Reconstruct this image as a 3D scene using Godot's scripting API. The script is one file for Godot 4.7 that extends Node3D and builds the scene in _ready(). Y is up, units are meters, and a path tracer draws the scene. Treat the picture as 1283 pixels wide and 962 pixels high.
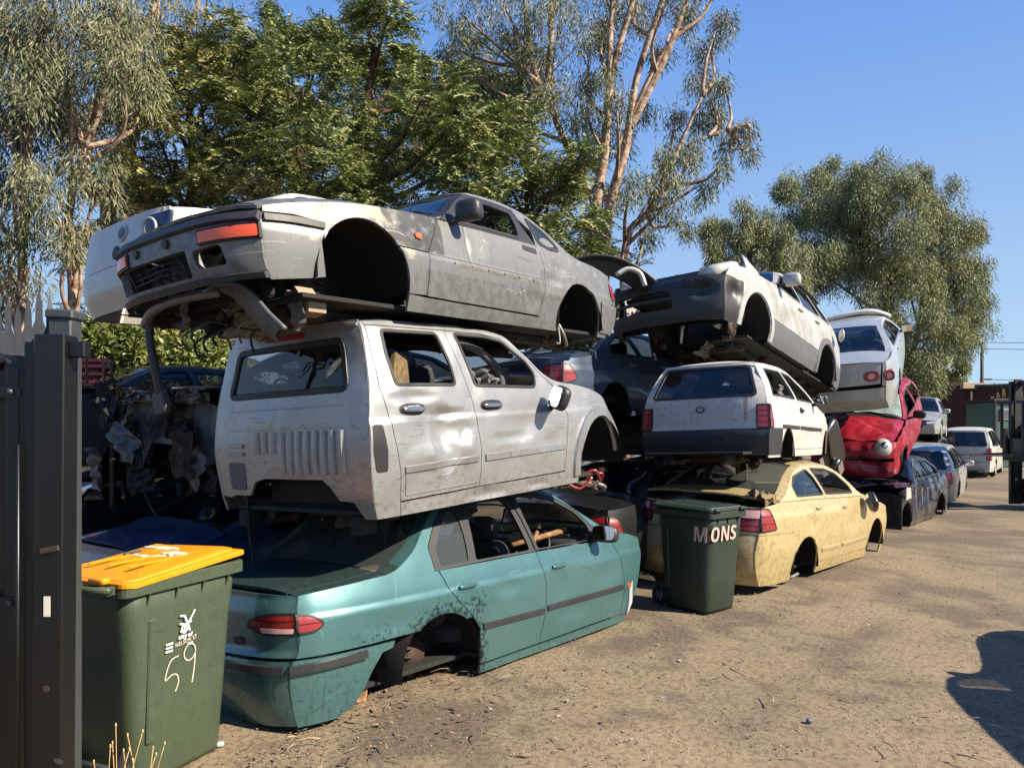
extends Node3D
# A scrap yard: three rows of wrecked cars stacked three high, wheelie bins, a steel gate, gum trees behind.
# Camera, sky and sun come first in _ready(); then the ground and the buildings, the cars, the small things.

const R := 0    # maps from a flat outline to the body: right side (x, y)
const L := 1    # left side (x, y)
const T := 2    # top (x, z)
const F := 3    # front (z, y)
const B := 4    # back (z, y)

var M := {}
var used := {}
var rng := RandomNumberGenerator.new()
var nz := FastNoiseLite.new()

class Tab:
	var x := PackedFloat32Array()
	var y := PackedFloat32Array()
	var m := PackedFloat32Array()
	func _init(p: Array) -> void:
		var pts := []
		for i in range(0, p.size(), 2):
			pts.append(Vector2(p[i], p[i + 1]))
		pts.sort_custom(func(a, b): return a.x < b.x)
		for q in pts:
			x.append(q.x)
			y.append(q.y)
		var n := x.size()
		for i in n:
			if n == 1 or i == 0 or i == n - 1:
				m.append(0.0 if n == 1 else ((y[1] - y[0]) / (x[1] - x[0]) if i == 0 else (y[n - 1] - y[n - 2]) / (x[n - 1] - x[n - 2])))
			else:
				var a := (y[i] - y[i - 1]) / (x[i] - x[i - 1])
				var b := (y[i + 1] - y[i]) / (x[i + 1] - x[i])
				m.append(0.0 if a * b <= 0.0 else 2.0 * a * b / (a + b))
	func at(t: float) -> float:
		var n := x.size()
		if t <= x[0]:
			return y[0]
		if t >= x[n - 1]:
			return y[n - 1]
		var i := x.bsearch(t) - 1
		if i < 0:
			i = 0
		var h := x[i + 1] - x[i]
		var s := (t - x[i]) / h
		var s2 := s * s
		var s3 := s2 * s
		return y[i] * (2.0 * s3 - 3.0 * s2 + 1.0) + m[i] * h * (s3 - 2.0 * s2 + s) + y[i + 1] * (3.0 * s2 - 2.0 * s3) + m[i + 1] * h * (s3 - s2)

class Car:
	var root: Node3D
	var w := 0.9
	var prof: Tab
	var plan: Tab
	var edge: Tab
	var crown: Tab
	var fx: Tab
	var rx: Tab
	var fb := 0.08
	var rb := 0.08
	var pt := 2.8
	var pe := 3.2
	var ybot := 0.2
	var arches := []          # [cx, cy, r]
	var sides := [0, 1]
	var dents := []           # [map, a, b, ra, rb, depth]
	var na := 0.003
	var noise: FastNoiseLite
	var tint: Callable
	var sil := PackedVector2Array()
	var base_mat: Material
	var worn_mat: Material
	var x0 := 0.0
	var cell := 0.06
	var creases := []         # [height at the tail, height at the nose, step inwards, x of tail, x of nose]
	func hw(x: float, y: float) -> float:
		var z := w * plan.at(x) * prof.at(y)
		for q in creases:
			var yc: float = lerpf(q[0], q[1], clampf((x - q[3]) / (q[4] - q[3]), 0.0, 1.0))
			z -= q[2] * smoothstep(yc - 0.022, yc + 0.022, y)
		return z
	func zt(x: float) -> float:
		return hw(x, edge.at(x))
	func pos(map: int, a: float, b: float) -> Vector3:
		var v: Vector3
		var o: Vector3
		match map:
			0:
				v = Vector3(a, b, hw(a, b))
				o = Vector3(0, 0, 1)
			1:
				v = Vector3(a, b, -hw(a, b))
				o = Vector3(0, 0, -1)
			2:
				var e := edge.at(a)
				var z := hw(a, e)
				var q := minf(absf(b) / z, 1.0)
				v = Vector3(a, e + crown.at(a) * (1.0 - pow(q, pt)), b)
				o = Vector3(0, 1, 0)
			3:
				var xf := fx.at(b)
				var zf := hw(xf, b)
				v = Vector3(xf + fb * (1.0 - pow(minf(absf(a) / zf, 1.0), pe)), b, a)
				o = Vector3(1, 0, 0)
			_:
				var xr := rx.at(b)
				var zr := hw(xr, b)
				v = Vector3(xr - rb * (1.0 - pow(minf(absf(a) / zr, 1.0), pe)), b, a)
				o = Vector3(-1, 0, 0)
		var d := 0.0
		for q in dents:
			if q[0] == map:
				var u: float = (a - q[1]) / q[3]
				var t: float = (b - q[2]) / q[4]
				var k := u * u + t * t
				if k < 1.0:
					d -= q[5] * (1.0 - sqrt(k) if q.size() > 6 else (1.0 - k) * (1.0 - k))
		if na > 0.0:
			d += na * noise.get_noise_3d(v.x, v.y, v.z)
		return v + o * d
	func outline() -> void:
		# the side view of the body, from the sill round the tail, over the roof and down the nose
		sil = PackedVector2Array()
		var yr := edge.at(rx.at(edge.at(rx.at(0.7))))
		var yf := edge.at(fx.at(edge.at(fx.at(0.6))))
		for i in 13:
			var y := lerpf(ybot, yr, i / 12.0)
			sil.append(Vector2(rx.at(y), y))
		var x0 := rx.at(yr)
		var x1 := fx.at(yf)
		for i in range(1, 60):
			var x := lerpf(x0, x1, i / 60.0)
			sil.append(Vector2(x, edge.at(x)))
		for i in 13:
			var y := lerpf(yf, ybot, i / 12.0)
			sil.append(Vector2(fx.at(y), y))

# ---------------------------------------------------------------- names and metas
func uniq(n: String) -> String:
	used[n] = used.get(n, -1) + 1
	return n if used[n] == 0 else "%s_%03d" % [n, used[n]]

func tag(o: Node, label: String, category: String, group := "", kind := "") -> Node:
	if label != "":
		o.set_meta("label", label)
	if category != "":
		o.set_meta("category", category)
	if group != "":
		o.set_meta("group", group)
	if kind != "":
		o.set_meta("kind", kind)
	return o

func thing(called: String, label: String, category: String, at := Vector3.ZERO, group := "") -> Node3D:
	var o := Node3D.new()
	o.name = uniq(called)
	add_child(o)
	o.position = at
	tag(o, label, category, group)
	return o

func put(mesh: Mesh, called: String, mat: Material, parent: Node, kind := "") -> MeshInstance3D:
	var o := MeshInstance3D.new()
	o.mesh = mesh
	o.name = uniq(called) if parent == self else called
	o.material_override = mat
	parent.add_child(o, true)
	if kind != "":
		o.set_meta("kind", kind)
	return o

func px(x: float, y: float, d: float) -> Vector3:
	return Vector3((x - 641.5) / 990.0 * d, 1.82 + (534.0 - y) / 990.0 * d, -d)

func turn(yaw: float, pitch := 0.0, roll := 0.0) -> Basis:
	return Basis(Vector3.UP, deg_to_rad(yaw)) * Basis(Vector3(0, 0, 1), deg_to_rad(pitch)) * Basis(Vector3(1, 0, 0), deg_to_rad(roll))

# ---------------------------------------------------------------- mesh helpers
func tri(st: SurfaceTool, a: Vector3, b: Vector3, c: Vector3, n: Vector3) -> void:
	# n points to the front; front faces run clockwise
	if (b - a).cross(c - a).dot(n) > 0.0:
		st.add_vertex(a); st.add_vertex(c); st.add_vertex(b)
	else:
		st.add_vertex(a); st.add_vertex(b); st.add_vertex(c)

func quad(st: SurfaceTool, a: Vector3, b: Vector3, c: Vector3, d: Vector3, n: Vector3) -> void:
	tri(st, a, b, c, n)
	tri(st, a, c, d, n)

func begin(smooth := false) -> SurfaceTool:
	var st := SurfaceTool.new()
	st.begin(Mesh.PRIMITIVE_TRIANGLES)
	st.set_smooth_group(0 if smooth else -1)
	return st

func done(st: SurfaceTool) -> ArrayMesh:
	st.generate_normals()
	return st.commit()

func add_box(st: SurfaceTool, c: Vector3, s: Vector3, bs := Basis.IDENTITY, bev := 0.0) -> void:
	# a box with chamfered edges
	var h := s * 0.5
	if bev <= 0.0:
		bev = minf(0.004, minf(h.x, minf(h.y, h.z)) * 0.3)
	for ax in 3:
		for sg in [-1.0, 1.0]:
			var u := (ax + 1) % 3
			var v := (ax + 2) % 3
			var n := Vector3.ZERO
			n[ax] = sg
			var q := []
			for k in [[-1, -1], [1, -1], [1, 1], [-1, 1]]:
				var p := Vector3.ZERO
				p[ax] = sg * h[ax]
				p[u] = k[0] * (h[u] - bev)
				p[v] = k[1] * (h[v] - bev)
				q.append(c + bs * p)
			quad(st, q[0], q[1], q[2], q[3], bs * n)
	for ax in 3:
		var u := (ax + 1) % 3
		var v := (ax + 2) % 3
		for su in [-1.0, 1.0]:
			for sv in [-1.0, 1.0]:
				var q := []
				for k in [[-1, 0], [1, 0], [1, 1], [-1, 1]]:
					var p := Vector3.ZERO
					p[ax] = k[0] * (h[ax] - bev)
					p[u] = su * (h[u] - (bev if k[1] == 1 else 0.0))
					p[v] = sv * (h[v] - (0.0 if k[1] == 1 else bev))
					q.append(c + bs * p)
				var n := Vector3.ZERO
				n[u] = su
				n[v] = sv
				quad(st, q[0], q[1], q[2], q[3], bs * n)
	for i in 8:
		var sx := -1.0 if i & 1 else 1.0
		var sy := -1.0 if i & 2 else 1.0
		var sz := -1.0 if i & 4 else 1.0
		tri(st, c + bs * Vector3(sx * h.x, sy * (h.y - bev), sz * (h.z - bev)), c + bs * Vector3(sx * (h.x - bev), sy * h.y, sz * (h.z - bev)), c + bs * Vector3(sx * (h.x - bev), sy * (h.y - bev), sz * h.z), bs * Vector3(sx, sy, sz))

func box(parent: Node, called: String, c: Vector3, s: Vector3, mat: Material, bs := Basis.IDENTITY, bev := 0.0) -> MeshInstance3D:
	var st := begin()
	add_box(st, c, s, bs, bev)
	return put(done(st), called, mat, parent)

func add_tube(st: SurfaceTool, pts: Array, r0: float, r1: float, seg := 8, rough := 0.0) -> void:
	var n := pts.size()
	var rings := []
	var side := Vector3.ZERO
	for i in n:
		var d: Vector3 = (pts[mini(i + 1, n - 1)] - pts[maxi(i - 1, 0)]).normalized()
		if side == Vector3.ZERO:
			side = d.cross(Vector3.UP if absf(d.y) < 0.9 else Vector3.RIGHT).normalized()
		side = (side - d * side.dot(d)).normalized()
		var up := d.cross(side)
		var r := lerpf(r0, r1, float(i) / (n - 1))
		var ring := []
		for k in seg:
			var a := TAU * k / seg
			var rr := r * (1.0 + (rough * nz.get_noise_3d(pts[i].x * 3.0 + k * 7.0, pts[i].y * 3.0, pts[i].z * 3.0) if rough > 0.0 else 0.0))
			ring.append(pts[i] + (side * cos(a) + up * sin(a)) * rr)
		rings.append(ring)
	for i in n - 1:
		for k in seg:
			var k2 := (k + 1) % seg
			var mid: Vector3 = (rings[i][k] + rings[i][k2]) * 0.5 - pts[i]
			quad(st, rings[i][k], rings[i][k2], rings[i + 1][k2], rings[i + 1][k], mid)
	for e in [0, n - 1]:
		var nn: Vector3 = (pts[0] - pts[1]) if e == 0 else (pts[n - 1] - pts[n - 2])
		for k in seg:
			tri(st, pts[e], rings[e][k], rings[e][(k + 1) % seg], nn)

func tube(parent: Node, called: String, pts: Array, r0: float, mat: Material, r1 := -1.0, seg := 8) -> MeshInstance3D:
	var st := begin(true)
	add_tube(st, pts, r0, r0 if r1 < 0.0 else r1, seg)
	return put(done(st), called, mat, parent)

func curve(ctrl: Array, n: int) -> Array:
	# Catmull-Rom through the points
	var out := []
	var m := ctrl.size() - 1
	for i in n + 1:
		var t := float(i) / n * m
		var k := mini(int(t), m - 1)
		var f := t - k
		var p0 = ctrl[maxi(k - 1, 0)]
		var p1 = ctrl[k]
		var p2 = ctrl[k + 1]
		var p3 = ctrl[mini(k + 2, m)]
		out.append(0.5 * ((2.0 * p1) + (p2 - p0) * f + (2.0 * p0 - 5.0 * p1 + 4.0 * p2 - p3) * f * f + (3.0 * p1 - p0 - 3.0 * p2 + p3) * f * f * f))
	return out

func crumple(parent: Node, called: String, c: Vector3, s: Vector2, mat: Material, bs: Basis, sd: float, amp := 0.25) -> MeshInstance3D:
	# a torn, creased piece of sheet metal or plastic
	var st := begin()
	var n := 7
	var g := []
	for j in n + 1:
		var row := []
		for i in n + 1:
			var u := i / float(n) - 0.5
			var v := j / float(n) - 0.5
			var rim := 1.0 + 0.35 * nz.get_noise_2d(atan2(v, u) * 9.0 + sd * 77.0, sd * 13.0)
			var k := maxf(absf(u), absf(v)) * 2.0
			var f := lerpf(1.0, rim, k * k)
			row.append(c + bs * Vector3(u * f * s.x, v * f * s.y, absf(nz.get_noise_2d(u * 60.0 + sd * 50.0, v * 60.0)) * amp * minf(s.x, s.y) * 2.0))
		g.append(row)
	for j in n:
		for i in n:
			for t in [0.0, 0.004]:
				var o: Vector3 = bs.z * -t
				quad(st, g[j][i] + o, g[j][i + 1] + o, g[j + 1][i + 1] + o, g[j + 1][i] + o, bs.z if t == 0.0 else -bs.z)
	return put(done(st), called, mat, parent)

func sp(v: float, e: float) -> float:
	return signf(v) * pow(absf(v), e)

func blob(parent: Node, called: String, c: Vector3, s: Vector3, mat: Material, e := 0.45, bs := Basis.IDENTITY, nu := 18, nv := 12, bump := 0.0) -> MeshInstance3D:
	# a superellipsoid: e = 1 is an egg, small e a rounded box
	var st := begin(true)
	add_blob(st, c, s, e, bs, nu, nv, bump)
	return put(done(st), called, mat, parent)

func add_blob(st: SurfaceTool, c: Vector3, s: Vector3, e := 0.45, bs := Basis.IDENTITY, nu := 18, nv := 12, bump := 0.0) -> void:
	var g := []
	for j in nv + 1:
		var v := -PI / 2 + PI * j / nv
		var row := []
		for i in nu:
			var u := TAU * i / nu
			var p := Vector3(sp(cos(v), e) * sp(cos(u), e), sp(sin(v), e), sp(cos(v), e) * sp(sin(u), e)) * s * 0.5
			if bump > 0.0:
				p *= 1.0 + bump * nz.get_noise_3d(p.x * 9.0 + c.x * 5.0, p.y * 9.0 + c.y * 5.0, p.z * 9.0 + c.z * 5.0)
			row.append(c + bs * p)
		g.append(row)
	for j in nv:
		for i in nu:
			var i2 := (i + 1) % nu
			quad(st, g[j][i], g[j][i2], g[j + 1][i2], g[j + 1][i], (g[j][i] + g[j + 1][i2]) * 0.5 - c)

func add_torus(st: SurfaceTool, c: Vector3, axis: Vector3, ra: float, rt: float, n := 24, m := 8) -> void:
	var u := axis.cross(Vector3.UP if absf(axis.y) < 0.9 else Vector3.RIGHT).normalized()
	var v := axis.cross(u).normalized()
	var g := []
	for i in n:
		var d := u * cos(TAU * i / n) + v * sin(TAU * i / n)
		var row := []
		for j in m:
			row.append(c + d * (ra + rt * cos(TAU * j / m)) + axis * rt * sin(TAU * j / m))
		g.append(row)
	for i in n:
		for j in m:
			var a: Vector3 = g[i][j]
			var d := u * cos(TAU * i / n) + v * sin(TAU * i / n)
			quad(st, a, g[(i + 1) % n][j], g[(i + 1) % n][(j + 1) % m], g[i][(j + 1) % m], a - (c + d * ra))

func pv(a: Array) -> PackedVector2Array:
	var p := PackedVector2Array()
	for i in range(0, a.size(), 2):
		p.append(Vector2(a[i], a[i + 1]))
	return p

func rnd(p: PackedVector2Array, r: float) -> PackedVector2Array:
	# rounds the corners of an outline
	var out := PackedVector2Array()
	var n := p.size()
	for i in n:
		var a := p[(i + n - 1) % n]
		var b := p[i]
		var c := p[(i + 1) % n]
		var ra := minf(r, 0.45 * b.distance_to(a))
		var rc := minf(r, 0.45 * b.distance_to(c))
		var s := b + (a - b).normalized() * ra
		var t := b + (c - b).normalized() * rc
		for k in 5:
			var f := k / 4.0
			out.append(s * (1 - f) * (1 - f) + b * 2.0 * f * (1 - f) + t * f * f)
	return out

func oval(cx: float, cy: float, rx: float, ry: float, n := 20, e := 1.0) -> PackedVector2Array:
	var p := PackedVector2Array()
	for i in n:
		p.append(Vector2(cx + rx * sp(cos(TAU * i / n), e), cy + ry * sp(sin(TAU * i / n), e)))
	return p

func grow(p: PackedVector2Array, d: float) -> PackedVector2Array:
	var best := PackedVector2Array()
	for q in Geometry2D.offset_polygon(p, d, Geometry2D.JOIN_MITER):
		if q.size() > best.size() or best.is_empty():
			best = q
	return best

func add_plate(st: SurfaceTool, poly: PackedVector2Array, at: Transform3D, t: float) -> void:
	# a flat outline with thickness t, in the plane of at's x and y
	var ix := Geometry2D.triangulate_polygon(poly)
	var n := at.basis.z.normalized()
	for s in [0.0, 1.0]:
		for k in range(0, ix.size(), 3):
			tri(st, at * Vector3(poly[ix[k]].x, poly[ix[k]].y, -t * s), at * Vector3(poly[ix[k + 1]].x, poly[ix[k + 1]].y, -t * s), at * Vector3(poly[ix[k + 2]].x, poly[ix[k + 2]].y, -t * s), n if s == 0.0 else -n)
	var cw := 1.0 if not Geometry2D.is_polygon_clockwise(poly) else -1.0
	for k in poly.size():
		var a := poly[k]
		var b := poly[(k + 1) % poly.size()]
		var nn := at.basis * Vector3((b - a).y, -(b - a).x, 0) * cw
		quad(st, at * Vector3(a.x, a.y, 0), at * Vector3(b.x, b.y, 0), at * Vector3(b.x, b.y, -t), at * Vector3(a.x, a.y, -t), nn)

func plate(parent: Node, called: String, poly: PackedVector2Array, at: Transform3D, t: float, mat: Material) -> MeshInstance3D:
	var st := begin()
	add_plate(st, poly, at, t)
	return put(done(st), called, mat, parent)

# ---------------------------------------------------------------- body panels
var V := PackedVector3Array()
var N := PackedVector3Array()
var C := PackedColorArray()
var I := PackedInt32Array()
var seen := {}
var tinted := false
var out := Vector3.ZERO
var pc: Car
var pm := 0
var poff := 0.0
var U := PackedVector2Array()
var worn := false

func place_uv(c: Car, map: int, p: Vector2) -> Vector2:
	# where a point of the body lies on its paint sheet: 160 pixels a metre
	match map:
		R, L: return Vector2((p.x - c.x0) * 160.0, (1.45 - p.y) * 160.0) / Vector2(816, 800)
		T: return Vector2((p.x - c.x0) * 160.0, 248.0 + (p.y + 0.95) * 160.0) / Vector2(816, 800)
		B: return Vector2((p.x + 0.95) * 160.0, 556.0 + (1.45 - p.y) * 160.0) / Vector2(816, 800)
	return Vector2(310.0 + (p.x + 0.95) * 160.0, 556.0 + (1.45 - p.y) * 160.0) / Vector2(816, 800)

func wear(c: Car, base: StandardMaterial3D, xa: float, side_map: int, maps: Array, scratches: int) -> void:
	# paints the car's own sheet of worn paint from its tint: dirt, lichen, primer, scratches
	c.base_mat = base
	c.x0 = xa
	var lin := base.albedo_color.srgb_to_linear()
	var im := Image.create(816, 800, false, Image.FORMAT_RGB8)
	im.fill(base.albedo_color)
	var tiles := {R: Rect2i(0, 0, 816, 248), L: Rect2i(0, 0, 816, 248), T: Rect2i(0, 248, 816, 306), B: Rect2i(0, 556, 304, 244), F: Rect2i(310, 556, 304, 244)}
	for map in maps:
		var r: Rect2i = tiles[map]
		for y in r.size.y:
			for x in r.size.x:
				var a := x / 160.0 + xa if map in [R, L, T] else x / 160.0 - 0.95
				var b := y / 160.0 - 0.95 if map == T else 1.45 - y / 160.0
				var t: Color = c.tint.call(map, a, b)
				var g := 1.0 + 0.05 * nz.get_noise_2d(a * 25.0 + map * 40.0, b * 25.0) + 0.07 * nz.get_noise_2d(a * 900.0, b * 900.0 + map * 70.0)
				im.set_pixel(r.position.x + x, r.position.y + y, Color(minf(lin.r * t.r * g, 1.0), minf(lin.g * t.g * g, 1.0), minf(lin.b * t.b * g, 1.0)).linear_to_srgb())
	var rr := RandomNumberGenerator.new()
	rr.seed = 99 + scratches
	for s in scratches:
		var r: Rect2i = tiles[maps[rr.randi() % maps.size()]]
		var p := Vector2(r.position) + Vector2(rr.randf() * r.size.x, rr.randf() * r.size.y)
		var d := Vector2(1, 0).rotated(rr.randf_range(-0.35, 0.35)) if rr.randf() < 0.65 else Vector2(0, 1).rotated(rr.randf_range(-0.7, 0.7))
		var tone := base.albedo_color.lerp(Color(0.75, 0.74, 0.72) if rr.randf() < 0.55 else Color(0.12, 0.1, 0.09), rr.randf_range(0.1, 0.42))
		for i in rr.randi_range(4, 34):
			p += d
			d = d.rotated(rr.randf_range(-0.06, 0.06))
			var q := Vector2i(p)
			if r.has_point(q):
				im.set_pixelv(q, tone)
	var m: StandardMaterial3D = base.duplicate()
	m.albedo_color = Color.WHITE
	m.albedo_texture = ImageTexture.create_from_image(im)
	m.uv1_triplanar = false
	m.uv1_scale = Vector3.ONE
	m.vertex_color_use_as_albedo = false
	c.worn_mat = m

func vert(p: Vector2) -> int:
	var key := Vector2i(roundi(p.x * 4000.0), roundi(p.y * 4000.0))
	if seen.has(key):
		return seen[key]
	var v := pc.pos(pm, p.x, p.y)
	var n := (pc.pos(pm, p.x + 0.005, p.y) - v).cross(pc.pos(pm, p.x, p.y + 0.005) - v).normalized()
	if n.dot(out) < 0.0:
		n = -n
	seen[key] = V.size()
	V.append(v + n * poff)
	N.append(n)
	C.append(pc.tint.call(pm, p.x, p.y) if tinted else Color.WHITE)
	if worn:
		U.append(place_uv(pc, pm, p))
	return V.size() - 1

func face(a: int, b: int, d: int) -> void:
	if (V[b] - V[a]).cross(V[d] - V[a]).dot(N[a]) > 0.0:
		I.append(a); I.append(d); I.append(b)
	else:
		I.append(a); I.append(b); I.append(d)

func panel(c: Car, called: String, map: int, polys: Array, mat: Material, o := {}) -> MeshInstance3D:
	# outlines (in the map's own coordinates) laid on the curved body as a sheet with turned-in edges
	var cell: float = o.get("cell", c.cell)
	var t: float = o.get("t", 0.02)
	var off: float = o.get("off", 0.0)
	var holes: Array = o.get("holes", [])
	V = PackedVector3Array()
	N = PackedVector3Array()
	C = PackedColorArray()
	I = PackedInt32Array()
	seen = {}
	worn = c.worn_mat != null and mat == c.base_mat
	U = PackedVector2Array()
	tinted = c.tint.is_valid() and o.get("tint", true) and not worn
	out = [Vector3(0, 0, 1), Vector3(0, 0, -1), Vector3(0, 1, 0), Vector3(1, 0, 0), Vector3(-1, 0, 0)][map]
	pc = c
	pm = map
	poff = off
	for poly in polys:
		var lo: Vector2 = poly[0]
		var hi: Vector2 = poly[0]
		for q in poly:
			lo = lo.min(q)
			hi = hi.max(q)
		var nx := maxi(1, ceili((hi.x - lo.x) / cell))
		var ny := maxi(1, ceili((hi.y - lo.y) / cell))
		var sx := (hi.x - lo.x) / nx
		var sy := (hi.y - lo.y) / ny
		var cut := {}
		for ring in [poly] + holes:
			for k in ring.size():
				var a: Vector2 = ring[k]
				var b: Vector2 = ring[(k + 1) % ring.size()]
				var m := maxi(1, ceili(a.distance_to(b) / (minf(sx, sy) * 0.2)))
				for i in m + 1:
					var q := a.lerp(b, float(i) / m)
					cut[Vector2i(int((q.x - lo.x) / sx), int((q.y - lo.y) / sy))] = true
		for j in ny:
			for i in nx:
				var p0 := lo + Vector2(i * sx, j * sy)
				var p1 := p0 + Vector2(sx, sy)
				if cut.has(Vector2i(i, j)) or (i == nx - 1 and cut.has(Vector2i(nx, j))) or (j == ny - 1 and cut.has(Vector2i(i, ny))):
					var pieces: Array = Geometry2D.intersect_polygons(PackedVector2Array([p0, Vector2(p1.x, p0.y), p1, Vector2(p0.x, p1.y)]), poly)
					for h in holes:
						var next := []
						for q in pieces:
							for r in Geometry2D.clip_polygons(q, h):
								if not Geometry2D.is_polygon_clockwise(r):
									next.append(r)
						pieces = next
					for q in pieces:
						var ix := Geometry2D.triangulate_polygon(q)
						for k in range(0, ix.size(), 3):
							face(vert(q[ix[k]]), vert(q[ix[k + 1]]), vert(q[ix[k + 2]]))
				else:
					var mid := (p0 + p1) * 0.5
					if not Geometry2D.is_point_in_polygon(mid, poly):
						continue
					var gone := false
					for h in holes:
						if Geometry2D.is_point_in_polygon(mid, h):
							gone = true
					if gone:
						continue
					var a: int = vert(p0)
					var b: int = vert(Vector2(p1.x, p0.y))
					var d: int = vert(p1)
					var e: int = vert(Vector2(p0.x, p1.y))
					face(a, b, d)
					face(a, d, e)
		if t > 0.0:
			for ring in [poly] + holes:
				var last := Vector2.INF
				var ids := []
				for k in ring.size():
					var a: Vector2 = ring[k]
					var b: Vector2 = ring[(k + 1) % ring.size()]
					var m := maxi(1, ceili(a.distance_to(b) / (cell * 1.3)))
					for i in m:
						var q := a.lerp(b, float(i) / m)
						var v := c.pos(map, q.x, q.y)
						var n := (c.pos(map, q.x + 0.005, q.y) - v).cross(c.pos(map, q.x, q.y + 0.005) - v).normalized()
						if n.dot(out) < 0.0:
							n = -n
						ids.append([v + n * off, n, c.tint.call(map, q.x, q.y) if tinted else Color.WHITE, place_uv(c, map, q)])
				for k in ids.size():
					var a: Array = ids[k]
					var b: Array = ids[(k + 1) % ids.size()]
					var along: Vector3 = b[0] - a[0]
					if along.length() < 1e-6:
						continue
					var nn := along.cross(a[1]).normalized()
					var s := V.size()
					V.append_array([a[0], b[0], b[0] - b[1] * t, a[0] - a[1] * t])
					N.append_array([nn, nn, nn, nn])
					C.append_array([a[2], b[2], b[2], a[2]])
					if worn:
						U.append_array([a[3], b[3], b[3], a[3]])
					face(s, s + 1, s + 2)
					face(s, s + 2, s + 3)
	var arr := []
	arr.resize(Mesh.ARRAY_MAX)
	arr[Mesh.ARRAY_VERTEX] = V
	arr[Mesh.ARRAY_NORMAL] = N
	if tinted:
		arr[Mesh.ARRAY_COLOR] = C
	if worn:
		arr[Mesh.ARRAY_TEX_UV] = U
	arr[Mesh.ARRAY_INDEX] = I
	var mesh := ArrayMesh.new()
	if I.size() > 0:
		mesh.add_surface_from_arrays(Mesh.PRIMITIVE_TRIANGLES, arr)
	return put(mesh, called, c.worn_mat if worn else mat, o.get("parent", c.root))

func side(c: Car, called: String, rough: Array, mat: Material, o := {}) -> Array:
	# a side panel on each side: the rough outline cut by the silhouette and the wheel arches
	var polys: Array = Geometry2D.intersect_polygons(pv(rough), c.sil)
	if o.get("arch", true):
		for a in c.arches:
			var hole := PackedVector2Array()
			for i in 25:
				hole.append(Vector2(a[0] + a[2] * cos(PI * i / 24.0), a[1] + (a[3] if a.size() > 3 else a[2]) * sin(PI * i / 24.0)))
			hole.append(Vector2(a[0] - a[2] * 0.97, -1.0))
			hole.append(Vector2(a[0] + a[2] * 0.97, -1.0))
			var next := []
			for q in polys:
				for r in Geometry2D.clip_polygons(q, hole):
					if not Geometry2D.is_polygon_clockwise(r):
						next.append(r)
			polys = next
	var fin := []
	for q in polys:
		for r in Geometry2D.offset_polygon(q, -o.get("gap", 0.003)):
			if r.size() > 2 and not Geometry2D.is_polygon_clockwise(r):
				fin.append(r)
	var made := []
	for s in o.get("sides", c.sides):
		for r in fin:
			made.append(panel(c, called, s, [r], mat, o))
	return made

func top(c: Car, called: String, x0: float, x1: float, f0: float, f1: float, mat: Material, o := {}) -> MeshInstance3D:
	# a piece of the upper surface between two stations; f0, f1 are shares of the half width, from left to right
	var p := PackedVector2Array()
	var n := 14
	var bow: float = o.get("bow", 0.0)
	for i in n + 1:
		var f := lerpf(f0, f1, float(i) / n)
		p.append(Vector2(x0 + bow * (1 - f * f), f * c.zt(x0 + bow * (1 - f * f))))
	for i in n + 1:
		var x := lerpf(x0, x1, float(i) / n)
		p.append(Vector2(x + (bow * (1 - f1 * f1) if bow != 0.0 else 0.0), f1 * c.zt(x)))
	for i in n + 1:
		var f := lerpf(f1, f0, float(i) / n)
		p.append(Vector2(x1 + bow * (1 - f * f), f * c.zt(x1 + bow * (1 - f * f))))
	for i in range(1, n):
		var x := lerpf(x1, x0, float(i) / n)
		p.append(Vector2(x + (bow * (1 - f0 * f0) if bow != 0.0 else 0.0), f0 * c.zt(x)))
	var r := grow(p, -o.get("gap", 0.003))
	if called == "roof_panel":
		panel(c, "headlining", T, [grow(r, -0.03)], M.trim, {"off": -0.035, "t": 0.0, "cell": 0.1, "tint": false})
	return panel(c, called, T, [r], mat, o)

func endp(c: Car, called: String, map: int, rough: Array, mat: Material, o := {}) -> MeshInstance3D:
	var q := pv(rough)
	var lim := PackedVector2Array()
	var lo := 9.0
	var hi := -9.0
	for p in q:
		lo = minf(lo, p.y)
		hi = maxf(hi, p.y)
	var left := []
	for i in 17:
		var y := lerpf(lo - 0.001, hi + 0.001, i / 16.0)
		var z: float = c.hw(c.fx.at(y) if map == F else c.rx.at(y), y) * o.get("lim", 1.0)
		lim.append(Vector2(z, y))
		left.append(Vector2(-z, y))
	left.reverse()
	lim.append_array(PackedVector2Array(left))
	var fin := []
	for r in Geometry2D.intersect_polygons(q, lim):
		for s in Geometry2D.offset_polygon(r, -o.get("gap", 0.002)):
			if not Geometry2D.is_polygon_clockwise(s):
				fin.append(s)
	return panel(c, called, map, fin, mat, o)

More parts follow.
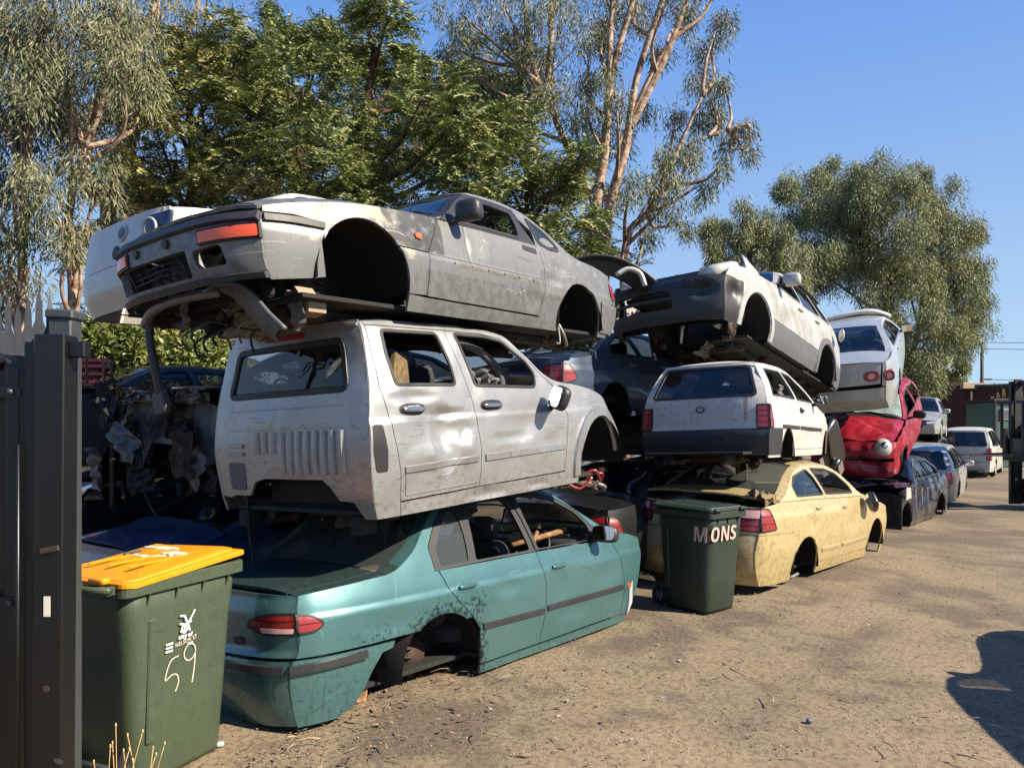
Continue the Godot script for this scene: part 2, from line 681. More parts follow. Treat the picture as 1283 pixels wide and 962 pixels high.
func strip(c: Car, called: String, map: int, pts: PackedVector2Array, width: float, h: float, mat: Material, closed := false, parent: Node = null, slope := 0.12) -> MeshInstance3D:
	# a raised moulding along a line on the body
	var q := PackedVector2Array()
	var n := pts.size()
	for k in (n if closed else n - 1):
		var a := pts[k]
		var b := pts[(k + 1) % n]
		var m := maxi(1, ceili(a.distance_to(b) / 0.06))
		for i in m:
			q.append(a.lerp(b, float(i) / m))
	if not closed:
		q.append(pts[n - 1])
	var st := begin()
	var rows := []
	n = q.size()
	for i in n:
		var d := (q[(i + 1) % n] - q[(i + n - 1) % n]) if closed else (q[mini(i + 1, n - 1)] - q[maxi(i - 1, 0)])
		d = d.normalized().orthogonal()
		var v := c.pos(map, q[i].x, q[i].y)
		var nn := (c.pos(map, q[i].x + 0.005, q[i].y) - v).cross(c.pos(map, q[i].x, q[i].y + 0.005) - v).normalized()
		if nn.dot([Vector3(0, 0, 1), Vector3(0, 0, -1), Vector3(0, 1, 0), Vector3(1, 0, 0), Vector3(-1, 0, 0)][map]) < 0.0:
			nn = -nn
		var a := c.pos(map, q[i].x + d.x * width * 0.5, q[i].y + d.y * width * 0.5)
		var b := c.pos(map, q[i].x - d.x * width * 0.5, q[i].y - d.y * width * 0.5)
		rows.append([a - nn * 0.006, a + (b - a) * slope + nn * h, a + (b - a) * (1.0 - slope) + nn * h, b - nn * 0.006, nn, (a - b)])
	for i in (n if closed else n - 1):
		var r: Array = rows[i]
		var s: Array = rows[(i + 1) % n]
		quad(st, r[1], r[2], s[2], s[1], r[4])
		quad(st, r[0], r[1], s[1], s[0], r[5])
		quad(st, r[2], r[3], s[3], s[2], -r[5])
	if not closed:
		for e in [0, n - 1]:
			var r: Array = rows[e]
			var d: Vector3 = (rows[0][1] - rows[1][1]) if e == 0 else (rows[n - 1][1] - rows[n - 2][1])
			quad(st, r[0], r[1], r[2], r[3], d)
	return put(done(st), called, mat, parent if parent else c.root)

func window(c: Car, s: int, hole: PackedVector2Array, glass: Material, width := 0.028) -> void:
	# rubber round an opening, and the pane if there is one left
	strip(c, "window_seal", s, hole, width, 0.005, M.rubber, true)
	if glass:
		panel(c, "window_pane", s, [grow(hole, 0.008)], glass, {"off": -0.012, "t": 0.0, "cell": 0.12, "tint": false})

func well(c: Car, cx: float, cy: float, r: float, s: float, depth := 0.5) -> void:
	# the dark liner of a wheel arch
	var st := begin(true)
	var z0 := s * (c.hw(cx, cy + r) - 0.012)
	var z1 := s * (absf(z0) - depth)
	var prev := []
	for i in 17:
		var a := PI * (i / 16.0 * 1.04 - 0.02)
		var p := Vector3(cx + (r + 0.012) * cos(a), cy + (r + 0.012) * sin(a), z0)
		var row := [p, Vector3(cx + (r + 0.05) * cos(a), cy + (r + 0.05) * sin(a), lerpf(z0, z1, 0.25)), Vector3(cx + (r + 0.04) * cos(a), cy + (r + 0.04) * sin(a), z1), Vector3(cx, cy, z1)]
		if prev.size() > 0:
			for k in 3:
				quad(st, prev[k], row[k], row[k + 1], prev[k + 1], Vector3(cx, cy, z0) - p if k < 2 else Vector3(0, 0, s))
		prev = row
	put(done(st), "wheel_well", M.black_liner, c.root)
	# what is left of the suspension: hub, brake disc, strut and spring
	tube(c.root, "brake_disc", [Vector3(cx + 0.02, cy + 0.04, z1 + s * 0.09), Vector3(cx + 0.02, cy + 0.04, z1 + s * 0.11)], 0.12, M.rust, -1.0, 20)
	tube(c.root, "suspension_strut", [Vector3(cx - 0.02, cy - 0.1, z1 + s * 0.1), Vector3(cx - 0.05, cy + r * 0.85, z1 + s * 0.06)], 0.028, M.under)
	var sp_ := []
	for i in 40:
		var a := i * 0.75
		sp_.append(Vector3(cx - 0.04 + 0.06 * cos(a), cy + 0.02 + r * 0.75 * i / 40.0, z1 + s * 0.08 + 0.06 * sin(a)))
	tube(c.root, "coil_spring", sp_, 0.009, M.rust, -1.0, 5)
	tube(c.root, "axle_stub", [Vector3(cx, cy - 0.08, z1 - s * 0.02), Vector3(cx, cy - 0.08, z1 + s * 0.1)], 0.055, M.rust, 0.05, 12)

func lamp(c: Car, s: int, poly: PackedVector2Array, lens: Material, rows := 2) -> void:
	# a lamp in its black gasket, the lens crossed by moulded ribs
	var o := panel(c, "tail_light", s, [poly], lens, {"off": 0.010, "t": 0.02, "cell": 0.05, "tint": false})
	strip(c, "lamp_gasket", s, poly, 0.016, 0.013, M.rubber, true, o)
	var lo := poly[0]
	var hi := poly[0]
	for q in poly:
		lo = lo.min(q)
		hi = hi.max(q)
	for k in rows:
		var y := lerpf(lo.y, hi.y, (k + 1.0) / (rows + 1.0))
		var xs := []
		for i in poly.size():
			var a := poly[i]
			var b := poly[(i + 1) % poly.size()]
			if (a.y - y) * (b.y - y) < 0.0:
				xs.append(lerpf(a.x, b.x, (y - a.y) / (b.y - a.y)))
		if xs.size() == 2:
			strip(c, "lens_rib", s, PackedVector2Array([Vector2(xs[0], y), Vector2(xs[1], y)]), 0.007, 0.0125, M.lensdark, false, o)

func handle(c: Car, s: int, x: float, y: float, mat: Material, ln := 0.2) -> void:
	var v := c.pos(s, x, y)
	var sg := 1.0 if s == R else -1.0
	var o := blob(c.root, "door_handle", v + Vector3(0, 0, sg * 0.014), Vector3(ln * 0.8, 0.032, 0.035), mat, 0.55)
	panel(c, "handle_recess", s, [oval(x, y, ln * 0.5, 0.04, 20, 0.8)], M.rubber if mat == M.chrome else mat, {"off": 0.003, "t": 0.006, "cell": 0.1, "parent": o, "tint": false})

func mirror(c: Car, at: Vector3, s: float, mat: Material, bs := Basis.IDENTITY, facing := -1.0, size := Vector3(0.11, 0.16, 0.23)) -> void:
	var o := blob(c.root, "door_mirror", at, size, mat, 0.6, bs)
	var p := rnd(pv([-size.z * 0.42, -size.y * 0.4, size.z * 0.42, -size.y * 0.4, size.z * 0.42, size.y * 0.4, -size.z * 0.42, size.y * 0.4]), 0.04)
	plate(o, "mirror_glass", p, Transform3D(Basis(Vector3(0, 0, 1), Vector3(0, 1, 0), Vector3(-1, 0, 0)), at + bs * Vector3(facing * (size.x * 0.5 + 0.002), 0, 0)) * Transform3D(Basis.IDENTITY, Vector3.ZERO) if bs == Basis.IDENTITY else Transform3D(bs * Basis(Vector3(0, 0, 1), Vector3(0, 1, 0), Vector3(-1, 0, 0)), at + bs * Vector3(facing * (size.x * 0.5 + 0.002), 0, 0)), 0.004, M.mirror)
	tube(o, "mirror_arm", [at + bs * Vector3(0.02, -size.y * 0.3, -s * size.z * 0.3), at + bs * Vector3(0.05, -size.y * 0.55, -s * size.z * 0.9)], 0.025, M.trim)

func seat(c: Car, x: float, z: float, y: float, w := 0.5, mat: Material = null) -> void:
	var m: Material = mat if mat else M.seat
	var st := begin(true)
	add_blob(st, Vector3(x + 0.05, y + 0.1, z), Vector3(0.52, 0.18, w), 0.4, Basis.IDENTITY, 16, 8)
	add_blob(st, Vector3(x - 0.26, y + 0.42, z), Vector3(0.15, 0.62, w * 0.95), 0.45, Basis(Vector3(0, 0, 1), 0.28), 16, 10)
	add_blob(st, Vector3(x - 0.36, y + 0.82, z), Vector3(0.1, 0.2, minf(w, 0.5) * 0.6), 0.55, Basis(Vector3(0, 0, 1), 0.2), 14, 8)
	put(done(st), "seat", m, c.root)

func cabin(c: Car, x0: float, x1: float, yf: float, yb: float, wi: float, seats := true) -> void:
	# the tub: floor, door cards, firewall and rear bulkhead, all dark
	var lo := x0
	var hi := x1
	for a in c.arches:
		if a[0] < (x0 + x1) / 2:
			lo = maxf(lo, a[0] + a[2] + 0.03)
		else:
			hi = minf(hi, a[0] - a[2] - 0.03)
	box(c.root, "cabin_floor", Vector3((lo + hi) / 2, yf, 0), Vector3(hi - lo, 0.04, wi * 2), M.under)
	for s in [-1.0, 1.0]:
		box(c.root, "door_card", Vector3((lo + hi) / 2, (yf + yb) / 2 + 0.02, s * (wi + 0.012)), Vector3(hi - lo, yb - yf - 0.03, 0.02), M.trim)
	box(c.root, "firewall", Vector3(x1 + 0.02, (yf + yb) / 2 + 0.05, 0), Vector3(0.03, yb - yf, wi * 1.1), M.under)
	box(c.root, "rear_bulkhead", Vector3(x0 - 0.02, (yf + yb) / 2, 0), Vector3(0.03, yb - yf - 0.02, wi * 1.1), M.under)
	if seats:
		seat(c, lerpf(x0, x1, 0.62), -wi * 0.5, yf + 0.05)
		seat(c, lerpf(x0, x1, 0.62), wi * 0.5, yf + 0.05)
		if x1 - x0 > 1.7:
			seat(c, lerpf(x0, x1, 0.2), 0, yf + 0.05, wi * 1.7)
		blob(c.root, "dashboard", Vector3(x1 - 0.22, yb - 0.08, 0), Vector3(0.42, 0.26, wi * 1.96), M.trim, 0.35)
		var st := begin(true)
		add_torus(st, Vector3(x1 - 0.5, yb - 0.02, wi * 0.5), Vector3(-0.85, 0.5, 0).normalized(), 0.18, 0.014)
		put(done(st), "steering_wheel", M.rubber, c.root)

func underside(c: Car, x0: float, x1: float, y: float, wi: float) -> void:
	# floor pan with chassis rails, cross members and an exhaust
	box(c.root, "floor_pan", Vector3((x0 + x1) / 2, y, 0), Vector3(x1 - x0, 0.03, wi * 2), M.under)
	for s in [-1.0, 1.0]:
		box(c.root, "chassis_rail", Vector3((x0 + x1) / 2, y - 0.055, s * wi * 0.55), Vector3((x1 - x0) * 0.96, 0.08, 0.09), M.under, Basis.IDENTITY, 0.012)
	for f in [0.15, 0.42, 0.7, 0.92]:
		box(c.root, "cross_member", Vector3(lerpf(x0, x1, f), y - 0.07, 0), Vector3(0.1, 0.07, wi * 1.5), M.rust, Basis.IDENTITY, 0.012)
	for k in 5:
		var f := [0.08, 0.3, 0.52, 0.78, 0.96][k] as float
		crumple(c.root, "heat_shield", Vector3(lerpf(x0, x1, f), y - 0.07, wi * [-0.5, 0.4, -0.3, 0.5, 0.0][k]), Vector2(0.34, 0.26), [M.rust, M.bare, M.under][k % 3], Basis(Vector3(1, 0, 0), 1.4 + 0.2 * k), k + y * 7.0, 0.2)
		tube(c.root, "brake_line", curve([Vector3(lerpf(x0, x1, f), y - 0.05, -wi * 0.8), Vector3(lerpf(x0, x1, f) + 0.1, y - 0.16, -wi * 0.4), Vector3(lerpf(x0, x1, f) + 0.25, y - 0.06, 0.1)], 8), 0.007, M.rubber)
	tube(c.root, "exhaust_pipe", curve([Vector3(lerpf(x0, x1, 0.9), y - 0.09, 0.12), Vector3(lerpf(x0, x1, 0.6), y - 0.1, 0.1), Vector3(lerpf(x0, x1, 0.3), y - 0.12, 0.2), Vector3(x0 + 0.1, y - 0.1, 0.3)], 14), 0.028, M.rust)

func new_car(called: String, label: String, at: Vector3, yaw: float, pitch := 0.0, roll := 0.0, cat := "car") -> Car:
	var c := Car.new()
	c.root = thing(called, label, cat, at)
	c.root.transform.basis = turn(yaw, pitch, roll)
	c.noise = FastNoiseLite.new()
	c.noise.seed = used.size() * 13 + 5
	c.noise.frequency = 1.6
	c.noise.fractal_octaves = 2
	return c

# ---------------------------------------------------------------- materials
func grime(kind: int) -> ImageTexture:
	# a grey map of wear: 0 light road film, 1 heavy grime with runs, 2 faded and scuffed
	var n := 512
	var im := Image.create(n, n, false, Image.FORMAT_RGB8)
	var a := FastNoiseLite.new()
	a.seed = 31 + kind
	a.frequency = 0.012
	a.fractal_octaves = 5
	var b := FastNoiseLite.new()
	b.seed = 77 + kind
	b.frequency = 0.11
	b.fractal_octaves = 3
	for y in n:
		for x in n:
			# blend the far edges so that the tile repeats without a seam
			var fx := clampf((x - n + 96.0) / 96.0, 0.0, 1.0)
			var fy := clampf((y - n + 96.0) / 96.0, 0.0, 1.0)
			var v := lerpf(lerpf(a.get_noise_2d(x, y), a.get_noise_2d(x - n, y), fx), lerpf(a.get_noise_2d(x, y - n), a.get_noise_2d(x - n, y - n), fx), fy)
			var f := lerpf(lerpf(b.get_noise_2d(x, y), b.get_noise_2d(x - n, y), fx), lerpf(b.get_noise_2d(x, y - n), b.get_noise_2d(x - n, y - n), fx), fy)
			var run := b.get_noise_2d(x * 1.4, y * 0.06 + 300.0 * (1 + kind))
			var k := 1.0
			if kind == 0:
				k = 0.955 + 0.05 * v + 0.06 * f - 0.2 * clampf((f - 0.42) * 7.0, 0.0, 1.0)
			elif kind == 1:
				k = 0.84 + 0.3 * v + 0.1 * f - 0.24 * clampf((run - 0.25) * 3.0, 0.0, 1.0) - 0.25 * clampf((f - 0.33) * 6.0, 0.0, 1.0)
			else:
				k = 0.95 + 0.06 * v + 0.07 * f - 0.22 * clampf((f - 0.40) * 6.0, 0.0, 1.0) - 0.12 * clampf((run - 0.32) * 4.0, 0.0, 1.0)
			k = clampf(k, 0.25, 1.0)
			im.set_pixel(x, y, Color(k, k * lerpf(0.985, 1.0, k), k * lerpf(0.95, 1.0, k)))
	var r := RandomNumberGenerator.new()
	r.seed = 5 + kind
	for s in [40, 90, 120][kind]:
		# scratches
		var p := Vector2(r.randf() * n, r.randf() * n)
		var d := Vector2(1, 0).rotated(r.randf_range(-0.5, 0.5)) if r.randf() < 0.7 else Vector2(0, 1).rotated(r.randf_range(-0.6, 0.6))
		var g := r.randf_range(0.55, 0.8) if r.randf() < 0.6 else 1.0
		for i in r.randi_range(8, 70):
			p += d
			d = d.rotated(r.randf_range(-0.05, 0.05))
			im.set_pixel(posmod(int(p.x), n), posmod(int(p.y), n), Color(g, g, g))
	im.generate_mipmaps()
	return ImageTexture.create_from_image(im)

func mat(col: Color, rough := 0.6, metal := 0.0, tex: Texture2D = null, scale := 0.6) -> StandardMaterial3D:
	var m := StandardMaterial3D.new()
	m.albedo_color = col
	m.roughness = rough
	m.metallic = metal
	if tex:
		m.albedo_texture = tex
		m.uv1_triplanar = true
		m.uv1_scale = Vector3.ONE * scale
	return m

func paint(col: Color, metal := 0.25, rough := 0.38, kind := 0, coat := 0.6, coat_rough := 0.14) -> StandardMaterial3D:
	var m := mat(col, rough, metal, M["grime%d" % kind], 0.55)
	m.vertex_color_use_as_albedo = true
	m.clearcoat_enabled = true
	m.clearcoat = coat
	m.clearcoat_roughness = coat_rough
	return m

func noise_tex(seed_: int, freq: float, cols: Array, stops: Array, octaves := 5, size := 1024, kind := FastNoiseLite.TYPE_SIMPLEX_SMOOTH) -> NoiseTexture2D:
	var t := NoiseTexture2D.new()
	t.width = size
	t.height = size
	t.seamless = true
	t.generate_mipmaps = true
	var f := FastNoiseLite.new()
	f.noise_type = kind
	f.seed = seed_
	f.frequency = freq
	f.fractal_octaves = octaves
	t.noise = f
	if cols.size() > 0:
		var g := Gradient.new()
		g.offsets = PackedFloat32Array(stops)
		g.colors = PackedColorArray(cols)
		t.color_ramp = g
	return t

func bumps(seed_: int, freq: float, strength := 4.0, octaves := 4, size := 512) -> NoiseTexture2D:
	var t := noise_tex(seed_, freq, [], [], octaves, size)
	t.as_normal_map = true
	t.bump_strength = strength
	return t

func glass(col: Color) -> StandardMaterial3D:
	var m := StandardMaterial3D.new()
	m.transparency = BaseMaterial3D.TRANSPARENCY_ALPHA
	m.albedo_color = col
	m.roughness = 0.04
	return m

func materials() -> void:
	for k in 3:
		M["grime%d" % k] = grime(k)
	M.teal = paint(Color(0.285, 0.43, 0.435), 0.5, 0.36, 0, 0.7, 0.12)
	M.silver = paint(Color(0.60, 0.60, 0.595), 0.6, 0.4, 2, 0.4, 0.2)
	M.grey = paint(Color(0.42, 0.425, 0.425), 0.3, 0.48, 2, 0.15, 0.3)
	M.greydark = paint(Color(0.25, 0.25, 0.25), 0.2, 0.5, 2, 0.2, 0.35)
	M.white = paint(Color(0.71, 0.70, 0.67), 0.0, 0.4, 0, 0.4, 0.2)
	M.offwhite = paint(Color(0.67, 0.67, 0.65), 0.1, 0.42, 2, 0.4, 0.22)
	M.gold = paint(Color(0.71, 0.64, 0.465), 0.3, 0.4, 2, 0.5, 0.15)
	M.silverblue = paint(Color(0.65, 0.66, 0.66), 0.35, 0.36, 0, 0.6, 0.12)
	M.red = paint(Color(0.58, 0.10, 0.17), 0.2, 0.42, 0, 0.4, 0.2)
	M.navy = paint(Color(0.11, 0.13, 0.21), 0.3, 0.35, 0, 0.8, 0.08)
	M.blue = paint(Color(0.20, 0.27, 0.40), 0.3, 0.38, 0, 0.7, 0.1)
	M.bluegrey = paint(Color(0.25, 0.30, 0.38), 0.35, 0.38, 0, 0.7, 0.1)
	M.black = paint(Color(0.08, 0.08, 0.08), 0.1, 0.4, 0, 0.6, 0.12)
	M.maroon = paint(Color(0.25, 0.07, 0.08), 0.2, 0.4, 0, 0.6, 0.12)
	M.clad = mat(Color(0.36, 0.36, 0.37), 0.55, 0.0, M.grime2, 0.7)
	M.bumper = mat(Color(0.17, 0.17, 0.18), 0.5, 0.0, M.grime2, 0.7)
	M.trim = mat(Color(0.14, 0.14, 0.15), 0.6)
	M.rubber = mat(Color(0.08, 0.08, 0.085), 0.55)
	M.seat = mat(Color(0.17, 0.175, 0.19), 0.9)
	M.seat_tan = mat(Color(0.55, 0.49, 0.42), 0.9)
	M.under = mat(Color(0.13, 0.125, 0.12), 0.85, 0.0, M.grime1, 0.9)
	M.black_liner = mat(Color(0.09, 0.09, 0.09), 0.85, 0.0, M.grime1, 0.9)
	M.bare = mat(Color(0.52, 0.51, 0.49), 0.55, 0.5, M.grime1, 1.0)
	M.liner = mat(Color(0.42, 0.42, 0.42), 0.7, 0.1, M.grime1, 1.0)
	M.primer = mat(Color(0.42, 0.415, 0.41), 0.6, 0.0, M.grime1, 0.9)
	M.rust = mat(Color(0.30, 0.22, 0.17), 0.8, 0.1, M.grime1, 1.4)
	M.chrome = mat(Color(0.82, 0.82, 0.82), 0.15, 1.0)
	M.mirror = mat(Color(0.9, 0.92, 0.95), 0.03, 1.0)
	M.amber = mat(Color(0.85, 0.30, 0.06), 0.15)
	M.amber.clearcoat_enabled = true
	M.lensdark = mat(Color(0.30, 0.015, 0.02), 0.2)
	M.redlens = mat(Color(0.50, 0.02, 0.035), 0.12)
	M.redlens.clearcoat_enabled = true
	M.clearlens = mat(Color(0.72, 0.70, 0.64), 0.16, 0.3)
	M.clearlens.clearcoat_enabled = true
	M.pinklens = mat(Color(0.80, 0.62, 0.60), 0.2)
	M.tint = glass(Color(0.05, 0.07, 0.075, 0.62))
	M.dusty = glass(Color(0.26, 0.28, 0.27, 0.6))
	M.dusty.roughness = 0.2
	M.clear = glass(Color(0.2, 0.25, 0.25, 0.2))
	M.shatter = glass(Color(0.72, 0.8, 0.78, 0.5))
	M.shatter.roughness = 0.35
	M.wood = mat(Color(0.55, 0.42, 0.28), 0.8, 0.0, noise_tex(8, 0.03, [Color(0.7, 0.65, 0.6), Color(1, 1, 1)], [0.3, 0.7], 4, 256), 2.0)
	M.card = mat(Color(0.48, 0.40, 0.28), 0.9, 0.0, M.grime1, 2.0)
	M.plate = mat(Color(0.66, 0.67, 0.66), 0.4, 0.0, M.grime2, 2.0)
	M.ink = mat(Color(0.92, 0.93, 0.92), 0.6)
	M.gate = mat(Color(0.04, 0.042, 0.047), 0.38, 0.0, M.grime2, 1.2)
	M.galv = mat(Color(0.33, 0.34, 0.35), 0.5, 0.6, M.grime2, 1.5)
	M.bin = mat(Color(0.25, 0.295, 0.225), 0.5, 0.0, M.grime2, 1.3)
	M.bindark = mat(Color(0.15, 0.20, 0.165), 0.5, 0.0, M.grime2, 1.3)
	M.lid = mat(Color(0.82, 0.54, 0.03), 0.42, 0.0, M.grime0, 1.8)
	M.scuff = mat(Color(0.78, 0.73, 0.66), 0.7)
	M.tyre = mat(Color(0.06, 0.06, 0.06), 0.85)
	M.tank = mat(Color(0.70, 0.69, 0.62), 0.5)

# ---------------------------------------------------------------- the cars of the front stack
func teal_sedan() -> void:
	var c := new_car("teal_sedan", "teal four-door sedan without wheels at the bottom of its stack, beside the yellow-lidded bin", Vector3(-1.17, -0.17, -6.0), 50.8, -0.2, -3.5)
	c.w = 0.92
	c.prof = Tab.new([0.1, 0.94, 0.3, 0.975, 0.55, 1.0, 0.78, 0.99, 0.93, 0.95, 1.42, 0.70])
	c.plan = Tab.new([-1.25, 0.72, -1.15, 0.82, -1.08, 0.87, -0.95, 0.925, -0.7, 0.968, -0.4, 0.985, 0.4, 1.0, 2.0, 1.0, 2.6, 0.98, 3.3, 0.9])
	c.edge = Tab.new([-1.25, 0.88, -1.1, 0.92, -0.6, 0.955, -0.4, 0.967, -0.15, 1.07, 0.05, 1.23, 0.218, 1.345, 0.39, 1.39, 0.73, 1.415, 1.1, 1.425, 1.37, 1.42, 1.65, 1.375, 1.8, 1.295, 2.0, 1.165, 2.19, 1.05, 2.34, 0.975, 2.62, 0.925, 2.82, 0.87, 3.0, 0.84])
	c.crown = Tab.new([-1.2, 0.03, -0.5, 0.035, -0.1, 0.11, 0.3, 0.06, 0.9, 0.045, 1.6, 0.06, 2.0, 0.14, 2.3, 0.06, 3.0, 0.07])
	c.rx = Tab.new([0.12, -1.07, 0.25, -1.11, 0.45, -1.13, 0.56, -1.11, 0.62, -1.08, 0.8, -1.08, 0.92, -1.05])
	c.fx = Tab.new([0.1, 2.83, 0.9, 2.82])
	c.rb = 0.12
	c.fb = 0.02
	c.pe = 4.6
	c.creases = [[0.80, 0.77, 0.012, -1.1, 2.7]]
	c.ybot = 0.13
	c.arches = [[0.03, 0.25, 0.385, 0.385]]
	c.cell = 0.035
	c.na = 0.005
	c.dents = [[R, 1.4, 0.62, 0.16, 0.2, 0.014], [R, 1.62, 0.4, 0.3, 0.12, 0.012], [R, 0.75, 0.72, 0.2, 0.1, 0.008], [R, -0.45, 0.66, 0.25, 0.1, 0.01], [R, 2.1, 0.62, 0.3, 0.14, 0.01]]
	c.tint = func(map: int, a: float, b: float) -> Color:
		# black lichen and road grime round the rear arch, on the boot lid and on the bumper
		var n := nz.get_noise_2d(a * 420.0, b * 420.0 + map * 50.0)
		var f := nz.get_noise_2d(a * 1500.0 + 40.0, b * 1100.0)
		var run := nz.get_noise_2d(a * 700.0, b * 45.0 + 9.0)
		var k := 0.0
		if map == R or map == L:
			var q := Vector2(a - 0.03, b - 0.25).length()
			k = exp(-pow((q - 0.40) / 0.10, 2.0)) * (0.8 if a < 0.5 else 0.25)
			k = maxf(k, exp(-pow((a - 0.38) / 0.13, 2.0) - pow((b - 0.64) / 0.12, 2.0)) * 0.8)
			k = maxf(k, exp(-pow((a + 0.55) / 0.22, 2.0) - pow((b - 0.6) / 0.06, 2.0)) * 0.6)
			k = maxf(k, 0.35 * clampf((0.33 - b) * 6.0, 0.0, 1.0))
			if b < 0.55 and a < -0.4:
				k = 0.28
		elif map == T and a < -0.3:
			k = 0.75
		elif map == B:
			k = 0.32 if b < 0.55 else 0.22
		var d := clampf((k + n * 0.75 + f * 0.5 - 0.62) * 3.2, 0.0, 0.9)
		d = maxf(d, clampf((run - 0.34) * 3.0, 0.0, 0.35) * clampf(k * 3.0, 0.15, 1.0))
		var col := Color(1, 1, 1).lerp(Color(0.2, 0.16, 0.15), d)
		if map == T and a < -0.3:
			# a film of dust and a rusty scab on the boot lid
			col = col.lerp(Color(0.78, 0.5, 0.44), 0.62 + f * 0.3)
			col = col.lerp(Color(1.1, 0.35, 0.16), clampf((0.5 - Vector2(a + 0.62, b - 0.3).length() * 4.0 + n * 0.9) * 2.0, 0.0, 0.6))
		if b > 0.38 and b < 0.56 and a < -0.45 and map != T:
			col = col.lerp(Color(1.5, 1.35, 1.25), clampf((n - 0.12) * 4.0, 0.0, 0.5))
		return col
	wear(c, M.teal, -1.35, R, [R, T, B], 150)
	c.outline()
	var m: Material = M.teal
	side(c, "rear_quarter_panel", [-1.4, 0.56, 0.40, 0.56, 0.395, 0.47, 0.315, 0.57, 0.118, 0.776, 0.05, 0.93, 0.02, 0.95, 0.02, 1.09, 0.15, 1.235, 0.31, 1.36, 0.40, 1.392, 0.42, 1.6, -1.4, 1.6], m, {"cell": 0.02})
	var rear_door := [0.055, 0.93, 0.118, 0.776, 0.315, 0.57, 0.395, 0.47, 0.41, 0.3, 0.40, 0.2, 1.125, 0.205, 1.19, 0.464, 1.215, 0.68, 1.16, 0.93]
	side(c, "rear_door", rear_door, m, {"cell": 0.02})
	side(c, "front_door", [1.16, 0.93, 1.215, 0.68, 1.19, 0.464, 1.125, 0.205, 2.37, 0.215, 2.44, 0.45, 2.38, 0.74, 2.27, 0.915], m)
	side(c, "front_fender", [2.27, 0.915, 2.38, 0.74, 2.44, 0.45, 2.37, 0.215, 2.45, 0.2, 2.592, 0.288, 2.674, 0.415, 2.707, 0.504, 2.782, 0.684, 2.81, 0.87, 2.9, 1.2, 2.2, 1.2, 2.18, 1.06], m)
	side(c, "sill_panel", [0.38, 0.1, 2.5, 0.1, 2.45, 0.2, 0.37, 0.19], M.teal)
	var rw := rnd(pv([0.455, 0.95, 0.505, 1.15, 0.55, 1.335, 0.69, 1.362, 0.99, 1.362, 1.055, 1.29, 1.08, 1.09, 1.095, 0.95]), 0.03)
	var qw := rnd(pv([0.085, 0.955, 0.085, 1.07, 0.19, 1.2, 0.34, 1.315, 0.395, 1.335, 0.43, 1.28, 0.41, 1.1, 0.375, 0.955]), 0.03)
	side(c, "rear_window_frame", [0.02, 0.935, 0.02, 1.09, 0.15, 1.235, 0.31, 1.36, 0.40, 1.392, 0.73, 1.402, 1.09, 1.405, 1.13, 1.2, 1.155, 0.935], M.rubber, {"holes": [rw, qw], "tint": false})
	var fw := rnd(pv([1.205, 0.95, 1.185, 1.2, 1.19, 1.375, 1.446, 1.352, 1.655, 1.31, 1.89, 1.185, 2.0, 1.06, 1.985, 0.94]), 0.03)
	side(c, "front_window_frame", [1.165, 0.935, 1.14, 1.2, 1.105, 1.405, 1.45, 1.39, 1.67, 1.345, 1.92, 1.21, 2.06, 1.06, 2.24, 0.93], M.rubber, {"holes": [fw], "tint": false})
	side(c, "roof_side_rail", [0.40, 1.392, 0.73, 1.402, 1.105, 1.405, 1.45, 1.39, 1.67, 1.345, 1.92, 1.21, 2.06, 1.06, 2.25, 0.93, 2.3, 1.6, 0.4, 1.6], m)
	panel(c, "quarter_window_pane", R, [qw], M.dusty, {"off": -0.01, "t": 0.0, "cell": 0.2, "tint": false})
	strip(c, "chrome_window_line", R, pv([0.02, 0.934, 0.6, 0.94, 1.155, 0.937]), 0.014, 0.006, M.trim)
	strip(c, "door_moulding", R, pv([0.43, 0.472, 1.17, 0.457]), 0.05, 0.014, M.bumper)
	strip(c, "door_moulding", R, pv([1.215, 0.47, 2.40, 0.462]), 0.05, 0.014, M.bumper)
	handle(c, R, 0.29, 0.79, m, 0.24)
	handle(c, R, 1.41, 0.785, m, 0.24)
	panel(c, "side_repeater", R, [oval(2.52, 0.455, 0.03, 0.022)], M.amber, {"off": 0.008, "t": 0.01, "cell": 0.2, "tint": false})
	# upper surfaces
	top(c, "boot_lid", -1.06, -0.42, -0.86, 0.86, m, {"cell": 0.025})
	for s in [[-1.0, -0.87], [0.87, 1.0]]:
		top(c, "boot_gutter", -1.06, -0.42, s[0], s[1], m)
		top(c, "windscreen_pillar_skin", -0.42, 0.5, s[0], s[1], m)
		top(c, "front_pillar_skin", 1.62, 2.28, s[0], s[1], m)
	top(c, "rear_window", -0.40, 0.46, -0.87, 0.87, M.dusty, {"t": 0.0, "tint": false, "off": -0.004, "cell": 0.06})
	top(c, "roof_panel", 0.5, 1.62, -1.0, 1.0, m, {"cell": 0.05})
	top(c, "windscreen", 1.66, 2.24, -0.86, 0.86, M.dusty, {"t": 0.0, "tint": false, "off": -0.004})
	top(c, "scuttle_panel", 2.3, 2.8, -1.0, 1.0, m)
	# tail
	endp(c, "boot_face", B, [-0.95, 0.565, 0.95, 0.565, 0.95, 0.915, 0.6, 0.932, 0.3, 0.942, 0.0, 0.946, -0.3, 0.942, -0.6, 0.932, -0.95, 0.915], m, {"cell": 0.025})
	endp(c, "rear_bumper", B, [-0.95, 0.16, 0.95, 0.16, 0.95, 0.548, -0.95, 0.548], m, {"off": 0.004, "gap": 0.0005, "cell": 0.03})
	side(c, "rear_bumper_end", [-1.4, 0.55, -0.42, 0.545, -0.44, 0.505, -0.53, 0.49, -0.6, 0.4, -0.66, 0.3, -0.74, 0.2, -0.85, 0.155, -1.4, 0.15], m, {"off": 0.004, "gap": 0.0005, "arch": false, "cell": 0.03})
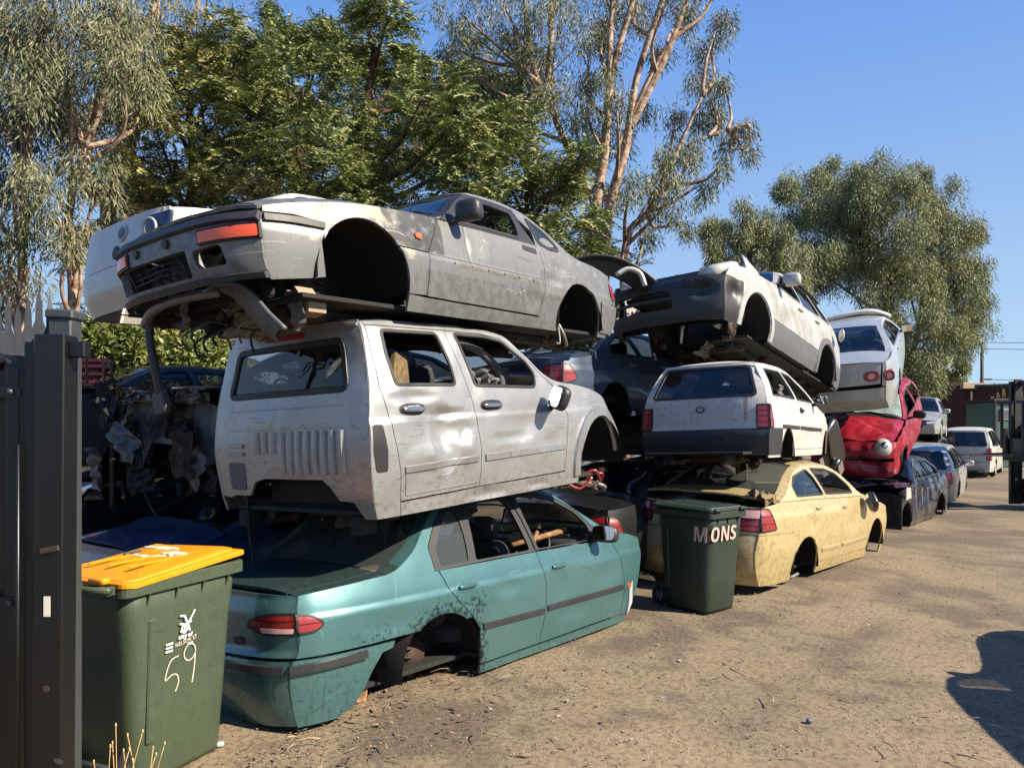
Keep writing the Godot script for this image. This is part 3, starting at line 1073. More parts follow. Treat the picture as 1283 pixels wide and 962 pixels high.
	strip(c, "bumper_rub_strip", B, pv([-0.72, 0.5, 0.74, 0.5]), 0.055, 0.035, M.bumper)
	strip(c, "bumper_rub_strip", R, pv([-1.13, 0.5, -0.66, 0.512]), 0.055, 0.035, M.bumper)
	for s in [R, L]:
		var sg := 1.0 if s == R else -1.0
		lamp(c, s, rnd(pv([-1.085, 0.705, -1.085, 0.815, -1.0, 0.80, -0.93, 0.75, -0.98, 0.712]), 0.03), M.redlens, 1)
		lamp(c, B, rnd(pv([sg * 0.44, 0.74, sg * 0.50, 0.79, sg * 0.64, 0.82, sg * 0.79, 0.82, sg * 0.79, 0.705, sg * 0.6, 0.70]), 0.025), M.redlens, 2)
		panel(c, "reversing_lens", B, [rnd(pv([sg * 0.58, 0.71, sg * 0.56, 0.738, sg * 0.775, 0.738, sg * 0.775, 0.71]), 0.008)], M.pinklens, {"off": 0.017, "t": 0.006, "cell": 0.1, "tint": false})
	panel(c, "boot_badge", B, [oval(0.35, 0.645, 0.055, 0.026)], M.bumper, {"off": 0.01, "t": 0.01, "cell": 0.2, "tint": false})
	# inside and under
	for s in [-1.0, 1.0]:
		well(c, 0.03, 0.27, 0.385, s, 0.45)
	cabin(c, 0.1, 2.2, 0.25, 0.9, 0.82)
	box(c.root, "parcel_shelf", Vector3(-0.1, 0.93, 0), Vector3(0.55, 0.02, 1.4), M.trim)
	underside(c, -0.95, 2.6, 0.24, 0.7)
	box(c.root, "jacking_block", Vector3(-0.5, 0.24, 0.62), Vector3(0.09, 0.22, 0.09), M.wood, Basis(Vector3(0, 0, 1), -0.15))
	blob(c.root, "speaker_dome", Vector3(-0.2, 0.95, 0.45), Vector3(0.3, 0.05, 0.3), M.seat_tan, 0.8)
	tube(c.root, "timber_stick", [Vector3(1.35, 0.98, 0.7), Vector3(2.1, 1.05, 0.2)], 0.02, M.wood)
	tube(c.root, "timber_stick", [Vector3(1.3, 0.95, 0.5), Vector3(1.95, 1.02, 0.6)], 0.025, M.wood)
	mirror(c, Vector3(2.03, 0.985, 0.98), 1.0, M.bumper, Basis(Vector3(0, 0, 1), -0.25) * Basis(Vector3.UP, 0.25), -1.0, Vector3(0.13, 0.15, 0.24))
	# the torn front: inner fender, a strut and a dangling bracket
	box(c.root, "inner_fender", Vector3(3.0, 0.62, 0.55), Vector3(0.62, 0.3, 0.04), M.under, Basis(Vector3(0, 0, 1), -0.1))
	tube(c.root, "suspension_strut", [Vector3(2.75, 0.35, 0.62), Vector3(2.72, 0.8, 0.55)], 0.04, M.rust)
	box(c.root, "chassis_leg", Vector3(3.0, 0.4, 0.45), Vector3(0.8, 0.1, 0.09), M.under)
	box(c.root, "fender_bracket", Vector3(2.72, 0.42, 0.8), Vector3(0.1, 0.12, 0.02), M.bare, Basis(Vector3(0, 0, 1), 0.5))
	plate(c.root, "torn_fender_edge", pv([0, 0, 0.1, 0.1, 0.13, 0.3, 0.08, 0.3, 0.05, 0.12]), Transform3D(Basis.IDENTITY, Vector3(2.46, 0.19, 0.9)), 0.03, M.offwhite)
	# wet-looking broken glass hanging from the roof lining
	crumple(c.root, "roof_lining_rag", Vector3(0.75, 1.28, 0.4), Vector2(0.5, 0.2), M.liner, Basis(Vector3.UP, 0.2), 7.0, 0.4)

func silver_pickup() -> void:
	var c := new_car("pickup_cab", "dented silver double-cab pickup without its tray, stacked on the teal sedan", Vector3(-1.5, 1.235, -5.51), 52.8, 2.6, -1.6, "pickup")
	c.w = 0.88
	c.prof = Tab.new([-0.06, 0.955, 0.1, 0.975, 0.4, 1.0, 0.68, 0.99, 0.8, 0.972, 1.05, 0.9, 1.2, 0.84, 1.27, 0.79])
	c.plan = Tab.new([-0.1, 0.965, 0.0, 0.985, 0.2, 1.0, 2.0, 1.0, 2.5, 1.0, 2.8, 0.96, 3.05, 0.88])
	c.edge = Tab.new([-0.1, 1.2, 0.0, 1.228, 0.06, 1.245, 0.4, 1.265, 0.8, 1.265, 1.2, 1.25, 1.49, 1.21, 1.68, 1.08, 1.955, 0.88, 2.1, 0.845, 2.34, 0.82, 2.74, 0.745, 2.9, 0.68, 3.0, 0.55])
	c.crown = Tab.new([0.0, 0.045, 0.6, 0.06, 1.3, 0.06, 1.6, 0.12, 1.9, 0.1, 2.1, 0.06, 2.9, 0.07])
	c.rx = Tab.new([-0.06, -0.01, 0.1, -0.05, 0.35, -0.07, 0.6, -0.06, 0.8, -0.03, 1.23, 0.03])
	c.fx = Tab.new([0.0, 3.02, 0.5, 2.98, 0.68, 2.92])
	c.rb = 0.045
	c.fb = 0.05
	c.creases = [[0.60, 0.62, 0.012, 0.0, 2.9]]
	c.pe = 5.0
	c.ybot = -0.03
	c.arches = [[2.72, 0.12, 0.40, 0.42]]
	c.cell = 0.03
	c.na = 0.010
	c.noise.frequency = 2.4
	c.dents = [[R, 0.52, 0.56, 0.3, 0.18, 0.035], [R, 0.62, 0.44, 0.14, 0.26, 0.045, 1], [R, 0.7, 0.62, 0.22, 0.05, 0.02, 1], [R, 1.35, 0.42, 0.3, 0.05, 0.014, 1], [R, 0.8, 0.5, 0.16, 0.12, 0.02], [R, 0.35, 0.74, 0.28, 0.06, 0.02], [R, 0.86, 0.36, 0.1, 0.16, -0.02, 1], [R, 1.55, 0.5, 0.4, 0.16, 0.018], [R, 1.85, 0.36, 0.2, 0.1, 0.016, 1], [R, 0.45, 0.34, 0.25, 0.1, -0.018, 1], [R, 1.1, 0.02, 0.3, 0.06, 0.02, 1], [R, 1.7, 0.03, 0.2, 0.05, 0.02, 1]]
	c.tint = func(map: int, a: float, b: float) -> Color:
		# clay splashes low down, tan runs, grey scuffs where metal was dragged along the doors
		var n := nz.get_noise_2d(a * 260.0 + 9.0, b * 300.0 + map * 30.0)
		var f := nz.get_noise_2d(a * 1300.0, b * 1300.0)
		var run := nz.get_noise_2d(a * 800.0, b * 40.0 + map * 20.0)
		var k := clampf((0.36 - b) * 1.3, 0.0, 0.4) if map < 2 else (0.1 if map == B and b > 0.6 else 0.28)
		var col := Color(1, 1, 1).lerp(Color(0.66, 0.56, 0.40), clampf((k + n * 0.6 + f * 0.35 - 0.42) * 2.4, 0.0, 0.7))
		col = col.lerp(Color(0.5, 0.46, 0.4), clampf((run - 0.4) * 1.6, 0.0, 0.25) * (1.0 if n > -0.05 else 0.0))
		var drag := nz.get_noise_2d(a * 60.0, b * 1500.0 + 300.0)
		return col.lerp(Color(0.4, 0.38, 0.36), clampf((drag - 0.3) * 3.0, 0.0, 0.45) * clampf((nz.get_noise_2d(a * 30.0 + 70.0, b * 50.0) - 0.15) * 5.0, 0.0, 1.0))
	wear(c, M.silver, -0.15, R, [R, T, B], 150)
	c.outline()
	var m: Material = M.silver
	var rw := rnd(pv([0.192, 0.825, 0.165, 1.03, 0.18, 1.19, 0.715, 1.195, 0.76, 1.0, 0.78, 0.822]), 0.035)
	var fw := rnd(pv([1.0, 0.815, 0.95, 1.03, 0.905, 1.2, 1.25, 1.195, 1.45, 1.165, 1.69, 1.01, 1.765, 0.9, 1.75, 0.80]), 0.035)
	var split := [0.97, -0.2, 0.97, 0.1, 0.988, 0.34, 0.945, 0.686, 0.866, 0.969, 0.808, 1.222]
	side(c, "cab_corner", [-0.3, -0.2, 0.172, -0.2, 0.168, 0.07, 0.16, 0.27, 0.097, 0.625, 0.051, 0.817, 0.05, 1.11, 0.06, 1.222, 0.06, 1.5, -0.3, 1.5], m)
	side(c, "rear_door", [0.06, 1.222, 0.05, 1.11, 0.051, 0.817, 0.097, 0.625, 0.16, 0.27, 0.168, 0.066, 0.97, 0.08, 0.988, 0.34, 0.945, 0.686, 0.866, 0.969, 0.808, 1.222], m, {"holes": [rw], "cell": 0.022})
	side(c, "front_door", [0.808, 1.222, 0.866, 0.969, 0.945, 0.686, 0.988, 0.34, 0.97, 0.08, 2.09, 0.09, 2.13, 0.34, 2.16, 0.553, 1.99, 0.81, 1.86, 0.9, 1.66, 1.07, 1.46, 1.19, 1.2, 1.215], m, {"holes": [fw], "cell": 0.025})
	side(c, "rocker_panel", [0.172, -0.2, 2.32, -0.2, 2.3, 0.09, 2.09, 0.085, 0.97, 0.075, 0.168, 0.06], m)
	side(c, "roof_side_rail", [0.06, 1.222, 0.808, 1.222, 1.2, 1.215, 1.46, 1.19, 1.66, 1.07, 1.86, 0.9, 2.0, 0.81, 2.02, 1.5, 0.06, 1.5], m)
	side(c, "front_fender", [2.0, 0.81, 2.16, 0.553, 2.13, 0.34, 2.09, 0.09, 2.33, -0.05, 3.2, 0.0, 3.2, 1.0, 1.9, 1.0], m)
	for s in [R, L]:
		var flare := PackedVector2Array()
		for i in 15:
			var a := PI * (1.06 - i / 14.0 * 1.0)
			flare.append(Vector2(2.72 + 0.44 * cos(a), 0.12 + 0.46 * sin(a)))
		strip(c, "wheel_arch_flare", s, flare, 0.11, 0.02, m)
		window(c, s, rw, null)
		window(c, s, fw, null)
		strip(c, "door_moulding", s, pv([0.2, 0.268, 0.955, 0.288]), 0.05, 0.012, m)
		strip(c, "door_moulding", s, pv([1.03, 0.285, 2.095, 0.3]), 0.06, 0.012, m)
		strip(c, "door_pressing", s, pv([0.21, 0.25, 0.215, 0.1, 0.95, 0.115]), 0.012, 0.005, m)
		handle(c, s, 0.315, 0.66, M.chrome, 0.26)
		handle(c, s, 1.15, 0.668, M.chrome, 0.26)
		panel(c, "tail_lamp_slot", s, [rnd(pv([-0.045, 0.575, 0.03, 0.57, 0.06, 0.4, 0.055, 0.27, -0.03, 0.27, -0.05, 0.41]), 0.02)], M.rubber, {"off": 0.003, "t": 0.006, "cell": 0.1, "tint": false})
	top(c, "roof_panel", 0.0, 1.46, -1.0, 1.0, m)
	top(c, "windscreen", 1.5, 1.96, -0.9, 0.9, M.tint, {"t": 0.0, "tint": false})
	for s in [[-1.0, -0.9], [0.9, 1.0]]:
		top(c, "front_pillar_skin", 1.46, 2.0, s[0], s[1], m)
	top(c, "bonnet", 2.0, 2.92, -0.97, 0.97, m)
	# the flat rear wall of the cab with its window and pressed ribs
	var glass_hole := rnd(pv([-0.62, 0.81, 0.66, 0.81, 0.58, 1.13, -0.53, 1.13]), 0.06)
	endp(c, "cab_rear_wall", B, [-0.95, 0.26, -0.80, 0.09, -0.66, 0.08, -0.6, 0.1, -0.40, 0.1, -0.32, 0.2, -0.2, 0.225, 0.42, 0.225, 0.5, 0.17, 0.56, 0.09, 0.68, 0.08, 0.74, -0.03, 0.95, -0.03, 0.95, 1.26, -0.95, 1.26], m, {"holes": [glass_hole], "cell": 0.04})
	panel(c, "rear_window", B, [grow(glass_hole, 0.012)], M.tint, {"off": -0.008, "t": 0.0, "cell": 0.2, "tint": false})
	strip(c, "rear_window_seal", B, glass_hole, 0.05, 0.008, M.rubber, true)
	panel(c, "high_brake_light", B, [rnd(pv([-0.2, 1.175, -0.2, 1.215, 0.2, 1.215, 0.2, 1.175]), 0.012)], M.redlens, {"off": 0.012, "t": 0.02, "cell": 0.1, "tint": false})
	for i in 8:
		var z := 0.03 + i * 0.085
		strip(c, "pressed_rib", B, pv([z, 0.26, z, 0.55]), 0.062, 0.024, m, false, null, 0.26)
	for i in 3:
		strip(c, "pressed_rib", B, pv([-0.26 + i * 0.09, 0.4, -0.26 + i * 0.09, 0.55]), 0.062, 0.024, m, false, null, 0.26)
	for y in [0.6, 0.74]:
		strip(c, "wall_pressing", B, pv([-0.62, y - 0.03, 0.66, y - 0.03]), 0.014, 0.006, m)
	strip(c, "wall_pressing", B, pv([-0.62, 0.4, -0.42, 0.4]), 0.03, 0.015, m)
	strip(c, "wall_pressing", B, pv([-0.62, 0.46, -0.42, 0.46]), 0.03, 0.015, m)
	panel(c, "vent_hole", B, [rnd(pv([-0.63, 0.14, -0.43, 0.14, -0.43, 0.34, -0.63, 0.34]), 0.03)], M.clad, {"off": 0.004, "t": 0.01, "cell": 0.2, "tint": false})
	for s in [-1.0, 1.0]:
		well(c, 2.72, 0.12, 0.40, s, 0.5)
		box(c.root, "body_mount", Vector3(0.05, -0.08, s * 0.62), Vector3(0.14, 0.12, 0.1), M.under)
	cabin(c, 0.12, 1.95, 0.03, 0.78, 0.73)
	underside(c, 0.0, 2.9, 0.0, 0.7)
	mirror(c, Vector3(1.84, 0.70, 1.02), 1.0, M.bumper, Basis(Vector3(1, 0, 0), 0.35) * Basis(Vector3(0, 0, 1), -0.2) * Basis(Vector3.UP, -0.5), -1.0, Vector3(0.1, 0.2, 0.21))
	# things seen through the open windows
	plate(c.root, "leaning_board", pv([0, 0, 0.34, 0, 0.34, 0.33, 0.12, 0.35]), Transform3D(Basis(Vector3.UP, 0.35), Vector3(0.35, 0.72, 0.62)), 0.03, M.card)
	crumple(c.root, "crumpled_headlining", Vector3(1.3, 0.84, 0.5), Vector2(0.5, 0.24), M.liner, Basis(Vector3.UP, 0.3), 9.0, 0.5)
	crumple(c.root, "crumpled_headlining", Vector3(1.55, 0.86, 0.55), Vector2(0.3, 0.2), M.clad, Basis(Vector3.UP, -0.3), 11.0, 0.4)
	tube(c.root, "hanging_trim", curve([Vector3(1.05, 1.17, 0.6), Vector3(1.35, 1.1, 0.6), Vector3(1.58, 0.95, 0.6), Vector3(1.62, 0.82, 0.6)], 14), 0.035, M.liner)
	# twisted metal under the front wheel arch
	for k in 7:
		var a := Vector3(2.5 + k * 0.07, -0.02 - 0.03 * (k % 3), 0.55 + 0.05 * (k % 2))
		tube(c.root, "bent_linkage", curve([a, a + Vector3(0.1, -0.1 + 0.05 * (k % 4), 0.12), a + Vector3(0.2, -0.02 * k, 0.2 - 0.03 * k)], 8), 0.014 + 0.004 * (k % 3), [M.redlens, M.rust, M.bare][k % 3])
	tube(c.root, "drip_cable", curve([Vector3(-0.02, 0.1, -0.55), Vector3(0.0, -0.2, -0.58), Vector3(0.02, -0.45, -0.56)], 8), 0.01, M.rubber)

func grey_coupe() -> void:
	var c := new_car("grey_coupe", "weathered grey two-door coupe with amber bumper lights lying on the silver pickup", Vector3(-1.51, 2.38, -5.51), 234.3, -1.5, 3.1)
	c.w = 0.86
	c.prof = Tab.new([0.12, 0.90, 0.28, 0.955, 0.5, 0.995, 0.57, 1.0, 0.72, 0.985, 0.84, 0.95, 1.26, 0.67])
	c.plan = Tab.new([0.95, 0.76, 0.85, 0.835, 0.78, 0.875, 0.66, 0.92, 0.4, 0.968, 0.0, 1.0, -2.5, 1.0, -2.95, 0.97, -3.3, 0.89, -3.45, 0.82])
	c.edge = Tab.new([1.0, 0.61, 0.85, 0.655, 0.5, 0.735, 0.2, 0.785, -0.2, 0.825, -0.62, 0.855, -0.74, 0.895, -1.06, 1.11, -1.3, 1.215, -1.66, 1.235, -2.0, 1.2, -2.22, 1.06, -2.42, 0.89, -2.6, 0.835, -2.86, 0.815, -3.15, 0.775, -3.35, 0.71])
	c.crown = Tab.new([0.9, 0.06, 0.3, 0.12, -0.5, 0.10, -0.8, 0.11, -1.2, 0.05, -1.7, 0.045, -2.1, 0.06, -2.4, 0.08, -2.7, 0.04, -3.3, 0.03])
	c.fx = Tab.new([0.2, 0.70, 0.3, 0.77, 0.42, 0.80, 0.57, 0.81, 0.64, 0.78])
	c.rx = Tab.new([0.2, -3.2, 0.32, -3.32, 0.45, -3.36, 0.6, -3.30, 0.75, -3.22])
	c.fb = 0.16
	c.rb = 0.08
	c.creases = [[0.555, 0.565, 0.014, -3.3, 0.8]]
	c.pe = 3.8
	c.ybot = 0.16
	c.sides = [L, R]
	c.arches = [[0.09, 0.30, 0.39, 0.40], [-2.53, 0.24, 0.375, 0.36]]
	c.cell = 0.03
	c.na = 0.006
	c.dents = [[L, -1.0, 0.72, 0.22, 0.16, 0.014], [L, -0.95, 0.7, 0.03, 0.2, 0.012, 1], [L, -2.02, 0.55, 0.2, 0.12, 0.02], [L, -2.1, 0.35, 0.14, 0.2, 0.02, 1], [L, -1.75, 0.4, 0.2, 0.12, 0.012], [L, -2.2, 0.7, 0.15, 0.1, 0.015]]
	c.tint = func(map: int, a: float, b: float) -> Color:
		# faded clear coat: cream primer showing on the bonnet edge and arch, black fender corner, brown glue on the door, soot low down
		var n := nz.get_noise_2d(a * 160.0 + 3.0, b * 180.0)
		var f := nz.get_noise_2d(a * 1300.0, b * 1100.0 + map * 40.0)
		var run := nz.get_noise_2d(a * 600.0, b * 60.0)
		var col := Color(1, 1, 1)
		if map == L or map == R:
			var q := Vector2(a - 0.09, b - 0.3).length()
			var cream := (exp(-pow((q - 0.46) / 0.06, 2.0)) if b > 0.5 else 0.0) + (0.75 if a > -0.2 and a < 0.35 and b > 0.72 else 0.0)
			col = col.lerp(Color(2.3, 2.1, 1.55), clampf((cream + n * 0.7 + f * 0.2 - 0.45) * 2.0, 0.0, 0.85))
			if a < -0.08 and a > -0.66 and b > 0.575:
				col = col.lerp(Color(0.22, 0.2, 0.2), clampf((0.45 + n * 0.9 + f * 0.4 + (-0.1 - a) * 0.6) * 1.6, 0.0, 0.85))
			if absf(b - 0.535) < 0.02 and a > -1.95 and a < -0.8:
				col = col.lerp(Color(0.85, 0.68, 0.46), clampf(0.55 + n + f, 0.0, 0.9))
			if b < 0.46 and a < -0.45:
				col = col.lerp(Color(0.62, 0.6, 0.55), clampf((0.35 + n * 0.8 + f * 0.5) * 1.2, 0.0, 0.75))
			if a < -1.9:
				col = col.lerp(Color(1.6, 1.55, 1.45), clampf((n * 1.1 + f * 0.3 - 0.3) * 2.0, 0.0, 0.5))
			col = col.lerp(Color(0.5, 0.48, 0.45), clampf((run - 0.33) * 3.0, 0.0, 0.45))
			# chalk writing scrawled on the door
			if b > 0.40 and b < 0.46 and a < -1.38 and a > -1.66 and absf(sin(a * 95.0 + b * 40.0) * 0.02 + 0.43 - b + sin(a * 210.0) * 0.008) < 0.004:
				col = Color(2.0, 2.0, 2.0)
		elif map == T:
			col = col.lerp(Color(1.7, 1.6, 1.25), clampf((n * 0.9 + f * 0.3 - 0.1) * 1.3, 0.0, 0.5) if a > -0.5 else 0.1)
			col = col.lerp(Color(0.4, 0.4, 0.4), clampf((nz.get_noise_2d(a * 120.0, b * 120.0 + 70.0) + f * 0.3) * 1.8, 0.0, 0.65))
		else:
			col = col.lerp(Color(0.45, 0.43, 0.4), clampf((n + f * 0.6) * 1.4, 0.0, 0.6))
		return col
	wear(c, M.grey, -3.55, L, [L, T, F], 300)
	c.outline()
	var m: Material = M.grey
	side(c, "front_fender", [0.42, 0.62, 0.6, 0.64, 1.1, 0.62, 1.2, 1.0, -0.58, 1.0, -0.64, 0.84, -0.49, 0.575, -0.15, 0.575, 0.3, 0.4, 0.42, 0.3], m)
	side(c, "fender_lower", [-0.2, 0.572, -0.49, 0.572, -0.476, 0.28, -0.2, 0.27], m)
	side(c, "door", [-0.64, 0.845, -0.49, 0.575, -0.478, 0.275, -1.85, 0.262, -1.965, 0.567, -1.935, 0.8, -1.9, 0.86], m, {"cell": 0.024})
	side(c, "rear_quarter_panel", [-1.9, 0.86, -1.935, 0.8, -1.965, 0.567, -1.85, 0.262, -2.08, 0.16, -3.1, 0.16, -3.18, 0.49, -3.5, 0.49, -3.5, 1.4, -2.1, 1.4, -2.03, 1.19, -1.95, 1.0], m)
	side(c, "sill_panel", [-0.28, 0.1, -2.12, 0.1, -2.1, 0.255, -1.85, 0.255, -0.478, 0.268, -0.3, 0.275], m)
	var dw := rnd(pv([-0.9, 0.875, -1.03, 0.985, -1.215, 1.145, -1.5, 1.155, -1.77, 1.14, -1.74, 1.0, -1.68, 0.885]), 0.03)
	var qw := rnd(pv([-2.0, 1.13, -2.16, 1.03, -2.27, 0.87, -2.12, 0.86, -1.96, 0.89]), 0.03)
	side(c, "window_frame", [-0.68, 0.85, -0.98, 1.06, -1.2, 1.185, -1.6, 1.2, -1.86, 1.185, -1.84, 1.0, -1.9, 0.85], M.rubber, {"holes": [dw], "tint": false})
	side(c, "roof_side_rail", [-0.60, 0.845, -0.68, 0.85, -0.98, 1.06, -1.2, 1.185, -1.6, 1.2, -1.86, 1.185, -1.86, 1.1, -1.95, 1.0, -2.04, 1.19, -2.08, 1.5, -0.6, 1.5], m)
	side(c, "bumper_end", [0.40, 0.30, 0.52, 0.28, 1.2, 0.2, 1.2, 0.605, 0.40, 0.605, 0.44, 0.5], m, {"arch": false, "off": 0.003, "gap": 0.0005})
	side(c, "rear_bumper_end", [-2.93, 0.2, -3.5, 0.2, -3.5, 0.48, -2.9, 0.485], m, {"arch": false, "off": 0.012})
	for s in [L, R]:
		window(c, s, dw, null)
		strip(c, "quarter_window_seal", s, qw, 0.04, 0.006, M.rubber, true)
		panel(c, "quarter_window_pane", s, [qw], M.tint, {"off": 0.002, "t": 0.0, "cell": 0.2, "tint": false})
		strip(c, "bumper_top_band", s, pv([0.78, 0.60, 0.6, 0.605, 0.41, 0.6]), 0.05, 0.022, M.bumper)
		strip(c, "door_crease", s, pv([-0.5, 0.57, -1.94, 0.565]), 0.012, 0.004, m)
		panel(c, "door_handle_recess", s, [rnd(pv([-1.68, 0.785, -1.88, 0.775, -1.88, 0.82, -1.68, 0.825]), 0.015)], M.rubber, {"off": 0.004, "t": 0.008, "cell": 0.2, "tint": false})
		panel(c, "side_repeater", s, [rnd(pv([-0.365, 0.66, -0.425, 0.65, -0.42, 0.69, -0.36, 0.69]), 0.008)], M.amber, {"off": 0.012, "t": 0.015, "cell": 0.2, "tint": false})
		panel(c, "tail_light", s, [rnd(pv([-3.2, 0.53, -3.32, 0.54, -3.29, 0.67, -3.17, 0.69]), 0.01)], M.redlens, {"off": 0.01, "t": 0.015, "cell": 0.1, "tint": false})
	for k in 6:
		panel(c, "trim_clip_hole", L, [oval(-0.75 - k * 0.2, 0.535, 0.008, 0.008, 8)], M.rubber, {"off": 0.002, "t": 0.0, "cell": 0.1, "tint": false})
	# upper surfaces
	top(c, "bonnet", -0.56, 0.80, -0.985, 0.985, m, {"bow": 0.1})
	top(c, "scuttle", -0.72, -0.58, -1.0, 1.0, M.rubber)
	top(c, "windscreen", -1.12, -0.74, -0.9, 0.9, M.tint, {"t": 0.0, "tint": false})
	for s in [[-1.0, -0.9], [0.9, 1.0]]:
		top(c, "front_pillar_skin", -1.2, -0.7, s[0], s[1], M.rubber)
		top(c, "rear_pillar_skin", -2.58, -2.0, s[0], s[1], m)
	top(c, "roof_panel", -2.0, -1.2, -1.0, 1.0, m)
	top(c, "rear_window", -2.55, -2.03, -0.9, 0.9, M.tint, {"t": 0.0, "tint": false})
	top(c, "boot_lid", -3.2, -2.6, -0.97, 0.97, m)
	# nose: bumper skin with its intake, lamp pockets and amber lights
	var intake := rnd(pv([-0.27, 0.315, 0.58, 0.325, 0.60, 0.475, -0.24, 0.475]), 0.02)
	var lampl := rnd(pv([-0.55, 0.35, -0.33, 0.35, -0.30, 0.46, -0.52, 0.47]), 0.03)
	var lampr := rnd(pv([0.66, 0.35, 0.46, 0.35, 0.46, 0.46, 0.64, 0.47]), 0.03)
	endp(c, "front_bumper", F, [-0.9, 0.27, 0.9, 0.27, 0.9, 0.575, -0.9, 0.575], m, {"holes": [intake, lampl], "off": 0.003, "gap": 0.0005, "cell": 0.04, "t": 0.05})
	strip(c, "bumper_top_band", F, pv([-0.74, 0.60, -0.4, 0.6, 0.0, 0.6, 0.4, 0.6, 0.74, 0.60]), 0.055, 0.03, M.bumper)
	strip(c, "bumper_lip", F, pv([-0.74, 0.285, -0.3, 0.28, 0.3, 0.28, 0.74, 0.285]), 0.04, 0.03, M.bumper)
	for sg in [-1.0, 1.0]:
		panel(c, "indicator_surround", F, [rnd(pv([sg * 0.37, 0.475, sg * 0.75, 0.475, sg * 0.75, 0.565, sg * 0.37, 0.565]), 0.008)], M.rubber, {"off": 0.014, "t": 0.02, "cell": 0.1, "tint": false})
		panel(c, "indicator", F, [rnd(pv([sg * 0.385, 0.49, sg * 0.73, 0.49, sg * 0.73, 0.55, sg * 0.385, 0.55]), 0.008)], M.amber, {"off": 0.022, "t": 0.02, "cell": 0.1, "tint": false})
		box(c.root, "lamp_pocket", Vector3(0.70, 0.41, sg * 0.5), Vector3(0.04, 0.14, 0.3), M.under)
		panel(c, "towing_cap", F, [oval(sg * 0.17 + 0.1, 0.54, 0.028, 0.028, 16)], M.bumper, {"off": 0.018, "t": 0.01, "cell": 0.1, "tint": false})
	for i in 8:
		tube(c.root, "intake_bar", [Vector3(0.88, 0.345, -0.24 + i * 0.095), Vector3(0.9, 0.47, -0.2 + i * 0.095 + 0.02 * (i % 2))], 0.007, M.rubber)
	for y in [0.375, 0.41, 0.445]:
		tube(c.root, "intake_bar", [Vector3(0.87, y, -0.26), Vector3(0.91, y + 0.01, 0.1), Vector3(0.88, y, 0.46)], 0.006, M.rubber)
	for i in 5:
		crumple(c.root, "crushed_radiator_piece", Vector3(0.72, 0.41 + 0.02 * (i % 2), -0.2 + i * 0.15), Vector2(0.17, 0.15), M.bare, Basis(Vector3.UP, PI / 2) * Basis(Vector3(0, 0, 1), i * 0.7), i + 20.0, 0.4)
	top(c, "headlight_cover", 0.58, 0.80, -0.95, -0.45, m, {"off": 0.008})
	# torn pieces hanging under the nose
	# the curled lower corner of the bumper, seen from its inside
	var blade := [Vector2(-0.095, 0.40), Vector2(-0.241, 0.405), Vector2(-0.391, 0.375), Vector2(-0.53, 0.293), Vector2(-0.662, 0.171), Vector2(-0.801, 0.062)]
	var heel := [Vector2(-0.15, 0.36), Vector2(-0.215, 0.29), Vector2(-0.28, 0.21), Vector2(-0.35, 0.14), Vector2(-0.44, 0.07), Vector2(-0.55, 0.02)]
	var skin := begin(true)
	for i in blade.size() - 1:
		for j in 4:
			var g := func(k: int, f: float) -> Vector3:
				var q: Vector2 = blade[k].lerp(heel[k], f)
				return Vector3(0.72 - 0.16 * f + 0.05 * sin(f * 3.1), q.y - 0.1 + 0.02 * sin(f * 3.1), q.x)
			quad(skin, g.call(i, j / 4.0), g.call(i + 1, j / 4.0), g.call(i + 1, (j + 1) / 4.0), g.call(i, (j + 1) / 4.0), Vector3(0.6, -0.3, -0.5))
			var d := Vector3(-0.012, 0.012, 0.0)
			quad(skin, g.call(i, j / 4.0) + d, g.call(i + 1, j / 4.0) + d, g.call(i + 1, (j + 1) / 4.0) + d, g.call(i, (j + 1) / 4.0) + d, Vector3(-0.6, 0.3, 0.5))
	put(done(skin), "torn_bumper_skin", M.liner, c.root)
	var rimp := []
	for q in blade:
		rimp.append(Vector3(0.722, q.y - 0.096, q.x))
	tube(c.root, "torn_skin_edge", curve(rimp, 16), 0.014, M.clad)
	tube(c.root, "bent_valance", curve([Vector3(0.80, 0.24, -0.3), Vector3(0.85, 0.24, 0.0), Vector3(0.83, 0.22, 0.35), Vector3(0.74, 0.17, 0.62)], 16), 0.03, m)
	tube(c.root, "hanging_bracket", curve([Vector3(0.72, 0.25, 0.55), Vector3(0.74, 0.1, 0.57), Vector3(0.72, -0.12, 0.56), Vector3(0.7, -0.3, 0.54)], 12), 0.028, M.bumper)
	box(c.root, "bracket_foot", Vector3(0.7, -0.36, 0.54), Vector3(0.05, 0.16, 0.14), M.bumper, Basis(Vector3(1, 0, 0), 0.15), 0.012)
	plate(c.root, "broken_foam", pv([-0.40, 0.27, -0.43, 0.30, -0.46, 0.28, -0.51, 0.312, -0.56, 0.25, -0.633, 0.199, -0.628, 0.138, -0.519, 0.122, -0.45, 0.18]), Transform3D(Basis(Vector3(0, 0, 1), Vector3(0, 1, 0), Vector3(1, 0, 0)), Vector3(0.4, -0.02, 0)), 0.14, M.seat_tan)
	crumple(c.root, "broken_foam", Vector3(0.42, 0.12, -0.58), Vector2(0.18, 0.22), M.liner, Basis(Vector3.UP, 1.2), 4.0, 0.3)
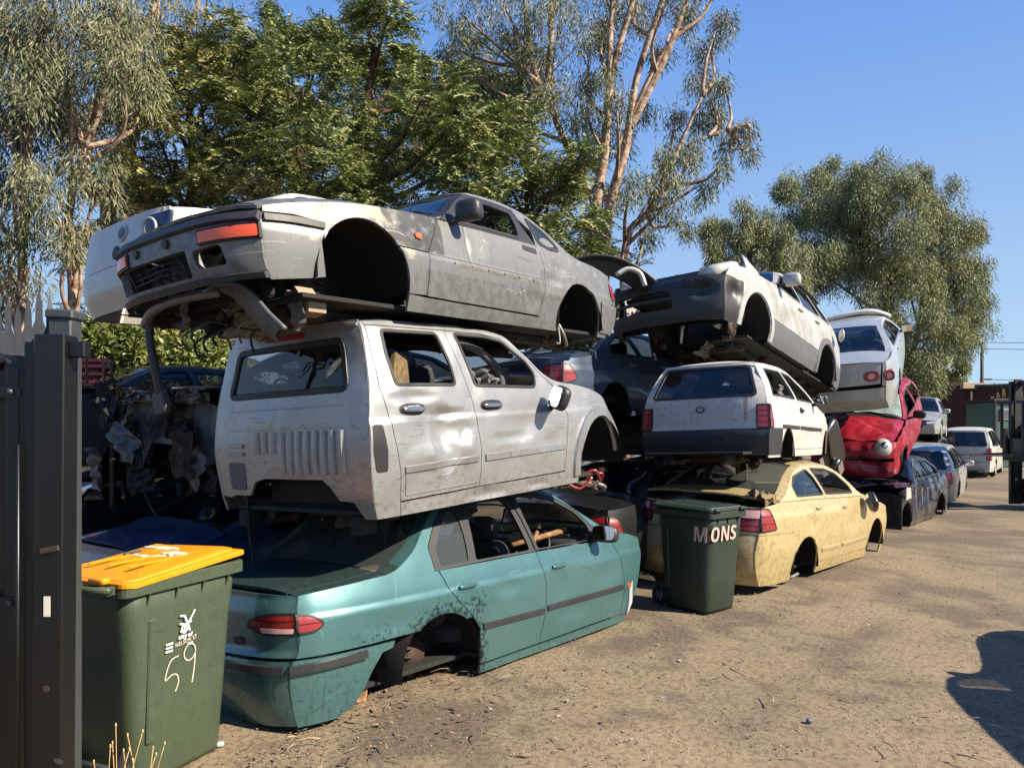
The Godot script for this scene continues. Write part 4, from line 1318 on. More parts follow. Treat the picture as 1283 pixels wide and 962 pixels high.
	for k in 12:
		var a := Vector3(0.55 - 0.05 * (k % 4), 0.2 - 0.05 * (k % 3), 0.42 - k * 0.06)
		if k % 3 == 0:
			crumple(c.root, "crushed_bracket", a, Vector2(0.2, 0.16 + 0.02 * (k % 5)), [M.bare, M.liner, M.rust, M.under][k % 4], Basis(Vector3.UP, 1.2) * Basis(Vector3(1, 0.3, 0).normalized(), k * 1.3), k, 0.35)
		else:
			tube(c.root, "loose_wire", curve([a, a + Vector3(0.1, -0.08, 0.05), a + Vector3(0.02, -0.12 - 0.02 * (k % 4), 0.14)], 8), 0.008, [M.rubber, M.bare, M.under][k % 3])
	box(c.root, "radiator_support", Vector3(0.5, 0.3, 0.1), Vector3(0.1, 0.14, 1.0), M.under, Basis.IDENTITY, 0.02)
	# tail
	endp(c, "rear_panel", B, [-0.9, 0.49, 0.9, 0.49, 0.9, 0.77, -0.9, 0.77], m)
	endp(c, "rear_bumper", B, [-0.9, 0.2, 0.9, 0.2, 0.9, 0.48, -0.9, 0.48], m, {"off": 0.012})
	for s in [-1.0, 1.0]:
		well(c, 0.09, 0.31, 0.38, s, 0.6)
		well(c, -2.53, 0.24, 0.365, s, 0.45)
	cabin(c, -2.15, -0.7, 0.25, 0.82, 0.74)
	underside(c, -3.1, 0.5, 0.2, 0.7)
	mirror(c, Vector3(-0.86, 0.92, -0.93), -1.0, M.bumper, Basis(Vector3.UP, 0.2), -1.0, Vector3(0.12, 0.16, 0.2))
	tube(c.root, "dangling_link", curve([Vector3(-2.2, 0.24, -0.78), Vector3(-2.23, 0.13, -0.82), Vector3(-2.3, 0.04, -0.8)], 8), 0.016, M.bare)
	tube(c.root, "dangling_link", curve([Vector3(-2.18, 0.2, -0.8), Vector3(-2.16, 0.06, -0.82), Vector3(-2.1, 0.05, -0.82)], 8), 0.01, M.bare)
	# a black door seal thrown over the boot
	tube(c.root, "aerial", [Vector3(-0.45, 0.86, -0.74), Vector3(-0.45, 1.0, -0.74)], 0.003, M.trim)

# ---------------------------------------------------------------- the other cars
func std(c: Car, d: Dictionary) -> void:
	# a whole car from a table of its lines
	var m: Material = d.m
	c.outline()
	var belt: Tab = d.belt
	var g0: float = d.g0
	var g1: float = d.g1
	var low := PackedVector2Array([Vector2(-9, -1), Vector2(9, -1), Vector2(9, 3), Vector2(g1, 3)])
	for i in 9:
		var x := lerpf(g1, g0, i / 8.0)
		low.append(Vector2(x, belt.at(x)))
	low.append_array([Vector2(g0, 3), Vector2(-9, 3)])
	var cuts: Array = d.cuts
	for i in cuts.size() - 1:
		var r := PackedVector2Array([Vector2(cuts[i], d.sill), Vector2(cuts[i + 1], d.sill), Vector2(cuts[i + 1], 3), Vector2(cuts[i], 3)])
		for bump in d.get("bumpers", []):
			# [x of the end, top, from the end to +x or -x]
			var bx := PackedVector2Array([Vector2(bump[0], -2), Vector2(bump[0] + 9 * bump[2], -2), Vector2(bump[0] + 9 * bump[2], bump[1]), Vector2(bump[0], bump[1])])
			var left := Geometry2D.clip_polygons(r, bx)
			if left.size() > 0:
				r = left[0]
		for q in Geometry2D.intersect_polygons(r, low):
			var flat := []
			for v in q:
				flat.append(v.x)
				flat.append(v.y)
			side(c, d.names[i], flat, d.get("mats", {}).get(d.names[i], m))
	if d.has("sillmat"):
		side(c, "sill_panel", [cuts[0], -1, cuts[-1], -1, cuts[-1], d.sill, cuts[0], d.sill], d.sillmat)
	for bump in d.get("bumpers", []):
		side(c, bump[3], [bump[0], bump[4], bump[0] + 9 * bump[2], bump[4], bump[0] + 9 * bump[2], bump[1], bump[0], bump[1]], bump[5], {"off": 0.004, "gap": 0.0005})
	var holes := []
	for wv in d.win:
		holes.append(rnd(pv(wv), 0.03))
	var gh := []
	for i in 9:
		var x := lerpf(g0, g1, i / 8.0)
		gh.append_array([x, belt.at(x)])
	gh.append_array([g1, 3, g0, 3])
	side(c, "greenhouse_panel", gh, d.get("pillar", m), {"holes": holes, "arch": false})
	for s in c.sides:
		for i in holes.size():
			window(c, s, holes[i], d.glass[i])
		for h in d.get("handles", []):
			handle(c, s, h[0], h[1], d.get("handlemat", m), 0.2)
		if d.has("mould"):
			for q in d.mould:
				strip(c, "door_moulding", s, pv(q), 0.05, 0.012, d.get("mouldmat", M.bumper))
	for t in d.top:
		top(c, t[0], t[1], t[2], t[3], t[4], t[5], t[6] if t.size() > 6 else {})
	for t in d.get("rear", []):
		endp(c, t[0], B, t[1], t[2], t[3] if t.size() > 3 else {})
	for t in d.get("front", []):
		endp(c, t[0], F, t[1], t[2], t[3] if t.size() > 3 else {})
	if d.get("wells", true):
		for a in c.arches:
			for s in [-1.0, 1.0]:
				well(c, a[0], a[1], a[2] - 0.005, s, 0.45)
	if d.has("cabin"):
		cabin(c, d.cabin[0], d.cabin[1], c.ybot + 0.1, d.cabin[2], c.w - 0.12)
		underside(c, d.cabin[0] - 0.7, d.cabin[1] + 0.5, c.ybot + 0.06, c.w - 0.24)

func sedan_lines(c: Car, ln: float, h: float, w: float, wb: float, over: float, tail := 0.97) -> void:
	# x = 0 at the rear axle; a plain three-box shape
	c.w = w
	var f := ln - over
	c.prof = Tab.new([0.1, 0.92, 0.3, 0.965, 0.55, 1.0, 0.8, 0.99, tail, 0.955, h, 0.68])
	c.pe = 4.4
	c.plan = Tab.new([-over - 0.05, 0.75, -over + 0.03, 0.84, -over + 0.15, 0.91, -over + 0.4, 0.965, 0.2, 1.0, wb * 0.8, 1.0, f - 0.6, 0.97, f - 0.2, 0.89, f, 0.8])
	c.ybot = 0.2
	c.arches = [[0.0, 0.3, 0.36], [wb, 0.3, 0.36]]

func gold_sedan() -> void:
	var c := new_car("gold_sedan", "pale gold sedan with red tail light and open boot at the bottom of its stack", Vector3(2.72, -0.06, -9.75), 49.5, -1.4, 1.4)
	sedan_lines(c, 4.85, 1.44, 0.91, 2.75, 1.1, 0.99)
	c.edge = Tab.new([-1.1, 0.99, -0.75, 1.03, -0.62, 1.05, -0.3, 1.18, 0.0, 1.31, 0.3, 1.395, 0.65, 1.43, 1.2, 1.425, 1.6, 1.35, 1.85, 1.2, 2.05, 1.06, 2.2, 1.02, 2.5, 0.98, 2.95, 0.88, 3.3, 0.8, 3.6, 0.7])
	c.crown = Tab.new([-1.1, 0.03, -0.4, 0.09, 0.3, 0.06, 1.2, 0.05, 1.8, 0.12, 2.2, 0.06, 3.5, 0.06])
	c.rx = Tab.new([0.12, -0.98, 0.3, -1.06, 0.5, -1.09, 0.7, -1.06, 0.98, -1.0])
	c.fx = Tab.new([0.15, 3.25, 0.6, 3.36, 0.75, 3.3])
	c.rb = 0.1
	c.ybot = 0.15
	c.arches = [[0.03, 0.25, 0.39, 0.37], [2.74, 0.28, 0.37, 0.38]]
	c.cell = 0.045
	c.na = 0.008
	c.dents = [[R, 0.2, 0.78, 0.2, 0.14, 0.02], [R, 0.3, 0.66, 0.06, 0.2, 0.02, 1], [R, 0.75, 0.5, 0.2, 0.12, 0.012], [R, 1.7, 0.7, 0.3, 0.2, 0.015]]
	c.tint = func(map: int, a: float, b: float) -> Color:
		var n := nz.get_noise_2d(a * 220.0, b * 260.0 + map * 9.0)
		var f := nz.get_noise_2d(a * 1200.0, b * 1200.0)
		var run := nz.get_noise_2d(a * 650.0, b * 50.0)
		var col := Color(1, 1, 1).lerp(Color(0.58, 0.52, 0.42), clampf((n * 0.8 + f * 0.4 - 0.16 + (0.25 if b < 0.3 else 0.0)) * 2.4, 0.0, 0.65))
		return col.lerp(Color(0.5, 0.45, 0.36), clampf((run - 0.32) * 3.0, 0.0, 0.45))
	wear(c, M.gold, -1.25, R, [R, T, B], 240)
	c.creases = [[0.93, 0.86, 0.012, -1.0, 3.2]]
	var m: Material = M.gold
	var sag := [2.0, -2]
	std(c, {"m": m, "belt": Tab.new([-0.7, 1.04, 0.0, 1.04, 1.0, 1.02, 2.1, 1.0]), "g0": -0.64, "g1": 2.12, "sill": 0.27, "sillmat": m,
		"cuts": [-2.0, 0.28, 1.22, 2.3, 4.0], "names": ["rear_quarter_panel", "rear_door", "front_door", "front_fender"],
		"bumpers": [[-0.34, 0.70, -1, "rear_bumper_end", 0.15, m]],
		"win": [[-0.14, 1.09, -0.13, 1.2, 0.06, 1.3, 0.56, 1.375, 0.66, 1.29, 0.72, 1.08], [0.82, 1.08, 0.76, 1.3, 0.72, 1.385, 1.2, 1.37, 1.52, 1.31, 1.76, 1.15, 1.8, 1.06]], "glass": [M.tint, null],
		"handles": [[0.42, 0.93], [1.38, 0.9]], "mould": [[0.52, 0.42, 1.18, 0.42], [1.25, 0.42, 2.27, 0.43]], "mouldmat": m,
		"top": [["rear_window", -0.58, 0.32, -0.86, 0.86, M.dusty, {"t": 0.0, "tint": false}], ["rear_pillar_skin", -0.62, 0.36, -1.0, -0.87, m], ["rear_pillar_skin", -0.62, 0.36, 0.87, 1.0, m], ["roof_panel", 0.36, 1.5, -1.0, 1.0, m], ["windscreen", 1.54, 2.08, -0.88, 0.88, M.shatter, {"t": 0.0, "tint": false}], ["front_pillar_skin", 1.5, 2.12, -1.0, -0.89, m], ["front_pillar_skin", 1.5, 2.12, 0.89, 1.0, m], ["bonnet", 2.15, 2.9, -0.98, 0.98, m]],
		"rear": [["rear_bumper", [-1, 0.15, 1, 0.15, 1, 0.695, -1, 0.695], m, {"off": 0.004, "gap": 0.0005}], ["boot_face", [-1, 0.70, 1, 0.70, 1, 1.0, -1, 1.0], m]],
		"cabin": [0.05, 2.0, 0.98]})
	for s in [R, L]:
		var sg := 1.0 if s == R else -1.0
		lamp(c, s, rnd(pv([-1.06, 0.74, -1.01, 0.985, -0.9, 0.98, -0.8, 0.76]), 0.02), M.redlens, 2)
		lamp(c, B, rnd(pv([sg * 0.5, 0.75, sg * 0.47, 0.97, sg * 0.76, 0.985, sg * 0.8, 0.74]), 0.02), M.redlens, 3)
		panel(c, "reversing_lens", B, [rnd(pv([sg * 0.55, 0.88, sg * 0.55, 0.96, sg * 0.76, 0.965, sg * 0.76, 0.88]), 0.012)], M.pinklens, {"off": 0.02, "t": 0.006, "cell": 0.1, "tint": false})
	# the boot lid stands ajar, its crumpled edge showing
	var lid := top(c, "boot_lid", -1.05, -0.66, -0.93, 0.93, m, {"off": 0.03})
	lid.transform = Transform3D(Basis(Vector3(0, 0, 1), -0.1), Vector3(0.0, -0.04, 0))
	strip(c, "high_brake_light", B, pv([-0.12, 0.985, 0.12, 0.985]), 0.03, 0.03, M.redlens)
	crumple(c.root, "crumpled_boot_corner", Vector3(-0.78, 1.07, 0.68), Vector2(0.42, 0.26), M.card, Basis(Vector3(1, 0, 0), -1.1), 6.0, 0.35)
	mirror(c, Vector3(2.15, 0.93, 1.0), 1.0, M.black, Basis(Vector3(1, 0, 0), 0.5) * Basis(Vector3(0, 0, 1), 0.9) * Basis(Vector3.UP, -0.6), -1.0, Vector3(0.1, 0.28, 0.24))
	tube(c.root, "coil_spring_stub", [Vector3(-0.25, 0.12, 0.75), Vector3(-0.1, 0.2, 0.85)], 0.02, M.bare)

func white_hatch() -> void:
	var c := new_car("white_hatchback", "white three-door hatchback with black bumper and red tail lights, on top of the gold sedan", Vector3(2.63, 1.19, -9.82), 57.7, -1.0, -1.9)
	c.w = 0.81
	c.prof = Tab.new([0.2, 0.96, 0.4, 0.985, 0.62, 1.0, 0.88, 0.975, 1.38, 0.68])
	c.plan = Tab.new([-0.75, 0.93, -0.5, 0.975, 0.0, 1.0, 1.8, 1.0, 2.5, 0.95, 2.9, 0.86])
	c.edge = Tab.new([-0.75, 0.88, -0.66, 0.95, -0.52, 1.28, -0.45, 1.335, 0.0, 1.37, 0.6, 1.375, 1.0, 1.34, 1.3, 1.22, 1.7, 0.97, 1.85, 0.9, 2.3, 0.83, 2.75, 0.72, 2.9, 0.6])
	c.crown = Tab.new([-0.7, 0.03, -0.4, 0.05, 0.8, 0.05, 1.3, 0.1, 1.8, 0.06, 2.8, 0.05])
	c.rx = Tab.new([0.25, -0.70, 0.5, -0.73, 0.62, -0.70, 0.9, -0.67, 1.34, -0.46])
	c.fx = Tab.new([0.25, 2.8, 0.6, 2.86])
	c.rb = 0.06
	c.pe = 4.0
	c.ybot = 0.24
	c.arches = [[0.0, 0.25, 0.31, 0.34], [2.38, 0.25, 0.33, 0.34]]
	c.cell = 0.05
	c.na = 0.006
	c.creases = [[0.70, 0.68, 0.010, -0.7, 2.8]]
	c.dents = [[R, 1.2, 0.5, 0.4, 0.2, 0.02], [R, 0.3, 0.8, 0.2, 0.1, 0.015], [R, 1.6, 0.4, 0.1, 0.15, 0.03, 1]]
	c.tint = func(map: int, a: float, b: float) -> Color:
		var n := nz.get_noise_2d(a * 240.0, b * 260.0)
		var f := nz.get_noise_2d(a * 1200.0, b * 1200.0)
		var run := nz.get_noise_2d(a * 700.0, b * 45.0)
		var col := Color(1, 1, 1).lerp(Color(0.70, 0.62, 0.48), clampf((n * 0.8 + f * 0.4 - 0.2) * 2.4, 0.0, 0.55))
		col = col.lerp(Color(0.5, 0.46, 0.4), clampf((run - 0.34) * 3.0, 0.0, 0.4))
		if map == B and absf(a - 0.5) < 0.035 and b < 0.94 and b > 0.66:
			# a run of rust below the window corner
			col = col.lerp(Color(0.4, 0.2, 0.09), clampf(0.95 - absf(a - 0.5) * 24.0 - (0.94 - b) * 1.1 + f * 0.6, 0.0, 0.9))
		return col
	wear(c, M.white, -0.85, R, [R, T, B], 160)
	var m: Material = M.white
	std(c, {"m": m, "belt": Tab.new([-0.7, 0.93, 2.0, 0.91]), "g0": -0.72, "g1": 1.84, "sill": 0.33, "sillmat": m,
		"cuts": [-2.0, 0.58, 1.88, 4.0], "names": ["rear_quarter_panel", "door", "front_fender"],
		"bumpers": [[-0.29, 0.575, -1, "rear_bumper_end", 0.27, M.bumper]],
		"win": [[-0.46, 0.96, -0.22, 1.29, 0.50, 1.305, 0.54, 0.955], [0.66, 0.955, 0.60, 1.305, 0.98, 1.285, 1.24, 1.16, 1.56, 0.95]], "glass": [null, null],
		"handles": [[0.8, 0.82]], "handlemat": M.bumper, "mould": [[-0.28, 0.60, 0.54, 0.595], [0.62, 0.595, 1.86, 0.585]],
		"top": [["roof_panel", -0.5, 0.98, -1.0, 1.0, m], ["windscreen", 1.0, 1.72, -0.88, 0.88, M.shatter, {"t": 0.0, "tint": false}], ["front_pillar_skin", 0.98, 1.76, 0.89, 1.0, m], ["front_pillar_skin", 0.98, 1.76, -1.0, -0.89, m], ["bonnet", 1.8, 2.75, -0.98, 0.98, m]],
		"cabin": [-0.4, 1.75, 0.88]})
	var hole := rnd(pv([-0.62, 0.955, 0.62, 0.955, 0.50, 1.31, -0.50, 1.31]), 0.05)
	endp(c, "tailgate", B, [-0.7, 0.575, 0.7, 0.575, 0.62, 0.62, 0.62, 0.85, 1, 0.85, 1, 1.36, -1, 1.36, -1, 0.85, -0.62, 0.85, -0.62, 0.62], m, {"holes": [hole], "cell": 0.03})
	panel(c, "tailgate_window", B, [grow(hole, 0.01)], M.tint, {"off": -0.006, "t": 0.0, "cell": 0.2, "tint": false})
	strip(c, "tailgate_window_seal", B, hole, 0.035, 0.006, M.rubber, true)
	endp(c, "rear_bumper", B, [-1, 0.27, 1, 0.27, 1, 0.572, -1, 0.572], M.bumper, {"off": 0.004, "gap": 0.0005})
	for s in [R, L]:
		var sg := 1.0 if s == R else -1.0
		lamp(c, B, rnd(pv([sg * 0.63, 0.585, sg * 0.63, 0.84, sg * 0.76, 0.845, sg * 0.765, 0.585]), 0.015), M.redlens, 3)
		lamp(c, s, rnd(pv([-0.705, 0.585, -0.67, 0.845, -0.61, 0.84, -0.62, 0.585]), 0.01), M.redlens, 2)
	panel(c, "tailgate_emblem", B, [oval(-0.02, 0.81, 0.055, 0.04, 20)], M.clad, {"off": 0.012, "t": 0.014, "cell": 0.2, "tint": false})
	panel(c, "emblem_ring", B, [oval(-0.02, 0.81, 0.035, 0.024, 16)], M.plate, {"off": 0.016, "t": 0.006, "cell": 0.2, "tint": false})
	panel(c, "plate_recess", B, [pv([-0.4, 0.40, 0.3, 0.40, 0.3, 0.5, -0.4, 0.5])], M.trim, {"off": 0.026, "t": 0.008, "cell": 0.3, "tint": false})
	# handprint-like smear on the glass and a rag inside
	crumple(c.root, "rag", Vector3(-0.45, 1.06, -0.3), Vector2(0.2, 0.3), M.seat_tan, Basis(Vector3.UP, 1.4), 2.0, 0.4)
	crumple(c.root, "rag", Vector3(0.3, 1.02, 0.6), Vector2(0.3, 0.2), M.liner, Basis(Vector3.UP, 0.2), 5.0, 0.4)
	mirror(c, Vector3(1.55, 0.98, 0.88), 1.0, M.bumper, Basis.IDENTITY, -1.0, Vector3(0.1, 0.14, 0.18))

func silver_suv() -> void:
	var c := new_car("silver_suv", "off-white SUV with grey cladding and black bumper, nose up on the white hatchback", Vector3(2.43, 2.71, -10.59), 229.6, 10.0, 3.2)
	c.w = 0.91
	c.prof = Tab.new([0.2, 0.93, 0.4, 0.985, 0.6, 1.0, 0.9, 0.995, 1.08, 0.965, 1.62, 0.68])
	c.plan = Tab.new([0.95, 0.8, 0.75, 0.9, 0.4, 0.97, 0.0, 1.0, -2.4, 1.0, -3.0, 0.97, -3.45, 0.9])
	c.edge = Tab.new([0.9, 0.84, 0.7, 0.93, 0.3, 1.03, -0.3, 1.08, -0.62, 1.11, -0.8, 1.2, -1.2, 1.5, -1.45, 1.58, -2.0, 1.62, -2.7, 1.6, -3.05, 1.5, -3.3, 1.2, -3.4, 1.05])
	c.crown = Tab.new([0.9, 0.04, 0.3, 0.08, -0.6, 0.06, -1.1, 0.1, -1.6, 0.05, -3.0, 0.05])
	c.fx = Tab.new([0.2, 0.72, 0.4, 0.78, 0.7, 0.80, 0.92, 0.72])
	c.rx = Tab.new([0.3, -3.42, 0.6, -3.45, 1.05, -3.38, 1.2, -3.3])
	c.fb = 0.14
	c.ybot = 0.24
	c.sides = [L, R]
	c.arches = [[0.0, 0.33, 0.41, 0.44], [-2.63, 0.33, 0.41, 0.44]]
	c.cell = 0.045
	c.na = 0.007
	c.creases = [[0.97, 0.93, 0.014, -3.3, 0.7]]
	c.dents = [[F, -0.55, 0.62, 0.22, 0.16, 0.07], [L, 0.6, 0.62, 0.2, 0.16, 0.06], [L, 0.55, 0.7, 0.08, 0.25, 0.03, 1], [L, -1.2, 0.8, 0.4, 0.2, 0.015]]
	c.tint = func(map: int, a: float, b: float) -> Color:
		var n := nz.get_noise_2d(a * 40.0, b * 40.0) + 0.5 * nz.get_noise_2d(a * 150.0, b * 130.0)
		return Color(1, 1, 1).lerp(Color(0.68, 0.62, 0.42), clampf(n * 1.1 - 0.05 + (0.3 if map == L and a < -0.6 and a > -2.2 and b < 0.85 else 0.0), 0.0, 0.7))
	var m: Material = M.offwhite
	std(c, {"m": m, "belt": Tab.new([-3.2, 1.15, -0.6, 1.08]), "g0": -3.3, "g1": -0.6, "sill": 0.58, "sillmat": M.clad,
		"cuts": [-4.0, -2.28, -1.62, -0.56, 2.0], "names": ["rear_quarter_panel", "rear_door", "front_door", "front_fender"],
		"bumpers": [[0.42, 0.80, 1, "front_bumper_end", 0.24, M.bumper]],
		"win": [[-0.72, 1.13, -1.15, 1.44, -1.56, 1.53, -1.58, 1.14], [-1.68, 1.14, -1.67, 1.54, -2.35, 1.55, -2.4, 1.17], [-2.5, 1.18, -2.46, 1.54, -2.85, 1.5, -3.02, 1.22]], "glass": [null, M.tint, M.tint],
		"handles": [[-1.5, 1.0], [-2.2, 1.02]],
		"top": [["windscreen", -1.3, -0.64, -0.9, 0.9, M.tint, {"t": 0.0, "tint": false}], ["front_pillar_skin", -1.34, -0.6, -1.0, -0.9, m], ["front_pillar_skin", -1.34, -0.6, 0.9, 1.0, m], ["roof_panel", -3.1, -1.36, -1.0, 1.0, m]],
		"rear": [["tailgate", [-1, 0.5, 1, 0.5, 1, 1.2, -1, 1.2], m], ["rear_bumper", [-1, 0.3, 1, 0.3, 1, 0.49, -1, 0.49], M.bumper]],
		"cabin": [-3.0, -0.7, 1.05]})
	for s in [L, R]:
		for a in c.arches:
			var fl := PackedVector2Array()
			for i in 15:
				var t := PI * (1.05 - i / 14.0 * 1.1)
				fl.append(Vector2(a[0] + 0.46 * cos(t), a[1] + 0.49 * sin(t)))
			strip(c, "wheel_arch_flare", s, fl, 0.11, 0.016, M.clad if a[0] < -1 else m)
	strip(c, "roof_rail", L, pv([-1.5, 1.56, -2.2, 1.585, -2.9, 1.55]), 0.03, 0.05, M.bumper)
	# nose without its bonnet: engine bay, headlights, torn bumper
	var gap := rnd(pv([-0.18, 0.42, 0.72, 0.42, 0.7, 0.66, -0.12, 0.66]), 0.04)
	endp(c, "front_bumper", F, [-1, 0.24, 1, 0.24, 1, 0.80, -1, 0.80], M.bumper, {"holes": [gap], "off": 0.004, "gap": 0.0005, "cell": 0.035, "t": 0.05})
	strip(c, "bumper_bar", F, pv([-0.15, 0.55, 0.7, 0.55]), 0.05, 0.01, M.bumper)
	panel(c, "fog_lamp_pocket", F, [rnd(pv([-0.62, 0.66, -0.3, 0.66, -0.3, 0.79, -0.62, 0.79]), 0.03)], M.rubber, {"off": 0.024, "t": 0.01, "cell": 0.1, "tint": false})
	panel(c, "fog_lamp", F, [oval(-0.48, 0.725, 0.06, 0.05)], M.trim, {"off": 0.03, "t": 0.012, "cell": 0.1, "tint": false})
	for sg in [-1.0, 1.0]:
		var lamp := blob(c.root, "headlight", Vector3(0.56, 0.925, sg * 0.6), Vector3(0.5, 0.2, 0.42), M.clearlens, 0.6, Basis(Vector3.UP, sg * 0.55) * Basis(Vector3(0, 0, 1), -0.35))
		blob(lamp, "headlight_housing", Vector3(0.45, 0.89, sg * 0.52), Vector3(0.44, 0.2, 0.4), M.trim, 0.5, Basis(Vector3.UP, sg * 0.5))
	box(c.root, "engine_bay_floor", Vector3(0.1, 0.7, 0), Vector3(1.2, 0.05, 1.3), M.under)
	blob(c.root, "engine_block", Vector3(0.1, 0.86, 0.05), Vector3(0.7, 0.4, 0.8), M.under, 0.3)
	box(c.root, "bonnet_slam_panel", Vector3(0.55, 0.95, 0.1), Vector3(0.14, 0.06, 1.25), M.black)
	plate(c.root, "torn_fender_tip", pv([0, 0, 0.5, 0.05, 0.42, 0.2, 0.0, 0.3]), Transform3D(Basis(Vector3(-1, 0, 0), Vector3(0, 1, 0.3).normalized(), Vector3(0, 0, -1)), Vector3(0.2, 0.98, -0.84)), 0.02, m)
	for k in 16:
		var a := Vector3(0.5 - 0.12 * (k % 5), 0.98, -0.3 + k * 0.06)
		tube(c.root, "engine_hose", curve([a, a + Vector3(-0.08, 0.05 + 0.02 * (k % 3), 0.06), a + Vector3(-0.2, -0.02, 0.02 * (k % 4))], 6), 0.012, [M.rubber, M.under, M.bare][k % 3 if k % 5 == 0 else k % 2])
	mirror(c, Vector3(-0.78, 1.2, -1.03), -1.0, m, Basis(Vector3.UP, 0.15), -1.0, Vector3(0.13, 0.18, 0.24))
	# round white lamp lying on the tail and fuel flap
	blob(c.root, "fuel_filler_cap", Vector3(-2.95, 1.0, -1.0), Vector3(0.2, 0.2, 0.06), M.white, 0.9, Basis(Vector3.UP, 0.6))

func silver_sedan_tail() -> void:
	var c := new_car("silver_sedan", "silver sedan with round red tail lamps, nose up on top of the red car", Vector3(6.21, 2.16, -14.59), 61.6, 15.4, -3.7)
	sedan_lines(c, 4.77, 1.45, 0.91, 2.71, 1.05, 1.0)
	c.edge = Tab.new([-1.1, 0.98, -0.6, 1.03, -0.42, 1.05, 0.0, 1.25, 0.35, 1.385, 0.8, 1.43, 1.3, 1.42, 1.7, 1.3, 2.1, 1.06, 2.3, 1.0, 3.0, 0.88, 3.5, 0.75])
	c.crown = Tab.new([-1.1, 0.03, -0.2, 0.09, 0.4, 0.05, 1.2, 0.05, 1.8, 0.12, 2.2, 0.06, 3.5, 0.05])
	c.rx = Tab.new([0.2, -0.98, 0.4, -1.06, 0.6, -1.05, 0.98, -0.98])
	c.fx = Tab.new([0.2, 3.45, 0.6, 3.55, 0.75, 3.5])
	c.na = 0.004
	var m: Material = M.silverblue
	std(c, {"m": m, "belt": Tab.new([-0.7, 1.05, 2.2, 1.0]), "g0": -0.45, "g1": 2.15, "sill": 0.3, "sillmat": m, "cuts": [-2.0, 0.4, 1.25, 2.25, 4.0], "names": ["rear_quarter_panel", "rear_door", "front_door", "front_fender"],
		"bumpers": [[-0.37, 0.62, -1, "rear_bumper_end", 0.2, m]],
		"win": [[0.0, 1.08, 0.05, 1.22, 0.4, 1.35, 0.72, 1.37, 0.78, 1.06], [0.86, 1.06, 0.8, 1.37, 1.25, 1.36, 1.65, 1.22, 1.9, 1.05]], "glass": [M.tint, null], "handles": [[0.5, 0.93], [1.4, 0.92]],
		"top": [["rear_window", -0.42, 0.34, -0.86, 0.86, M.tint, {"t": 0.0}], ["rear_pillar_skin", -0.45, 0.36, -1.0, -0.87, m], ["rear_pillar_skin", -0.45, 0.36, 0.87, 1.0, m], ["roof_panel", 0.37, 1.5, -1.0, 1.0, m], ["windscreen", 1.5, 2.1, -0.88, 0.88, M.tint, {"t": 0.0}], ["boot_lid", -1.02, -0.46, -0.97, 0.97, m], ["bonnet", 2.2, 3.4, -0.97, 0.97, m]],
		"rear": [["rear_bumper", [-1, 0.2, 1, 0.2, 1, 0.58, -1, 0.58], m, {"off": 0.012}], ["boot_face", [-0.66, 0.64, 0.66, 0.64, 0.7, 1.0, -0.7, 1.0], m], ["tail_panel", [0.68, 0.6, 1, 0.6, 1, 1.0, 0.72, 1.0], m], ["tail_panel", [-0.68, 0.6, -1, 0.6, -1, 1.0, -0.72, 1.0], m]],
		"cabin": [0.0, 2.0, 1.0]})
	box(c.root, "boot_opening", Vector3(-0.95, 0.62, 0), Vector3(0.1, 0.06, 1.3), M.under)
	for sg in [-1.0, 1.0]:
		for q in [[0.53, 0.78, 0.12, 0.085], [0.80, 0.76, 0.085, 0.085]]:
			var o := panel(c, "tail_light", B, [oval(sg * q[0], q[1], q[2], q[3], 24, 0.7)], M.redlens, {"off": 0.02, "t": 0.03, "cell": 0.1})
			panel(c, "lamp_lens", B, [oval(sg * q[0], q[1], 0.05, 0.05, 16)], M.pinklens, {"off": 0.026, "t": 0.01, "cell": 0.1, "parent": o})
		panel(c, "tail_light", R if sg > 0 else L, [oval(-0.95, 0.77, 0.11, 0.09, 20, 0.7)], M.redlens, {"off": 0.014, "t": 0.02, "cell": 0.1})
	panel(c, "number_plate", B, [pv([-0.2, 0.7, 0.2, 0.7, 0.2, 0.81, -0.2, 0.81])], M.plate, {"off": 0.012, "t": 0.01, "cell": 0.3})
	mirror(c, Vector3(1.95, 1.06, 1.0), 1.0, M.rubber)
	# a loose arch of trim lying on the roof
	tube(c.root, "loose_roof_trim", curve([Vector3(1.2, 1.46, -0.5), Vector3(1.3, 1.54, -0.1), Vector3(1.5, 1.53, 0.4), Vector3(1.7, 1.36, 0.72)], 16), 0.05, M.plate)
	tube(c.root, "loose_roof_trim", curve([Vector3(1.35, 1.44, -0.6), Vector3(1.5, 1.5, 0.0), Vector3(1.75, 1.38, 0.6)], 12), 0.04, M.trim)

